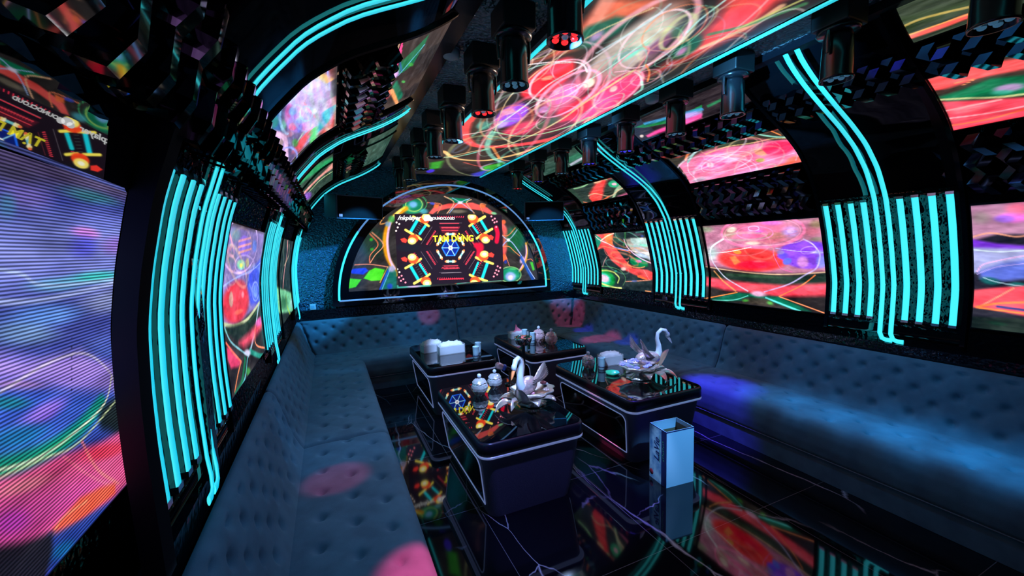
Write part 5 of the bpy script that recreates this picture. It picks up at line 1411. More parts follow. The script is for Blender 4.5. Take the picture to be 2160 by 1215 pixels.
    ["e",2.311,1.23,0.018,0.016,168.9,[255,130,150],1,0.35],
    ["p",[[1.775,1.683],[1.705,1.571],[1.577,1.575],[1.518,1.69],[1.587,1.8],[1.715,1.798]],[10,30,120],0.98,0.004],
    ["l",[[1.775,1.683],[1.705,1.571]],0.0164,[30,110,255],1],
    ["l",[[1.646,1.686],[1.772,1.683]],0.0133,[150,220,245],0.97],
    ["l",[[1.705,1.571],[1.577,1.575]],0.0147,[30,110,255],1],
    ["l",[[1.646,1.686],[1.704,1.575]],0.0119,[150,220,245],0.97],
    ["l",[[1.577,1.575],[1.518,1.69]],0.0183,[30,110,255],1],
    ["l",[[1.646,1.686],[1.579,1.579]],0.0107,[150,220,245],0.97],
    ["l",[[1.518,1.69],[1.587,1.8]],0.0183,[30,110,255],1],
    ["l",[[1.646,1.686],[1.522,1.689]],0.0107,[150,220,245],0.97],
    ["l",[[1.587,1.8],[1.715,1.798]],0.0147,[30,110,255],1],
    ["l",[[1.646,1.686],[1.588,1.797]],0.0119,[150,220,245],0.97],
    ["l",[[1.715,1.798],[1.775,1.683]],0.0183,[30,110,255],1],
    ["l",[[1.646,1.686],[1.713,1.794]],0.0119,[150,220,245],0.97],
    ["e",1.646,1.686,0.038,0.037,-164.5,[250,250,255],1,0.3],
    ["e",1.646,1.686,0.015,0.014,-175.6,[60,70,90],0.9,0.5],
    ["l",[[1.666,1.486],[1.608,1.489]],0.0298,[120,210,215],0.95],
    ["e",1.69,1.486,0.025,0.024,-177.9,[255,230,150],0.98,0.4],
    ["e",1.711,1.485,0.018,0.017,-171.7,[255,120,70],0.95,0.4],
    ["e",1.672,1.486,0.031,0.013,87.2,[255,245,200],0.9,0.5],
    ["e",1.584,1.49,0.025,0.024,-169.0,[255,230,150],0.98,0.4],
    ["e",1.564,1.49,0.017,0.017,169.9,[255,120,70],0.95,0.4],
    ["e",1.602,1.489,0.031,0.013,87.0,[255,245,200],0.9,0.5],
    ["l",[[1.492,1.568],[1.465,1.617]],0.0298,[120,210,215],0.95],
    ["e",1.502,1.548,0.025,0.024,-154.8,[255,230,150],0.98,0.4],
    ["e",1.511,1.53,0.017,0.017,-159.9,[255,120,70],0.95,0.4],
    ["e",1.494,1.563,0.031,0.013,87.0,[255,245,200],0.9,0.5],
    ["e",1.455,1.637,0.024,0.024,-158.4,[255,230,150],0.98,0.4],
    ["e",1.446,1.654,0.017,0.017,-154.8,[255,120,70],0.95,0.4],
    ["e",1.463,1.622,0.031,0.013,87.2,[255,245,200],0.9,0.5],
    ["l",[[1.472,1.764],[1.503,1.812]],0.0298,[120,210,215],0.95],
    ["e",1.46,1.745,0.024,0.024,-153.3,[255,230,150],0.98,0.4],
    ["e",1.449,1.729,0.017,0.017,-149.0,[255,120,70],0.95,0.4],
    ["e",1.469,1.76,0.031,0.013,86.6,[255,245,200],0.9,0.5],
    ["e",1.515,1.831,0.024,0.024,-159.8,[255,230,150],0.98,0.4],
    ["e",1.526,1.848,0.017,0.017,-153.4,[255,120,70],0.95,0.4],
    ["e",1.506,1.817,0.031,0.013,86.7,[255,245,200],0.9,0.5],
    ["l",[[1.625,1.884],[1.684,1.884]],0.0298,[120,210,215],0.95],
    ["e",1.602,1.885,0.025,0.024,-166.0,[255,230,150],0.98,0.4],
    ["e",1.582,1.885,0.018,0.017,-157.0,[255,120,70],0.95,0.4],
    ["e",1.619,1.884,0.031,0.013,87.3,[255,245,200],0.9,0.5],
    ["e",1.707,1.883,0.025,0.024,-169.7,[255,230,150],0.98,0.4],
    ["e",1.728,1.883,0.018,0.017,-168.5,[255,120,70],0.95,0.4],
    ["e",1.69,1.884,0.031,0.013,87.4,[255,245,200],0.9,0.5],
    ["l",[[1.802,1.807],[1.83,1.757]],0.0298,[120,210,215],0.95],
    ["e",1.791,1.827,0.025,0.024,-166.9,[255,230,150],0.98,0.4],
    ["e",1.782,1.844,0.018,0.017,-165.5,[255,120,70],0.95,0.4],
    ["e",1.8,1.812,0.031,0.013,87.2,[255,245,200],0.9,0.5],
    ["e",1.841,1.737,0.025,0.024,-169.1,[255,230,150],0.98,0.4],
    ["e",1.851,1.719,0.018,0.017,-168.0,[255,120,70],0.95,0.4],
    ["e",1.833,1.752,0.032,0.014,87.6,[255,245,200],0.9,0.5],
    ["l",[[1.824,1.606],[1.792,1.557]],0.0298,[120,210,215],0.95],
    ["e",1.837,1.626,0.026,0.024,-171.6,[255,230,150],0.98,0.4],
    ["e",1.848,1.643,0.018,0.017,-166.4,[255,120,70],0.95,0.4],
    ["e",1.827,1.611,0.032,0.014,87.1,[255,245,200],0.9,0.5],
    ["e",1.779,1.538,0.025,0.024,179.6,[255,230,150],0.98,0.4],
    ["e",1.768,1.521,0.018,0.017,-170.1,[255,120,70],0.95,0.4],
    ["e",1.789,1.553,0.032,0.014,87.1,[255,245,200],0.9,0.5],
  ],
}

# ================================================================== SETTING
k = 30
P_Y = [(1.195, 2.035), (3.17, 4.04), (5.13, YB)]           # ranges of the glossy arch bands
B_Y = [(YF, 1.19), (2.04, 3.17), (4.04, 5.13)]           # bays with screens
SIDE = {1: 'right', -1: 'left'}
mb = MB(); mb.box(-.9, 4.2, YF - .1, YB + .15, -.1, 0); struct('floor', mb, M['marble'])
mb = MB(); mb.box(.3, 3.0, YF - .1, YB + .1, CEIL, CEIL + .1); struct('ceiling', mb, M['crinkle'])
mb = MB()
strip_on_wall(mb, 1, 0, 2.82, YF, YB, -.12, -.04, 60, 2); struct('wall_right', mb, M['wavy'])
mb = MB()
strip_on_wall(mb, -1, 0, 2.82, 1.62, YB, -.12, -.04, 60, 2)
strip_on_wall(mb, -1, 1.96, 2.82, YF, 1.62, -.12, -.04, 40, 2)
mb.box(-.66, -.58, YF, 1.7, 0, 1.9); mb.box(-.6, -.40, 1.62, 1.70, .9, 1.86)
struct('wall_left', mb, M['wavy'])
mb = MB(); mb.box(-.56, -.34, 0, 1.19, 1.90, 1.958); mb.box(-.56, -.40, 0, 1.19, 1.85, 1.90)
v = [(x - .063 * (y - 1.19), y, z) for y in (.1, 1.188) for x, z in ((-.395, 1.797), (-.378, 1.797), (-.352, 1.90), (-.37, 1.90))]
mb.add(v, [(0, 1, 2, 3), (7, 6, 5, 4), (0, 4, 5, 1), (1, 5, 6, 2), (2, 6, 7, 3), (3, 7, 4, 0)])
struct('trim_%d' % k, mb, M['table_top'])
mb = MB(); mb.box(-.9, 4.2, YB, YB + .12, 0, 2.92); struct('wall_back', mb, M['crinkle_blue_lit'])
mb = MB(); mb.box(-.9, 4.2, YF - .12, YF, 0, 2.92); struct('wall_front', mb, M['board'])
k = 1
for s in (1, -1):                                        # beam along the ceiling edge, ledge above the sofa
    mb = MB()
    x0, x1 = CX + s * .93, CX + s * 1.12
    mb.box(min(x0, x1), max(x0, x1), YF, YB, 2.775, 2.86)
    struct('trim_%d' % k, mb, M['board']); k += 1
    mb = MB(); xa = CX + s * 2.085
    if s > 0: mb.box(xa, 3.98, YF, YB, .60, .875)
    else: mb.box(-.62, xa, YF, YB, .60, .875)
    struct('trim_%d' % k, mb, M['wavy']); k += 1
mb = MB(); mb.box(CX - 2.08, CX + 2.08, 5.815, YB, .55, .93); struct('trim_%d' % k, mb, M['wavy']); k += 1
mb = MB(); mb.box(CX - .53, CX + .53, YF, YB - .002, DROP + .002, CEIL); struct('trim_%d' % k, mb, M['board']); k += 1
mb = MB()
for x in (CX - .523, CX + .523): mb.box(x - .012, x + .012, YF, YB - .002, DROP - .014, DROP + .01)
struct('trim_%d' % k, mb, M['chrome']); k += 1
for s in (1, -1):                                        # glossy curved arch bands
    for (a, b_) in P_Y:
        b_ = b_ - .03 * (s < 0 and a < 2)
        mb = MB(); y0 = 1.20 if (s < 0 and a < 2) else a
        strip_on_wall(mb, s, .93, 2.80, y0, b_, -.045, -.022, 60, 2)
        if s < 0 and a < 2:
            mq = MB(); strip_on_wall(mq, s, .90, 2.0, 1.137, 1.20, -.020, .022, 40, 2); struct('trim_%d' % k, mq, M['matte']); k += 1
        struct('trim_%d' % k, mb, M['gloss']); k += 1
        for yy in (y0 + .012, b_ - .012):                # raised dark edge of each band
            if yy < YB - .05:
                mb = MB(); strip_on_wall(mb, s, .92, 2.80, yy - .012, yy + .012, -.045, .0, 60, 2); struct('trim_%d' % k, mb, M['board']); k += 1

# ================================================================== NEON
YO = {1: 0.0, 2: 2.0, 3: 3.96}
POS = {1: 'nearest the camera', 2: 'mid-wall', 3: 'by the end wall'}
TUBE_Y = (1.97, 1.885, 1.80, 1.72, 1.51, 1.43, 1.345, 1.26)
def neon_panel(side, n):
    dy = YO[n] - (.20 * (n == 2) * (side < 0)); sc_ = 1.0
    root = thing('neon_tube_panel', 'bank of eight upright cyan neon tubes on the %s wall, %s' % (SIDE[side], POS[n]), 'light panel', (0, 0, 0), 0, 'neon tube panels on the walls')
    mb = MB(); strip_on_wall(mb, side, 1.0 if side > 0 else .98, 1.95, 1.215 + dy, 2.015 + dy, -.024, -.015, 30, 2); mb.build('backing_board', M['wavy'], root)
    for y in TUBE_Y:
        y += dy
        z0, z1 = (1.05, 1.915) if side > 0 else (1.035, 1.865)
        zs = np.linspace(z0, z1, 22); x, _, h = wp(side, zs, y, .001)
        pts = [(float(a), y, float(c)) for a, c in zip(x, h)]
        mb = MB(); mb.tube(pts, .019, 12, flat=.2, up=(1, 0, 0)); t = mb.build('neon_tube', M['neon'], root)
        for zc, dz in ((z0, -.006), (z1, .006)):
            x, _, h = wp(side, zc, y, -.006); q = MB()
            q.box(float(x) - .012, float(x) + .012, y - .020, y + .020, float(h) + dz - .009, float(h) + dz + .009); q.build('end_cap', M['chrome'], t)
    return root
def rib(side, n, y, which):
    zt = 2.81
    zs = np.linspace(1.0, zt - (.02 if side > 0 else .0), 56)
    lift = .03 if side < 0 else .03
    q_ = np.clip((zs - 1.9) / .65, 0, 1); off = .006 + .056 * q_ * q_ * (3 - 2 * q_)
    if side < 0:
        off = np.interp(zs, [1.0, 1.95, 2.0, 2.22, 2.3, 2.8], [.006, .006, .006, .004, .004, .004])
    x, _, h = wp(side, zs, y, off)
    x0, _, h0 = wp(side, .95, y, .012); x1, _, h1 = wp(side, .905, y, .016); x2, _, h2 = wp(side, .892, y, .018)
    pts = [(float(x2), y - .085, .893), (float(x2), y - .05, .893), (float(x1), y - .022, .902), (float(x0), y - .004, .94)] + [(float(a), y, float(c)) for a, c in zip(x, h)]
    root = thing('neon_arch_strip', 'cyan neon strip up the %s wall, %s one of the pair %s' % (SIDE[side], which, POS[n]), 'neon strip', (0, 0, 0), 0, 'curved neon strips')
    mb = MB(); mb.tube(pts, .0165, 12, flat=.3, up=(-side, 0, 0)); mb.build('tube', M['neon'], root)
    for z in (1.3, 1.8):
        q = MB()
        x, _, h = wp(side, z, y, -.014); q.box(float(x) - .008, float(x) + .008, y - .012, y + .012, float(h) - .006, float(h) + .006)
        q.build('mounting_clip', M['chrome'], root)
for side in (1, -1):
    for n in (1, 2, 3):
        neon_panel(side, n)
        dy = YO[n] - (.20 * (n == 2) * (side < 0))
        rib(side, n, 1.648 + dy, 'farther'); rib(side, n, 1.582 + dy, 'nearer')
for s, nm in ((-1, 'left'), (1, 'right')):
    mb = MB(); x = CX + s * .523
    mb.box(x - .011, x + .011, YF + .02, YB - .03, DROP - .022, DROP - .013)
    o = mb.build('ceiling_neon_strip', M['neon']); o['label'] = 'straight cyan light strip along the %s edge of the ceiling screen' % nm; o['category'] = 'neon strip'; o['group'] = 'straight ceiling neon strips'

# ================================================================== LED SCREENS
GL = 'curved screens on the walls'
wall_screen('wide LED screen on the right wall showing pink ellipses over a red bar', 1, 2.03, 3.235, 1.028, 1.826, PAINT['R1'], 300, 210, M['screen'], GL, seed=2)
wall_screen('LED screen on the right wall beyond the middle neon bank, green and orange shapes', 1, 4.06, 5.16, 1.034, 1.824, PAINT['R2'], 150, 130, M['screen'], GL, seed=3)
wall_screen('lilac and red LED screen on the right wall, cut by the photo edge', 1, -.2, 1.175, 1.055, 1.83, PAINT['R0'], 200, 140, M['screen'], GL, seed=4)
wall_screen('LED screen on the left wall behind the nearest neon bank, red bulb and lilac swirls', -1, 2.07, 3.02, 1.04, 1.79, PAINT['L1'], 240, 220, M['screen'], GL, seed=5)
wall_screen('narrow LED screen on the left wall between the two farther neon banks', -1, 3.9, 5.1, 1.04, 1.79, PAINT['L2'], 140, 110, M['screen'], GL, seed=6)
wall_screen('large close LED screen at the far left, blue and lilac with visible pixel rows', -1, -.5, 1.58, 1.085, 1.845, PAINT['N'], 420, 260, M['screen_near'], GL, seed=7, plane_x=-.50, namp=6)
GU = 'upper slanted screens'
for nm, side, y0, y1, z0, z1, txt in (
    ('UR1', 1, 2.04, 3.12, 2.25, 2.47, 'slanted upper LED screen on the right above the wide pink screen'),
    ('UR2', 1, 4.05, 5.05, 2.26, 2.45, 'small slanted upper LED screen on the right beside the right speaker, green and red'),
    ('UR0', 1, -.2, 1.19, 2.26, 2.50, 'slanted upper LED screen at the right edge of the photo, red and green'),
    ('UL1', -1, 2.01, 2.98, 2.19, 2.47, 'slanted upper LED screen on the left with a lilac leaf shape'),
    ('UL2', -1, 3.75, 5.05, 2.18, 2.46, 'slanted upper LED screen on the left beside the end wall speaker'),
    ('UL0', -1, -.2, 1.12, 2.19, 2.47, 'slanted upper LED screen on the left nearest the camera'),
    ('TR1', 1, 2.04, 3.17, 2.635, 2.775, 'narrow LED strip screen under the right ceiling beam, middle one of three'),
    ('TR0', 1, -.2, 1.16, 2.635, 2.775, 'narrow LED strip screen under the right ceiling beam, nearest the camera'),
    ('TR2', 1, 4.0, 5.1, 2.635, 2.775, 'narrow LED strip screen under the right ceiling beam, nearest the end wall'),
    ('TL1', -1, 2.01, 3.05, 2.61, 2.775, 'LED strip screen under the left ceiling beam with a pink star burst'),
    ('TL2', -1, 3.8, 5.1, 2.61, 2.775, 'LED strip screen under the left ceiling beam beside the end wall'),
    ('TL0', -1, -.2, 1.12, 2.61, 2.775, 'LED strip screen under the left ceiling beam nearest the camera')):
    wall_screen(txt, side, y0, y1, z0, z1, PAINT[nm], 200, 70, M['screen'], GU, off=-.012, seed=len(txt))
# ceiling screen
root = thing('ceiling_led_screen', 'long LED screen along the middle of the ceiling, red and pink ellipses', 'led screen')
nu, nv = 760, 180
Yg, Xg = np.meshgrid(np.linspace(.3, YB - .05, nu), np.linspace(CX - .50, CX + .50, nv), indexing='ij')
img = paint(Yg, Xg, PAINT['CEIL']); img = np.clip(img * (1 + smooth_noise((nu, nv), 9, (30, 6), .06)[..., None]) + smooth_noise((nu, nv), 19, (40, 8), 5)[..., None], 0, 255)
picture_mesh('display', np.stack([Xg, Yg, np.full_like(Xg, DROP - .012)], -1).reshape(-1, 3), nu, nv, img, M['screen'], root)
mb = MB(); mb.box(CX - .505, CX + .505, .29, YB - .04, DROP - .010, DROP + .001); mb.build('housing', M['matte'], root)

# ================================================================== DIAMOND PANELS
def diamond_panel(side, y0, y1, z0, z1, label, H=.05, pitch=.12, tooth=.06, fn=None):
    wf = fn or wp
    zs = np.linspace(z0, z1, 60); x, _, h = wf(side, zs, 2.0, 0)
    arc = np.concatenate([[0], np.cumsum(np.hypot(np.diff(x), np.diff(h)))])
    nw = max(4, int(round(arc[-1] / tooth))); zz = np.interp(np.linspace(0, arc[-1], nw + 1), arc, zs)
    nr = int(round((y1 - y0 - .05) / pitch)); p = (y1 - y0 - .05) / nr
    mb = MB()
    def pt(y, z, o):
        a, _, c = wf(side, z, y, o); return (float(a), float(y), float(c))
    for i in range(nr):
        for j in range(nw):
            za, zb = zz[j], zz[j + 1]; oa = .045 * (j % 2); ob = .045 * ((j + 1) % 2)
            ya, yb = y0 + i * p + oa, y0 + i * p + ob
            b0, b1 = pt(ya, za, -.03), pt(yb, zb, -.03); t0, t1 = pt(ya, za, H), pt(yb, zb, H)
            c0, c1 = pt(ya + p * .40, za, H * .9), pt(yb + p * .40, zb, H * .9)
            e0, e1 = pt(ya + p * .58, za, -.01), pt(yb + p * .58, zb, -.01)
            g0, g1 = pt(ya + p, za, -.01), pt(yb + p, zb, -.01)
            mb.add([b0, b1, t1, t0, c1, c0, e1, e0, g1, g0], [(0, 1, 2, 3), (3, 2, 4, 5), (5, 4, 6, 7), (7, 6, 8, 9)])
            if j == 0: mb.add([b0, t0, c0, e0], [(0, 1, 2, 3)])
            if j == nw - 1: mb.add([b1, t1, c1, e1], [(0, 1, 2, 3)])
    o = mb.build('diamond_panel', M['diamond']); o['label'] = label; o['category'] = 'wall panel'; o['group'] = 'faceted black chevron panels'
    return o
WH = {0: 'nearest the camera', 1: 'between the nearer neon arches', 2: 'between the farther neon arches'}
for n, (a, b_) in enumerate(B_Y):
    a = max(a, .1)
    diamond_panel(1, a, b_, 1.90, 2.225, 'faceted black panel on the right wall above the lower screen, ' + WH[n])
    diamond_panel(1, a, b_, 2.50, 2.615, 'faceted black panel on the right near the ceiling, ' + WH[n])
    diamond_panel(-1, a, b_, 2.485, 2.60, 'faceted black panel on the left near the ceiling, ' + WH[n])
diamond_panel(-1, .1, 1.19, 1.93, 2.18, 'large black faceted chevron panel at the upper left, ' + WH[0], H=.06, pitch=.135, tooth=.07)
diamond_panel(-1, 1.16, 2.9, 1.93, 2.165, 'black faceted chevron panel on the left wall above the neon bank nearest the camera', H=.06)
diamond_panel(-1, 2.9, 4.2, 1.93, 2.165, 'black faceted chevron panel on the left wall above the middle neon bank', H=.06)
diamond_panel(-1, 4.2, 5.8, 1.93, 2.165, 'black faceted chevron panel on the left wall running to the end wall', H=.06)
for n, (a, b_) in enumerate(P_Y[:2]):
    diamond_panel(1, a, b_, 2.50, 2.615, 'black faceted chevron strip on the right crossing behind the neon arch, ' + POS[n + 1], H=.035)

# ================================================================== END WALL SCREEN
root = thing('arched_screen', 'half-round LED screen in a glossy black frame on the end wall, showing a paused video', 'led screen')
ZC = 1.03
NA = 72
def arcp(R, zb):
    th0 = math.asin(max(0, (zb - ZC)) / R)
    return [(CX + R * math.cos(t), ZC + R * math.sin(t)) for t in np.linspace(th0, math.pi - th0, NA)]
def ring_frame(mb, Ro, zo, Ri, zi, y0, y1):
    A = [(CX + Ro, zo)] + arcp(Ro, ZC) + [(CX - Ro, zo)]
    B = [(CX + Ri * math.cos(math.asin((zi - ZC) / Ri)), zi)] + arcp(Ri, zi) + [(CX - Ri * math.cos(math.asin((zi - ZC) / Ri)), zi)]
    n = len(A); v = []
    for (x, z) in A: v += [(x, y0, z), (x, y1, z)]
    for (x, z) in B: v += [(x, y0, z), (x, y1, z)]
    f = []
    for i in range(n):
        j = (i + 1) % n
        f += [(2 * i, 2 * j, 2 * (n + j), 2 * (n + i)), (2 * i, 2 * i + 1, 2 * j + 1, 2 * j), (2 * (n + i), 2 * (n + j), 2 * (n + j) + 1, 2 * (n + i) + 1)]
    mb.add(v, f)
mb = MB(); ring_frame(mb, 1.63, .955, 1.43, 1.14, YB - .14, YB); fr_ = mb.build('frame', M['gloss'], root); bevel(fr_, .006)
nu, nv = 340, 170
th = np.linspace(math.pi - .075, .075, nu); xs = CX + 1.432 * np.cos(th); top = ZC + 1.432 * np.sin(th)
Xg = np.repeat(xs[:, None], nv, 1); Zg = 1.135 + np.linspace(0, 1, nv)[None] * (np.maximum(top, 1.14)[:, None] - 1.135)
img = paint(Xg, Zg, PAINT['ARCH']); img = np.clip(img + smooth_noise((nu, nv), 5, (20, 12), 7)[..., None], 0, 255)
picture_mesh('display', np.stack([Xg, np.full_like(Xg, YB - .09), Zg], -1).reshape(-1, 3), nu, nv, img, M['screen'], root)
pts = [(CX + 1.55, YB - .142, 1.025)] + [(x, YB - .142, z) for x, z in arcp(1.55, ZC)] + [(CX - 1.55, YB - .142, 1.025), (CX - 1.55, YB - .142, 1.022)]
arc = [(x, YB - .144, z) for x, z in arcp(1.55, ZC)]
i0, i1 = int(NA * .20), int(NA * .80)
mb = MB(); mb.tube(arc[i0:i1 + 1], .011, 8); mb.tube([(CX + 1.55, YB - .144, 1.025), (CX - 1.55, YB - .144, 1.025)], .011, 8); mb.build('light_strip', M['neon_blue'], root)
for q in (arc[:i0 + 1], arc[i1:]):
    mb = MB(); mb.tube(q, .014, 8); mb.build('neon_arc', M['neon'], root)
nu, nv = 420, 270
Xg, Zg = np.meshgrid(np.linspace(.873, 2.475, nu), np.linspace(1.163, 2.168, nv), indexing='ij')
img = paint(Xg, Zg, PAINT['TV'])
tv = picture_mesh('video_picture', np.stack([Xg, np.full_like(Xg, YB - .098), Zg], -1).reshape(-1, 3), nu, nv, img, M['screen_tv'], root)
def on_tv(x, z): return Matrix.Translation((x, YB - .101, z)) @ Matrix.Rotation(math.pi / 2, 4, 'X')
text_mesh('T\u1ea0M D\u1eeaNG', .125, M['txt_yellow'], 'video_caption', tv, on_tv(1.70, 1.815) @ Matrix.Scale(.92, 4, (1, 0, 0)), bold=.004)
text_mesh('/nkplayer', .085, M['txt_white'], 'video_logo_text', tv, on_tv(1.07, 2.115), shear=.3, bold=.002)
text_mesh('SOUNDCLOUD', .05, M['txt_white'], 'video_logo_text', tv, on_tv(1.55, 2.11), bold=.002)
mb = MB()
for (x, z, r_) in ((1.30, 2.10, .03), (1.335, 2.118, .042), (1.375, 2.10, .03)): mb.lathe([(.001, 0), (r_, 0), (r_, .002), (.001, .002)], 16, (0, 0, 0), Matrix.Translation((x, YB - .100, z)) @ Matrix.Rotation(math.pi / 2, 4, 'X'))
mb.build('video_cloud_logo', M['txt_white'], tv)

# ================================================================== SOFAS
SEAT = [(.02, .155), (0, .17), (-.008, .24), (-.006, .32), (.006, .365), (.03, .392), (.07, .402), (.15, .405), (.3, .402), (.45, .398), (.55, .39), (.575, .365)]
BACK = [(.53, .37), (.555, .41), (.585, .47), (.615, .56), (.64, .65), (.66, .72), (.675, .765), (.695, .795), (.72, .808), (.74, .795), (.745, .76), (.745, .40)]
def resample(p, step):
    p = np.array(p); d = np.concatenate([[0], np.cumsum(np.hypot(*np.diff(p, axis=0).T))])
    q = np.arange(0, d[-1] + step * .5, step) * (d[-1] / (round(d[-1] / step) * step)); q = np.clip(q, 0, d[-1])
    def sm(a):
        v = np.interp(q, d, a); w = np.concatenate([[v[0]], (v[:-2] + 2 * v[1:-1] + v[2:]) / 4, [v[-1]]]); return w
    return q, sm(p[:, 0]), sm(p[:, 1])
def tufted(prof, place, l0, l1, px, ps, s0, s1, nrow_off=0.0, depth=.017, puff=.013, step=.011, e0=None, e1=None):
    """prof swept along the length; buttons on a staggered lattice px along the length, ps along the profile between s0..s1"""
    q, T, Z = resample(prof, step)
    nt = np.gradient(Z); nz = -np.gradient(T); nn = np.hypot(nt, nz) + 1e-9; nt, nz = -nt / nn, -nz / nn
    nL = max(8, int(round((l1 - l0) / .012)))
    u = np.linspace(0, 1, nL)
    E0 = np.full(len(q), l0) if e0 is None else e0(T); E1 = np.full(len(q), l1) if e1 is None else e1(T)
    Lg = E0[None] + (E1 - E0)[None] * u[:, None]
    Sg = np.repeat(q[None], nL, 0)
    a = Lg / px; c = (Sg - s0) / ps + nrow_off
    w = np.clip((Sg - s0 + ps * .55) / (ps * .5), 0, 1) * np.clip((s1 + ps * .55 - Sg) / (ps * .5), 0, 1)
    f1 = np.abs(np.sin(math.pi * (a + c) / 2)); f2 = np.abs(np.sin(math.pi * (a - c) / 2))
    hgt = puff * ((f1 * f2) ** .38 - .75) * w
    ia = np.round(a); ic = np.round(c)
    best = np.full(a.shape, 9.0)
    for da in (-1, 0, 1):
        for dc in (-1, 0, 1):
            A = ia + da; Cc = ic + dc
            ok = ((A + Cc) % 2 == 0)
            best = np.where(ok, np.minimum(best, np.hypot((a - A) * px, (c - Cc) * ps)), best)
    ws = ((Sg > s0 - ps * .4) & (Sg < s1 + ps * .4))
    hgt = hgt - depth * np.exp(-(best / .024) ** 2) * ws
    edge = np.minimum(Lg - E0[None], E1[None] - Lg)
    hgt = hgt - .02 * np.exp(-(np.clip(edge, 0, 1) / .012) ** 2)
    TT = T[None] + nt[None] * hgt; ZZ = Z[None] + nz[None] * hgt
    V = place(Lg, TT, ZZ)
    mb = MB(); mb.grid(V.reshape(-1, 3).tolist(), nL, len(q)); n0 = len(q)
    mb.add(V[0].tolist(), [tuple(range(n0))]); mb.add(V[-1].tolist(), [tuple(range(n0))[::-1]])
    return mb
def side_place(s):
    return lambda L_, T_, Z_: np.stack([CX + s * (1.33 + T_), L_, Z_], -1)
end_place = lambda L_, T_, Z_: np.stack([L_, 5.05 + T_, Z_], -1)
def sofa(label, place, l0, l1, b0, b1, kind, e0=None, e1=None, off=0.0):
    root = thing('tufted_sofa', label, 'sofa', (0, 0, 0), 0, 'button-tufted sofa sections round the room')
    g = .004
    mb = tufted(SEAT, place, l0 + g, l1 - g, .115, .15, .36, .70, 0, depth=.028, puff=.003); mb.build('seat', M['fabric'], root)
    mb = tufted(BACK, place, b0 + g, b1 - g, .105, .085, .10, .40, 1, depth=.034, puff=.005, e0=e0, e1=e1); mb.build('backrest', M['fabric'], root)
    mb = MB()
    def bx(t0, t1, z0, z1, a, c_):
        P_ = [place(np.array(l), np.array(t), np.array(z)).tolist() for l in (a, c_) for t in (t0, t1) for z in (z0, z1)]
        mb.add(P_, [(0, 1, 3, 2), (4, 6, 7, 5), (0, 4, 5, 1), (2, 3, 7, 6), (0, 2, 6, 4), (1, 5, 7, 3)])
    bx(.012, .54, 0.002, .157, l0 + g, l1 - g); mb.build('base', M['fabric'], root)
    mb = MB(); mb.tube([tuple(place(np.array(l), np.array(.006), np.array(.16)).tolist()) for l in np.linspace(l0 + .01, l1 - .01, 12)], .0055, 6); mb.build('welt', M['welt'], root)
    return root
yS = 2.92
mit = lambda T_: 5.05 + T_          # mitred corner: side backs stop where the end back begins
sofa('long tufted grey-blue sofa section on the left, nearest the camera', side_place(-1), -.9, yS, -.9, yS, 's')
sofa('tufted grey-blue sofa section on the left wall running into the far corner', side_place(-1), yS, 5.045, yS, 5.6, 's', e1=lambda T_: mit(T_) - .004)
sofa('tufted grey-blue sofa section on the right, nearest the camera', side_place(1), -.9, 2.89, -.9, 2.89, 's')
sofa('tufted grey-blue sofa section on the right wall running into the far corner', side_place(1), 2.89, 5.045, 2.89, 5.6, 's', e1=lambda T_: mit(T_) - .004)
sofa('tufted sofa section under the arched screen, left half', end_place, CX - 1.90, CX, CX - 1.9, CX, 'e', e0=lambda T_: CX - 1.33 - T_ + .004)
sofa('tufted sofa section under the arched screen, right half', end_place, CX, CX + 1.90, CX, CX + 1.9, 'e', e1=lambda T_: CX + 1.33 + T_ - .004)

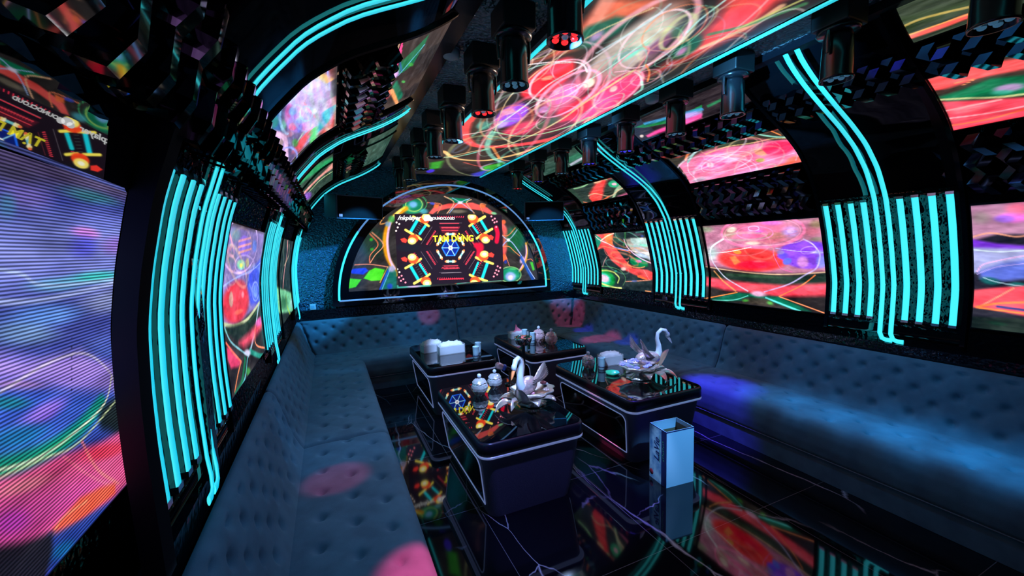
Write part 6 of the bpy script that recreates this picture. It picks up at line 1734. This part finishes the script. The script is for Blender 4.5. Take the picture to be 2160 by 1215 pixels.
# ================================================================== TABLES
def rrect(x0, x1, y0, y1, r, z, n=6):
    out = []
    for cx_, cy_, a0 in ((x1 - r, y1 - r, 0), (x0 + r, y1 - r, 90), (x0 + r, y0 + r, 180), (x1 - r, y0 + r, 270)):
        for k_ in range(n + 1):
            a = math.radians(a0 + 90 * k_ / n); out.append((cx_ + r * math.cos(a), cy_ + r * math.sin(a), z))
    return out
def table(label, x0, x1, y0, y1):
    cx_, cy_ = (x0 + x1) / 2, (y0 + y1) / 2; W, D = (x1 - x0) / 2, (y1 - y0) / 2
    root = thing('coffee_table', label, 'table', (cx_, cy_, 0), 0, 'glass-topped coffee tables')
    H = .52; tp = .075
    def rr(k_, z, r, n=6): return rrect(-W + k_, W - k_, -D + k_, D - k_, r, z, n)
    mb = MB(); mb.rings([rr(tp, .0, .07), rr(tp * .75, .12, .07), rr(.02, .415, .07)], True, True); mb.build('body', M['leather'], root)
    mb = MB(); mb.rings([rr(.008, .432, .075), rr(0, .436, .075), rr(0, .50, .075), rr(.006, .514, .07), rr(.016, .516, .06)], True, True); mb.build('rim', M['table_edge'], root)
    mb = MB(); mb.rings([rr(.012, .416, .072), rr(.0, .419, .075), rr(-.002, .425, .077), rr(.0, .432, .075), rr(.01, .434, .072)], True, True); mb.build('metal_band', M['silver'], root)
    mb = MB(); mb.rings([rr(.016, .5155, .06), rr(.016, .520, .06)], False, True); mb.build('glass_top', M['table_top'], root)
    for s in (-1, 1):                                    # side panels with rounded upper corners
        def px(z): return s * (W - (.02 + (tp - .02) * (1 - (z / .415))) + .003)
        L_, z0, z1, r = D - .10, .07, .375, .05
        out = [(-L_ + .03, z0), (L_ - .03, z0)]
        for c_, a0 in (((L_ - r, z1 - r), 0), ((-L_ + r, z1 - r), 90)):
            for k_ in range(7):
                a = math.radians(a0 + 90 * k_ / 6); out.append((c_[0] + r * math.cos(a), c_[1] + r * math.sin(a)))
        v = [(px(z) - s * .001, y, z) for y, z in out] + [(px(z) + s * .003, y, z) for y, z in out]; n = len(out)
        mb = MB(); mb.add(v, [tuple(range(n)), tuple(range(n, 2 * n))] + [(i, (i + 1) % n, n + (i + 1) % n, n + i) for i in range(n)]); pn = mb.build('side_panel', M['dark_glass'], root)
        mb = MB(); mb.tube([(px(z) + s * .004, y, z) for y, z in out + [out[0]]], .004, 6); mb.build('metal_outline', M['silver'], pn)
    return root
table('black glass-topped coffee table nearest the camera, with a swan ornament and two jars', .735, 1.465, 2.15, 3.24)
table('black glass-topped coffee table beside the right sofa, with the taller swan ornament', 1.93, 2.67, 2.26, 3.40)
table('black glass-topped coffee table at the back left, holding tissue boxes and two cups', .815, 1.545, 3.86, 4.93)
table('black glass-topped coffee table at the back right, holding pink tissues and rose crystal jars', 1.90, 2.63, 3.80, 4.93)
TT = .520

# ================================================================== CARTON
root = thing('water_carton', 'open-topped light blue carton standing on the marble floor before the right table', 'carton', (1.99, 1.99, 0), math.radians(-5))
w, d, h, t = .232, .172, .395, .004
mb = MB()
mb.box(0, w, 0, t, 0, h); mb.box(0, w, d - t, d, 0, h); mb.box(w - t, w, t, d - t, 0, h); mb.box(t, w - t, t, d - t, 0, t); mb.build('walls', M['carton'], root)
mb = MB(); mb.box(0, t, t, d - t, 0, h); left = mb.build('printed_side', M['carton_blue'], root)
mb = MB(); mb.box(t, w - t, t, t + .001, .01, h - .03); mb.box(t, t + .001, t, d - t, .01, h - .03); mb.box(w - t - .001, w - t, t, d - t, .01, h - .03); mb.box(t, w - t, d - t - .001, d - t, .01, h - .07); mb.build('inside', M['carton_in'], root)
mb = MB(); mb.box(-.0006, 0, .0, .048, 0, h); mb.box(.0, w, -.0006, 0, h - .008, h); mb.box(-.0006, 0, .0, d, h - .006, h); mb.box(0, .003, -.0006, 0, 0, h); mb.build('navy_edge', M['navy'], left)
fm = Matrix.Translation((-.0008, .093, .235)) @ Matrix.Rotation(-math.pi / 2, 4, 'Z') @ Matrix.Rotation(math.pi / 2, 4, 'X') @ Matrix.Rotation(math.pi / 2, 4, 'Z')
text_mesh('LaVie', .075, M['navy'], 'carton_lettering', left, fm, shear=.25, ext=.0003, bold=.0012)
mb = MB()
for i in range(26): mb.box(-.0012, 0, .062, .067, .15 + i * .0078, .15 + i * .0078 + .005)
for i in range(9): mb.box(-.0012, -.0006, .02 + .004 * (i % 3), .03 + .004 * (i % 3), .18 + i * .016, .187 + i * .016)
mb.build('green_line', M['green_print'], left)
mb = MB(); mb.lathe([(.001, 0), (.02, 0), (.02, .001), (.001, .001)], 20, (0, 0, 0), Matrix.Translation((-.0002, .15, .045)) @ Matrix.Rotation(-math.pi / 2, 4, 'Y')); mb.build('maroon_seal', M['maroon'], left)

# ================================================================== CEILING SPOTLIGHTS
def spotlight(label, x, y, mode, base=True):
    root = thing('ceiling_spotlight', label, 'spotlight', (x, y, CEIL), 0, 'black spotlights hanging from the ceiling strips')
    mb = MB(); mb.box(-.085, .085, -.085, .085, -.125, -.001); bevel(mb.build('base', M['matte'], root), .008)
    mb = MB(); mb.lathe([(.03, -.155), (.085, -.150), (.092, -.142), (.092, -.132), (.080, -.126), (.03, -.125)], 28); mb.build('swivel_ring', M['lamp'], root)
    for s in (-1, 1):
        mb = MB(); mb.tube([(s * .083, 0, -.14), (s * .086, 0, -.20), (s * .080, 0, -.25)], .011, 8, flat=.6); mb.build('yoke_arm', M['lamp'], root)
    mb = MB(); mb.lathe([(.02, -.152), (.058, -.156), (.064, -.17), (.067, -.26), (.070, -.355), (.073, -.362), (.073, -.372), (.066, -.372), (.064, -.350), (.01, -.348)], 32); br = mb.build('barrel', M['lamp'], root)
    mb = MB(); mb.lathe([(.002, -.352), (.063, -.352), (.063, -.348), (.002, -.348)], 28); mb.build('lens_plate', M['lamp'], br)
    lm = {'red': M['red_led'], 'blue': M['blue_led'], 'off': M['off_led']}[mode]
    for k_ in range(6):
        a = k_ * math.pi / 3; q = MB(); q.ell((.043 * math.cos(a), .043 * math.sin(a), -.354), (.0145, .0145, .010), 12, 6); q.build('led', lm, br)
    q = MB(); q.ell((0, 0, -.354), (.014, .014, .010), 12, 6); q.build('led', M['off_led'], br)
    return root
LY = [(.9, 1.44, 'red'), (.9, 1.915, 'off'), (.9, 2.36, 'red'), (.9, 3.0, 'off'), (.9, 3.56, 'off'), (.9, 4.1, 'off'), (.9, 4.75, 'off'), (.9, 5.35, 'off')]
RY = [(2.4, .75, 'off'), (2.4, 1.285, 'off'), (2.4, 1.868, 'off'), (2.4, 2.335, 'off'), (2.4, 2.89, 'blue'), (2.4, 3.43, 'blue'), (2.4, 3.95, 'off'), (2.4, 4.5, 'blue'), (2.4, 5.1, 'red')]
ORD = ['first', 'second', 'third', 'fourth', 'fifth', 'sixth', 'seventh', 'eighth', 'ninth']
CN = {'red': 'with red lit LEDs', 'blue': 'with blue lit LEDs', 'off': 'with unlit lenses'}
for nm, row in (('left', LY), ('right', RY)):
    for i, (x, y, m_) in enumerate(row):
        spotlight('black hanging spotlight %s, %s from the camera in the %s row' % (CN[m_], ORD[i], nm), x, y, m_)

# ================================================================== SPEAKERS, DETECTORS
def speaker(label, loc, rz, tilt, tp=.62):
    root = thing('wall_speaker', label, 'speaker', loc, rz, 'wedge speakers high on the end wall')
    Mx = Matrix.Rotation(tilt, 4, 'X')
    w, h, d = .295, .140, .36                              # half width, half height, depth; front faces -Y
    prof = [(-w, 0), (w, 0), (w * tp, d), (-w * tp, d)]
    mb = MB(); v = [tuple(Mx @ Vector((x, y, z))) for z in (-h, h) for x, y in prof]
    mb.add(v, [(3, 2, 1, 0), (4, 5, 6, 7), (0, 1, 5, 4), (1, 2, 6, 5), (2, 3, 7, 6), (3, 0, 4, 7)]); bevel(mb.build('cabinet', M['speaker'], root), .008)
    mb = MB(); mb.box(-w + .012, w - .012, -.012, .002, -h + .012, h - .012, Mx); bevel(mb.build('front_grille', M['grille'], root), .004)
    mb = MB()
    for a in ((-w + .004, w - .004, -.010, .0, h - .012, h - .002), (-w + .004, w - .004, -.010, .0, -h + .002, -h + .012), (-w + .004, -w + .012, -.010, .0, -h + .01, h - .01), (w - .012, w - .004, -.010, .0, -h + .01, h - .01)): mb.box(*a, Mx)
    mb.build('front_edge', M['speaker'], root)
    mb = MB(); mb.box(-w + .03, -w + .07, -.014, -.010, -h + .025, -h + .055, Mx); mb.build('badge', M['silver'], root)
    mb = MB(); mb.box(-.03, .03, d - .04, d + .06, -.03, .03); mb.tube([(0, d * .6, h * .5), (0, d, h + .06)], .012, 8); mb.build('wall_bracket', M['board'], root)
speaker('black-grilled wedge speaker hanging at the upper left corner of the arched screen', (.40, 5.37, 2.20), math.radians(21), math.radians(7), 1.0)
speaker('black-grilled wedge speaker hanging at the upper right corner of the arched screen', (2.97, 5.40, 2.19), math.radians(-20), math.radians(7), .8)
def detector(label, x, y):
    root = thing('smoke_detector', label, 'smoke detector', (x, y, CEIL), 0, 'round ceiling detectors')
    mb = MB(); mb.lathe([(.05, -.001), (.052, -.02), (.048, -.045), (.03, -.055), (.001, -.056)], 28); mb.build('cover', M['white_plastic'], root)
    mb = MB(); mb.lathe([(.053, -.001), (.056, -.006), (.053, -.012)], 28); mb.build('mounting_ring', M['white_plastic'], root)
detector('round white smoke detector on the left crinkled ceiling strip', .735, 2.42)
detector('round smoke detector on the right crinkled ceiling strip between two spotlights', 2.42, 2.60)
root = thing('wall_socket', 'small pale socket box on the ledge at the left end of the end wall', 'socket', (-.22, 5.86, .932))
mb = MB(); mb.box(-.035, .035, -.02, .02, 0, .075); bevel(mb.build('box', M['white_plastic'], root), .006)
mb = MB(); mb.box(-.02, .02, -.023, -.02, .02, .055); mb.build('face_plate', M['cup_blue'], root)

# ================================================================== TABLEWARE
def petal(mb, base, yaw_, length, width, up, curl, n=9, thick=.003, m_=6, fold=.25):
    """a curved leaf: leaves base along yaw, rises by up, then curls over"""
    rs = []; c, s = math.cos(yaw_), math.sin(yaw_)
    P_ = []
    for i in range(n + 1):
        t = i / n; r = length * t; z = up * math.sin(t * math.pi * .5) * t - curl * t ** 3
        wd = width * math.sin(math.pi * min(1, t * .93 + .06)) ** .7
        for j in range(-m_ // 2, m_ // 2 + 1):
            f = j / (m_ / 2); P_.append((base[0] + c * r - s * wd * f, base[1] + s * r + c * wd * f, max(base[2] + z + fold * wd * f * f, .005)))
    q = m_ + 1
    top = P_; bot = [(x, y, z - thick) for x, y, z in P_]
    o = len(mb.v); mb.v += top + bot; N_ = len(top)
    for i in range(n):
        for j in range(m_):
            a = o + i * q + j; f = (a, a + q, a + q + 1, a + 1); mb.f.append(f); mb.smooth.append(True); mb.f.append(tuple(x + N_ for x in f[::-1])); mb.smooth.append(True)
    edge = [i * q for i in range(n + 1)] + [n * q + j for j in range(1, m_ + 1)] + [i * q + m_ for i in range(n - 1, -1, -1)] + [j for j in range(m_ - 1, 0, -1)]
    for k_ in range(len(edge)):
        a, b2 = o + edge[k_], o + edge[(k_ + 1) % len(edge)]; mb.f.append((a, b2, b2 + N_, a + N_)); mb.smooth.append(False)
def swan(label, loc, rz, neck_s, flowers, beak_m, wing_up):
    root = thing('swan_fruit_stand', label, 'ornament', loc, rz)
    # curled silver leaves forming the foot and the dish
    mb = MB(); mb.lathe([(.001, 0), (.085, 0), (.10, .008), (.06, .022), (.035, .04), (.05, .06), (.11, .075), (.15, .10), (.158, .118), (.150, .118), (.10, .088), (.001, .078)], 40, (-.07, 0, 0), fl=lambda a: 1 + .07 * math.sin(a * 9)); mb.build('dish', M['silverleaf'], root)
    for k_, (a, L_, w_, up, cu) in enumerate([(10, .22, .045, .20, .02), (-38, .23, .052, .12, .15), (42, .21, .048, .15, .10), (-75, .20, .050, .10, .12), (-112, .20, .045, .08, .08), (80, .20, .045, .12, .08), (150, .21, .04, .07, .03), (200, .21, .04, .07, .05), (-10, .17, .04, .10, .13)]):
        mb = MB(); petal(mb, (.03 * math.cos(math.radians(a)), .03 * math.sin(math.radians(a)), .035 + .004 * k_), math.radians(a), L_, w_, up, cu); mb.build('curled_leaf', M['silverleaf'], root)
    mb = MB()
    mb.ell((.02, 0, .165), (.115, .062, .062), 24, 14); body = mb.build('swan_body', M['feather'], root)
    z0 = .17
    pts = [(.10, 0, z0 + .0), (.125, 0, z0 + .045), (.120, 0, z0 + .10), (.105, 0, z0 + .15), (.112, 0, z0 + .195), (.145, 0, z0 + .222), (.182, 0, z0 + .212), (.202, 0, z0 + .178), (.208, 0, z0 + .152)]
    pts = [(x, y + .0, z0 + (z - z0) * neck_s) for x, y, z in pts]
    mb = MB(); mb.tube(pts, [.034, .027, .021, .017, .016, .017, .018, .017, .013], 16)
    mb.ell((pts[-2][0] + .004, 0, pts[-2][2] - .004), (.021, .018, .027), 16, 10)
    nk = mb.build('swan_neck', M['swan_white'], body)
    hx, hz = pts[-1][0], pts[-1][2]
    mb = MB(); mb.tube([(hx - .002, 0, hz + .008), (hx + .016, 0, hz - .014), (hx + .032, 0, hz - .040), (hx + .040, 0, hz - .052)], [.013, .012, .007, .002], 10, flat=.8); mb.build('beak', M['beak'] if beak_m else M['silver'], body)
    mb = MB()
    for s in (-1, 1): mb.ell((hx + .001, s * .0155, hz + .020), (.004, .003, .004), 8, 6)
    mb.build('eyes', M['dark_eye'], body)
    for s in (-1, 1):                                    # raised wings of overlapping feathers
        mb = MB()
        for r_ in range(3):
            for i in range(6 - r_):
                a = math.radians(158 - i * 13 - r_ * 6)
                petal(mb, (.06 - r_ * .02 - i * .010, s * (.045 + .004 * r_), .185 + .012 * r_), math.radians(180) - s * math.radians(16 + i * 5), .17 - .022 * r_ - .010 * i, .022, wing_up * (1 - i * .13), -.02, 6, .002, 4)
        mb.build('wing', M['feather'], root)
    g = np.random.default_rng(5)
    for k_ in range(16):
        a, rr = g.uniform(0, 6.28), .115 * math.sqrt(g.uniform(0, 1)); x, y = -.09 + rr * math.cos(a), rr * math.sin(a); z = .105 + .05 * (1 - (rr / .12) ** 2)
        mb = MB()
        for q in range(5):
            an = q * 1.257 + k_; mb.ell((x + .014 * math.cos(an), y + .014 * math.sin(an), z + .006), (.012, .012, .008), 8, 6)
        mb.ell((x, y, z + .012), (.009, .009, .009), 8, 6)
        mb.build('blossom', flowers[k_ % len(flowers)], root)
    return root
def facet(mb):
    g = np.random.default_rng(3); n = len(mb.v)
    k_ = g.normal(size=(n, 3)) * .0022
    mb.v = [tuple(np.array(p) + q) for p, q in zip(mb.v, k_)]
def jar(label, x, y, r, m, group, cat='jar'):
    root = thing('crystal_jar', label, cat, (x, y, TT), 0, group)
    mb = MB(); mb.lathe([(.001, 0), (r * .55, 0), (r * .62, .006), (r * .95, r * .6), (r, r * .95), (r * .9, r * 1.3), (r * .78, r * 1.45), (r * .74, r * 1.45), (r * .86, r * 1.25), (r * .9, r * .9), (r * .55, .02), (.001, .018)], 18, smooth=False); facet(mb); mb.build('bowl', m, root)
    mb = MB(); mb.lathe([(r * .84, r * 1.46), (r * .86, r * 1.52), (r * .66, r * 1.78), (r * .30, r * 1.92), (r * .13, r * 1.98), (r * .12, r * 2.06), (.001, r * 2.07)], 18, smooth=False); facet(mb); lid = mb.build('lid', m, root)
    mb = MB(); mb.ell((0, 0, r * 2.28), (r * .25, r * .25, r * .27), 14, 10); mb.build('knob', M['swan_white'], lid)
    return root
def tissue_box(label, x, y, rz, w, d, h, tm, group, mound=1.0, peak=.0):
    root = thing('tissue_box', label, 'tissue box', (x, y, TT), rz, group)
    t = .004
    mb = MB(); mb.box(-w, w, -d, -d + t, 0, h); mb.box(-w, w, d - t, d, 0, h); mb.box(-w, -w + t, -d + t, d - t, 0, h); mb.box(w - t, w, -d + t, d - t, 0, h); mb.box(-w, w, -d, d, -.0, t); mb.build('acrylic_case', M['clear'], root)
    g = np.random.default_rng(int(abs(x * 1000)))
    n = 15; V = []
    for i in range(n):
        for j in range(n):
            a, b_ = -1 + 2 * i / (n - 1), -1 + 2 * j / (n - 1)
            e = max(abs(a), abs(b_)); z = h * (.96 if e < .99 else .25) + mound * .030 * max(0, 1 - (a * a + b_ * b_) * .5) + (g.normal() * .006 if e < .95 else 0)
            V.append((a * (w - .007), b_ * (d - .007), z))
    mb = MB(); mb.grid(V, n, n); mb.box(-w + .007, w - .007, -d + .007, d - .007, .008, h * .86); mb.build('tissue_stack', M['tissue'], root)
    if peak:
        mb = MB(); pk = [(-.05, -.01, h * .98), (-.02, .02, h * .98), (.05, .01, h * .98), (.07, -.015, h * 1.0)]; tip = (-.028, .0, h + peak)
        v = pk + [tip, (-.005, .004, h + peak * .55), (.035, .0, h + peak * .22)]
        v2 = [(x_, y_ + .004, z_) for x_, y_, z_ in v]
        mb.add(v + v2, [(0, 1, 4), (1, 2, 5, 4), (2, 3, 6, 5), (3, 0, 6), (0, 4, 5, 6), (7, 11, 8), (8, 11, 12, 9), (9, 12, 13, 10), (10, 13, 7), (7, 13, 12, 11)])
        for i in range(5): mb.ell((-.04 + .025 * i, .0, h + .004), (.024, .03, .012), 8, 6)
        mb.build('pulled_tissue', tm, root)
    return root
def cup(label, x, y, h, group, m=None):
    root = thing('paper_cup', label, 'cup', (x, y, TT), 0, group)
    mb = MB(); mb.lathe([(.001, 0), (.027, 0), (.030, .004), (.032, h * .55), (.033, h - .006), (.034, h - .003), (.033, h), (.031, h), (.029, h * .5), (.026, .008), (.001, .006)], 24); mb.build('wall', m or M['cup_blue'], root)
    mb = MB(); mb.lathe([(.0325, h * .22), (.0335, h * .23), (.0335, h * .26), (.0325, h * .27)], 24); mb.build('printed_band', M['navy'], root)
swan('silver swan fruit stand with orange beak on the table nearest the camera', (1.24, 2.545, TT), math.radians(218), 1.0, [M['rose'], M['feather'], M['swan_white'], M['feather']], True, .09)
swan('tall silver swan fruit stand with lilac blossoms on the table beside the right sofa', (2.42, 2.66, TT), math.radians(-12), 1.05, [M['lilac'], M['lilac'], M['feather']], False, .13)
jar('round cut-crystal jar with ball knob at the left of the nearest table', 1.015, 2.95, .066, M['crystal'], 'crystal jars')
jar('cut-crystal jar with ball knob behind the swan dish on the nearest table', 1.175, 3.03, .062, M['crystal'], 'crystal jars')
jar('tall crystal jar with pointed lid at the far left of the right table', 2.15, 3.12, .062, M['crystal'], 'crystal jars')
jar('rose crystal jar on the back right table, the one nearer the camera', 2.325, 4.12, .075, M['crystal_pink'], 'rose crystal jars')
jar('rose crystal jar on the back right table, behind the other', 2.27, 4.33, .075, M['crystal_pink'], 'rose crystal jars')
tissue_box('clear box heaped with white tissues at the middle of the back left table', 1.17, 4.32, math.radians(2), .145, .06, .105, M['tissue'], 'clear tissue boxes', 1.0)
tissue_box('clear box with white tissues behind, at the left of the back left table', 1.00, 4.50, math.radians(10), .12, .06, .10, M['tissue'], 'clear tissue boxes', 1.3)
tissue_box('tissue box with a pink tissue pulled up on the back right table', 2.13, 4.62, math.radians(-4), .12, .06, .085, M['pink_tissue'], 'clear tissue boxes', .4, .10)
tissue_box('clear tissue box behind the swan on the right table', 2.40, 3.12, math.radians(-3), .11, .06, .10, M['tissue'], 'clear tissue boxes', .8)
cup('pale blue paper cup at the right of the back left table, in front', 1.345, 3.985, .125, 'pale blue cups')
cup('taller pale blue paper cup behind the other on the back left table', 1.40, 4.07, .145, 'pale blue cups')
cup('pale blue paper cup in front of the rose jars on the back right table', 2.17, 4.30, .125, 'pale blue cups')
cup('pale blue paper cup beside the pink tissues on the back right table', 2.13, 4.43, .145, 'pale blue cups')
cup('pale blue cup standing beside the crystal jar on the right table', 2.235, 3.03, .11, 'pale blue cups')
root = thing('glass_ashtray', 'green glass ashtray lying on the right table before the tissue box', 'ashtray', (2.225, 2.86, TT))
mb = MB(); mb.lathe([(.001, 0), (.05, 0), (.062, .022), (.056, .024), (.044, .008), (.001, .007)], 24, fl=lambda a: 1 + .05 * math.cos(6 * a)); mb.build('dish', M['green_glass'], root)
# chrome pedestal ashtray on the floor between the tables
root = thing('pedestal_ashtray', 'tall chrome pedestal ashtray standing on the floor between the four tables', 'ashtray', (1.69, 3.55, 0))
mb = MB(); mb.lathe([(.001, 0), (.13, 0), (.13, .012), (.03, .022), (.018, .05), (.001, .05)], 32); mb.build('foot', M['lamp'], root)
mb = MB(); mb.lathe([(.016, .04), (.016, .70)], 16); mb.build('stem', M['lamp'], root)
mb = MB(); mb.lathe([(.001, .695), (.03, .70), (.07, .722), (.085, .765), (.088, .79), (.080, .79), (.072, .76), (.03, .735), (.001, .735)], 32); mb.build('bowl', M['chrome'], root)
root = thing('microphone', 'pale pink microphone with a blue band behind the swan head on the nearest table', 'microphone', (1.32, 3.05, TT), math.radians(165))
mb = MB(); mb.lathe([(.001, 0), (.045, 0), (.045, .01), (.012, .016), (.011, .12), (.001, .12)], 20); mb.build('stand', M['lamp'], root)
Mx = Matrix.Translation((0, 0, .13)) @ Matrix.Rotation(math.radians(68), 4, 'Y')
mb = MB(); mb.lathe([(.001, -.12), (.014, -.12), (.018, .02), (.018, .04)], 20, M_=Mx); mb.build('handle', M['lamp'], root)
mb = MB(); mb.lathe([(.019, .035), (.027, .040), (.027, .06), (.022, .064)], 20, M_=Mx); mb.build('band', M['mic_blue'], root)
mb = MB(); mb.lathe([(.022, .062), (.026, .075), (.028, .10), (.025, .118), (.012, .128), (.001, .13)], 20, M_=Mx); mb.build('head_grille', M['mic'], root)

# ================================================================== LIGHT OF THE SPOTLIGHTS AND ADDED FILL BEAMS
def spot(x, y, target, col, power, ang, blend=.4, r=.03):
    ld = bpy.data.lights.new('spot_or_fill_beam', 'SPOT'); ld.energy = power; ld.color = col; ld.spot_size = math.radians(ang); ld.spot_blend = blend; ld.shadow_soft_size = r
    o = bpy.data.objects.new('spot_or_fill_beam', ld); COL.objects.link(o)
    p = Vector((x, y, CEIL - .39)); o.location = p
    o.rotation_euler = (Vector(target) - p).to_track_quat('-Z', 'Y').to_euler()
RED, BLU, CYA, ICE = (1, .05, .18), (.06, .04, 1), (.04, .42, 1.0), (.40, .60, 1.0)
for a in (
    (.9, 2.36, (-.02, 2.40, .42), RED, 130, 9), (.9, 1.44, (.27, 1.50, .4), RED, 800, 11, .6), (.9, 3.0, (1.25, 5.74, .76), RED, 300, 6),
    (2.4, 5.1, (3.55, 5.60, .5), RED, 170, 16), (2.4, 4.5, (3.42, 5.1, .42), BLU, 200, 8), (.9, 4.1, (3.30, 4.50, .4), RED, 700, 9, .7),
    (2.4, 3.43, (3.45, 4.15, .42), BLU, 220, 8), (2.4, 2.89, (3.05, 2.45, .32), BLU, 620, 20, .8), (2.4, 3.43, (2.30, 2.8, .6), BLU, 260, 7), (2.4, 2.89, (1.75, 2.1, .0), BLU, 200, 18),
    (2.4, 2.335, (3.25, 2.1, .4), CYA, 170, 17, 1), (2.4, 1.868, (3.25, 1.78, .4), CYA, 200, 17, 1), (2.4, 1.868, (3.27, 1.45, .4), CYA, 230, 17, 1), (2.4, 1.285, (3.27, 1.15, .4), CYA, 260, 18, 1), (2.4, .75, (3.28, .8, .4), CYA, 260, 18, 1),
    (2.4, .75, (2.1, 1.99, .2), (.15, .5, 1), 420, 13), (2.4, 2.335, (3.7, 2.2, .8), CYA, 34, 60), (2.4, 1.285, (3.7, 1.2, .8), CYA, 34, 60),  # carton beam and wide cyan beams added as fill
    (.9, 3.56, (.0, 3.6, .4), CYA, 60, 60), (.9, 1.915, (-.05, 1.7, .5), CYA, 50, 70), (.9, 4.75, (.4, 5.5, .5), CYA, 50, 60), (.9, 3.56, (1.85, 2.75, .42), RED, 420, 6),  # wide cyan beams added as fill on the left and end sofas
    (.9, 4.75, (-.20, 5.95, 1.25), CYA, 260, 40), (2.4, 4.5, (3.45, 5.95, 1.4), CYA, 300, 40), (2.4, 3.95, (1.5, 3.2, .5), ICE, 80, 60),  # end-wall cyan beams and wide ice beam added as fill
    (.9, 1.44, (1.2, 2.6, .58), ICE, 420, 16, .8), (.9, 3.0, (1.2, 4.4, .58), ICE, 420, 14, .8), (.9, 3.0, (2.22, 4.4, .58), ICE, 420, 13, .8), (.9, 1.915, (2.35, 2.8, .6), ICE, 420, 15, .8),  # ice beams added to brighten the tabletop items
    (.9, 1.44, (1.15, 2.15, .25), (.25, .25, 1), 120, 30), (2.4, 3.95, (3.5, 3.9, .7), CYA, 60, 60), (.9, 4.1, (1.7, 5.8, .7), CYA, 60, 50),  # broad beams added to brighten the table front and sofas
    (.9, 1.915, (1.08, 2.99, .6), ICE, 420, 10, .8), (2.4, 1.868, (2.45, 2.66, .72), ICE, 260, 14, .8), (.9, 1.44, (1.99, 2.08, .2), ICE, 300, 7, .8), (.9, 3.0, (1.36, 4.0, .6), ICE, 300, 8, .8), (2.4, 3.43, (.72, 3.2, 2.80), (1, .6, .4), 520, 36, .9), (.9, 1.44, (2.6, 1.7, 2.82), (.1, .5, 1), 1300, 26, .9), (.9, 3.0, (2.6, 3.2, 2.82), (.1, .5, 1), 1100, 26, .9), (2.4, 2.335, (.74, 2.1, 2.80), (1, .6, .4), 420, 30, .9)):  # ice fill for ornaments and carton; upward beams added to brighten ceiling strips
    spot(*a)
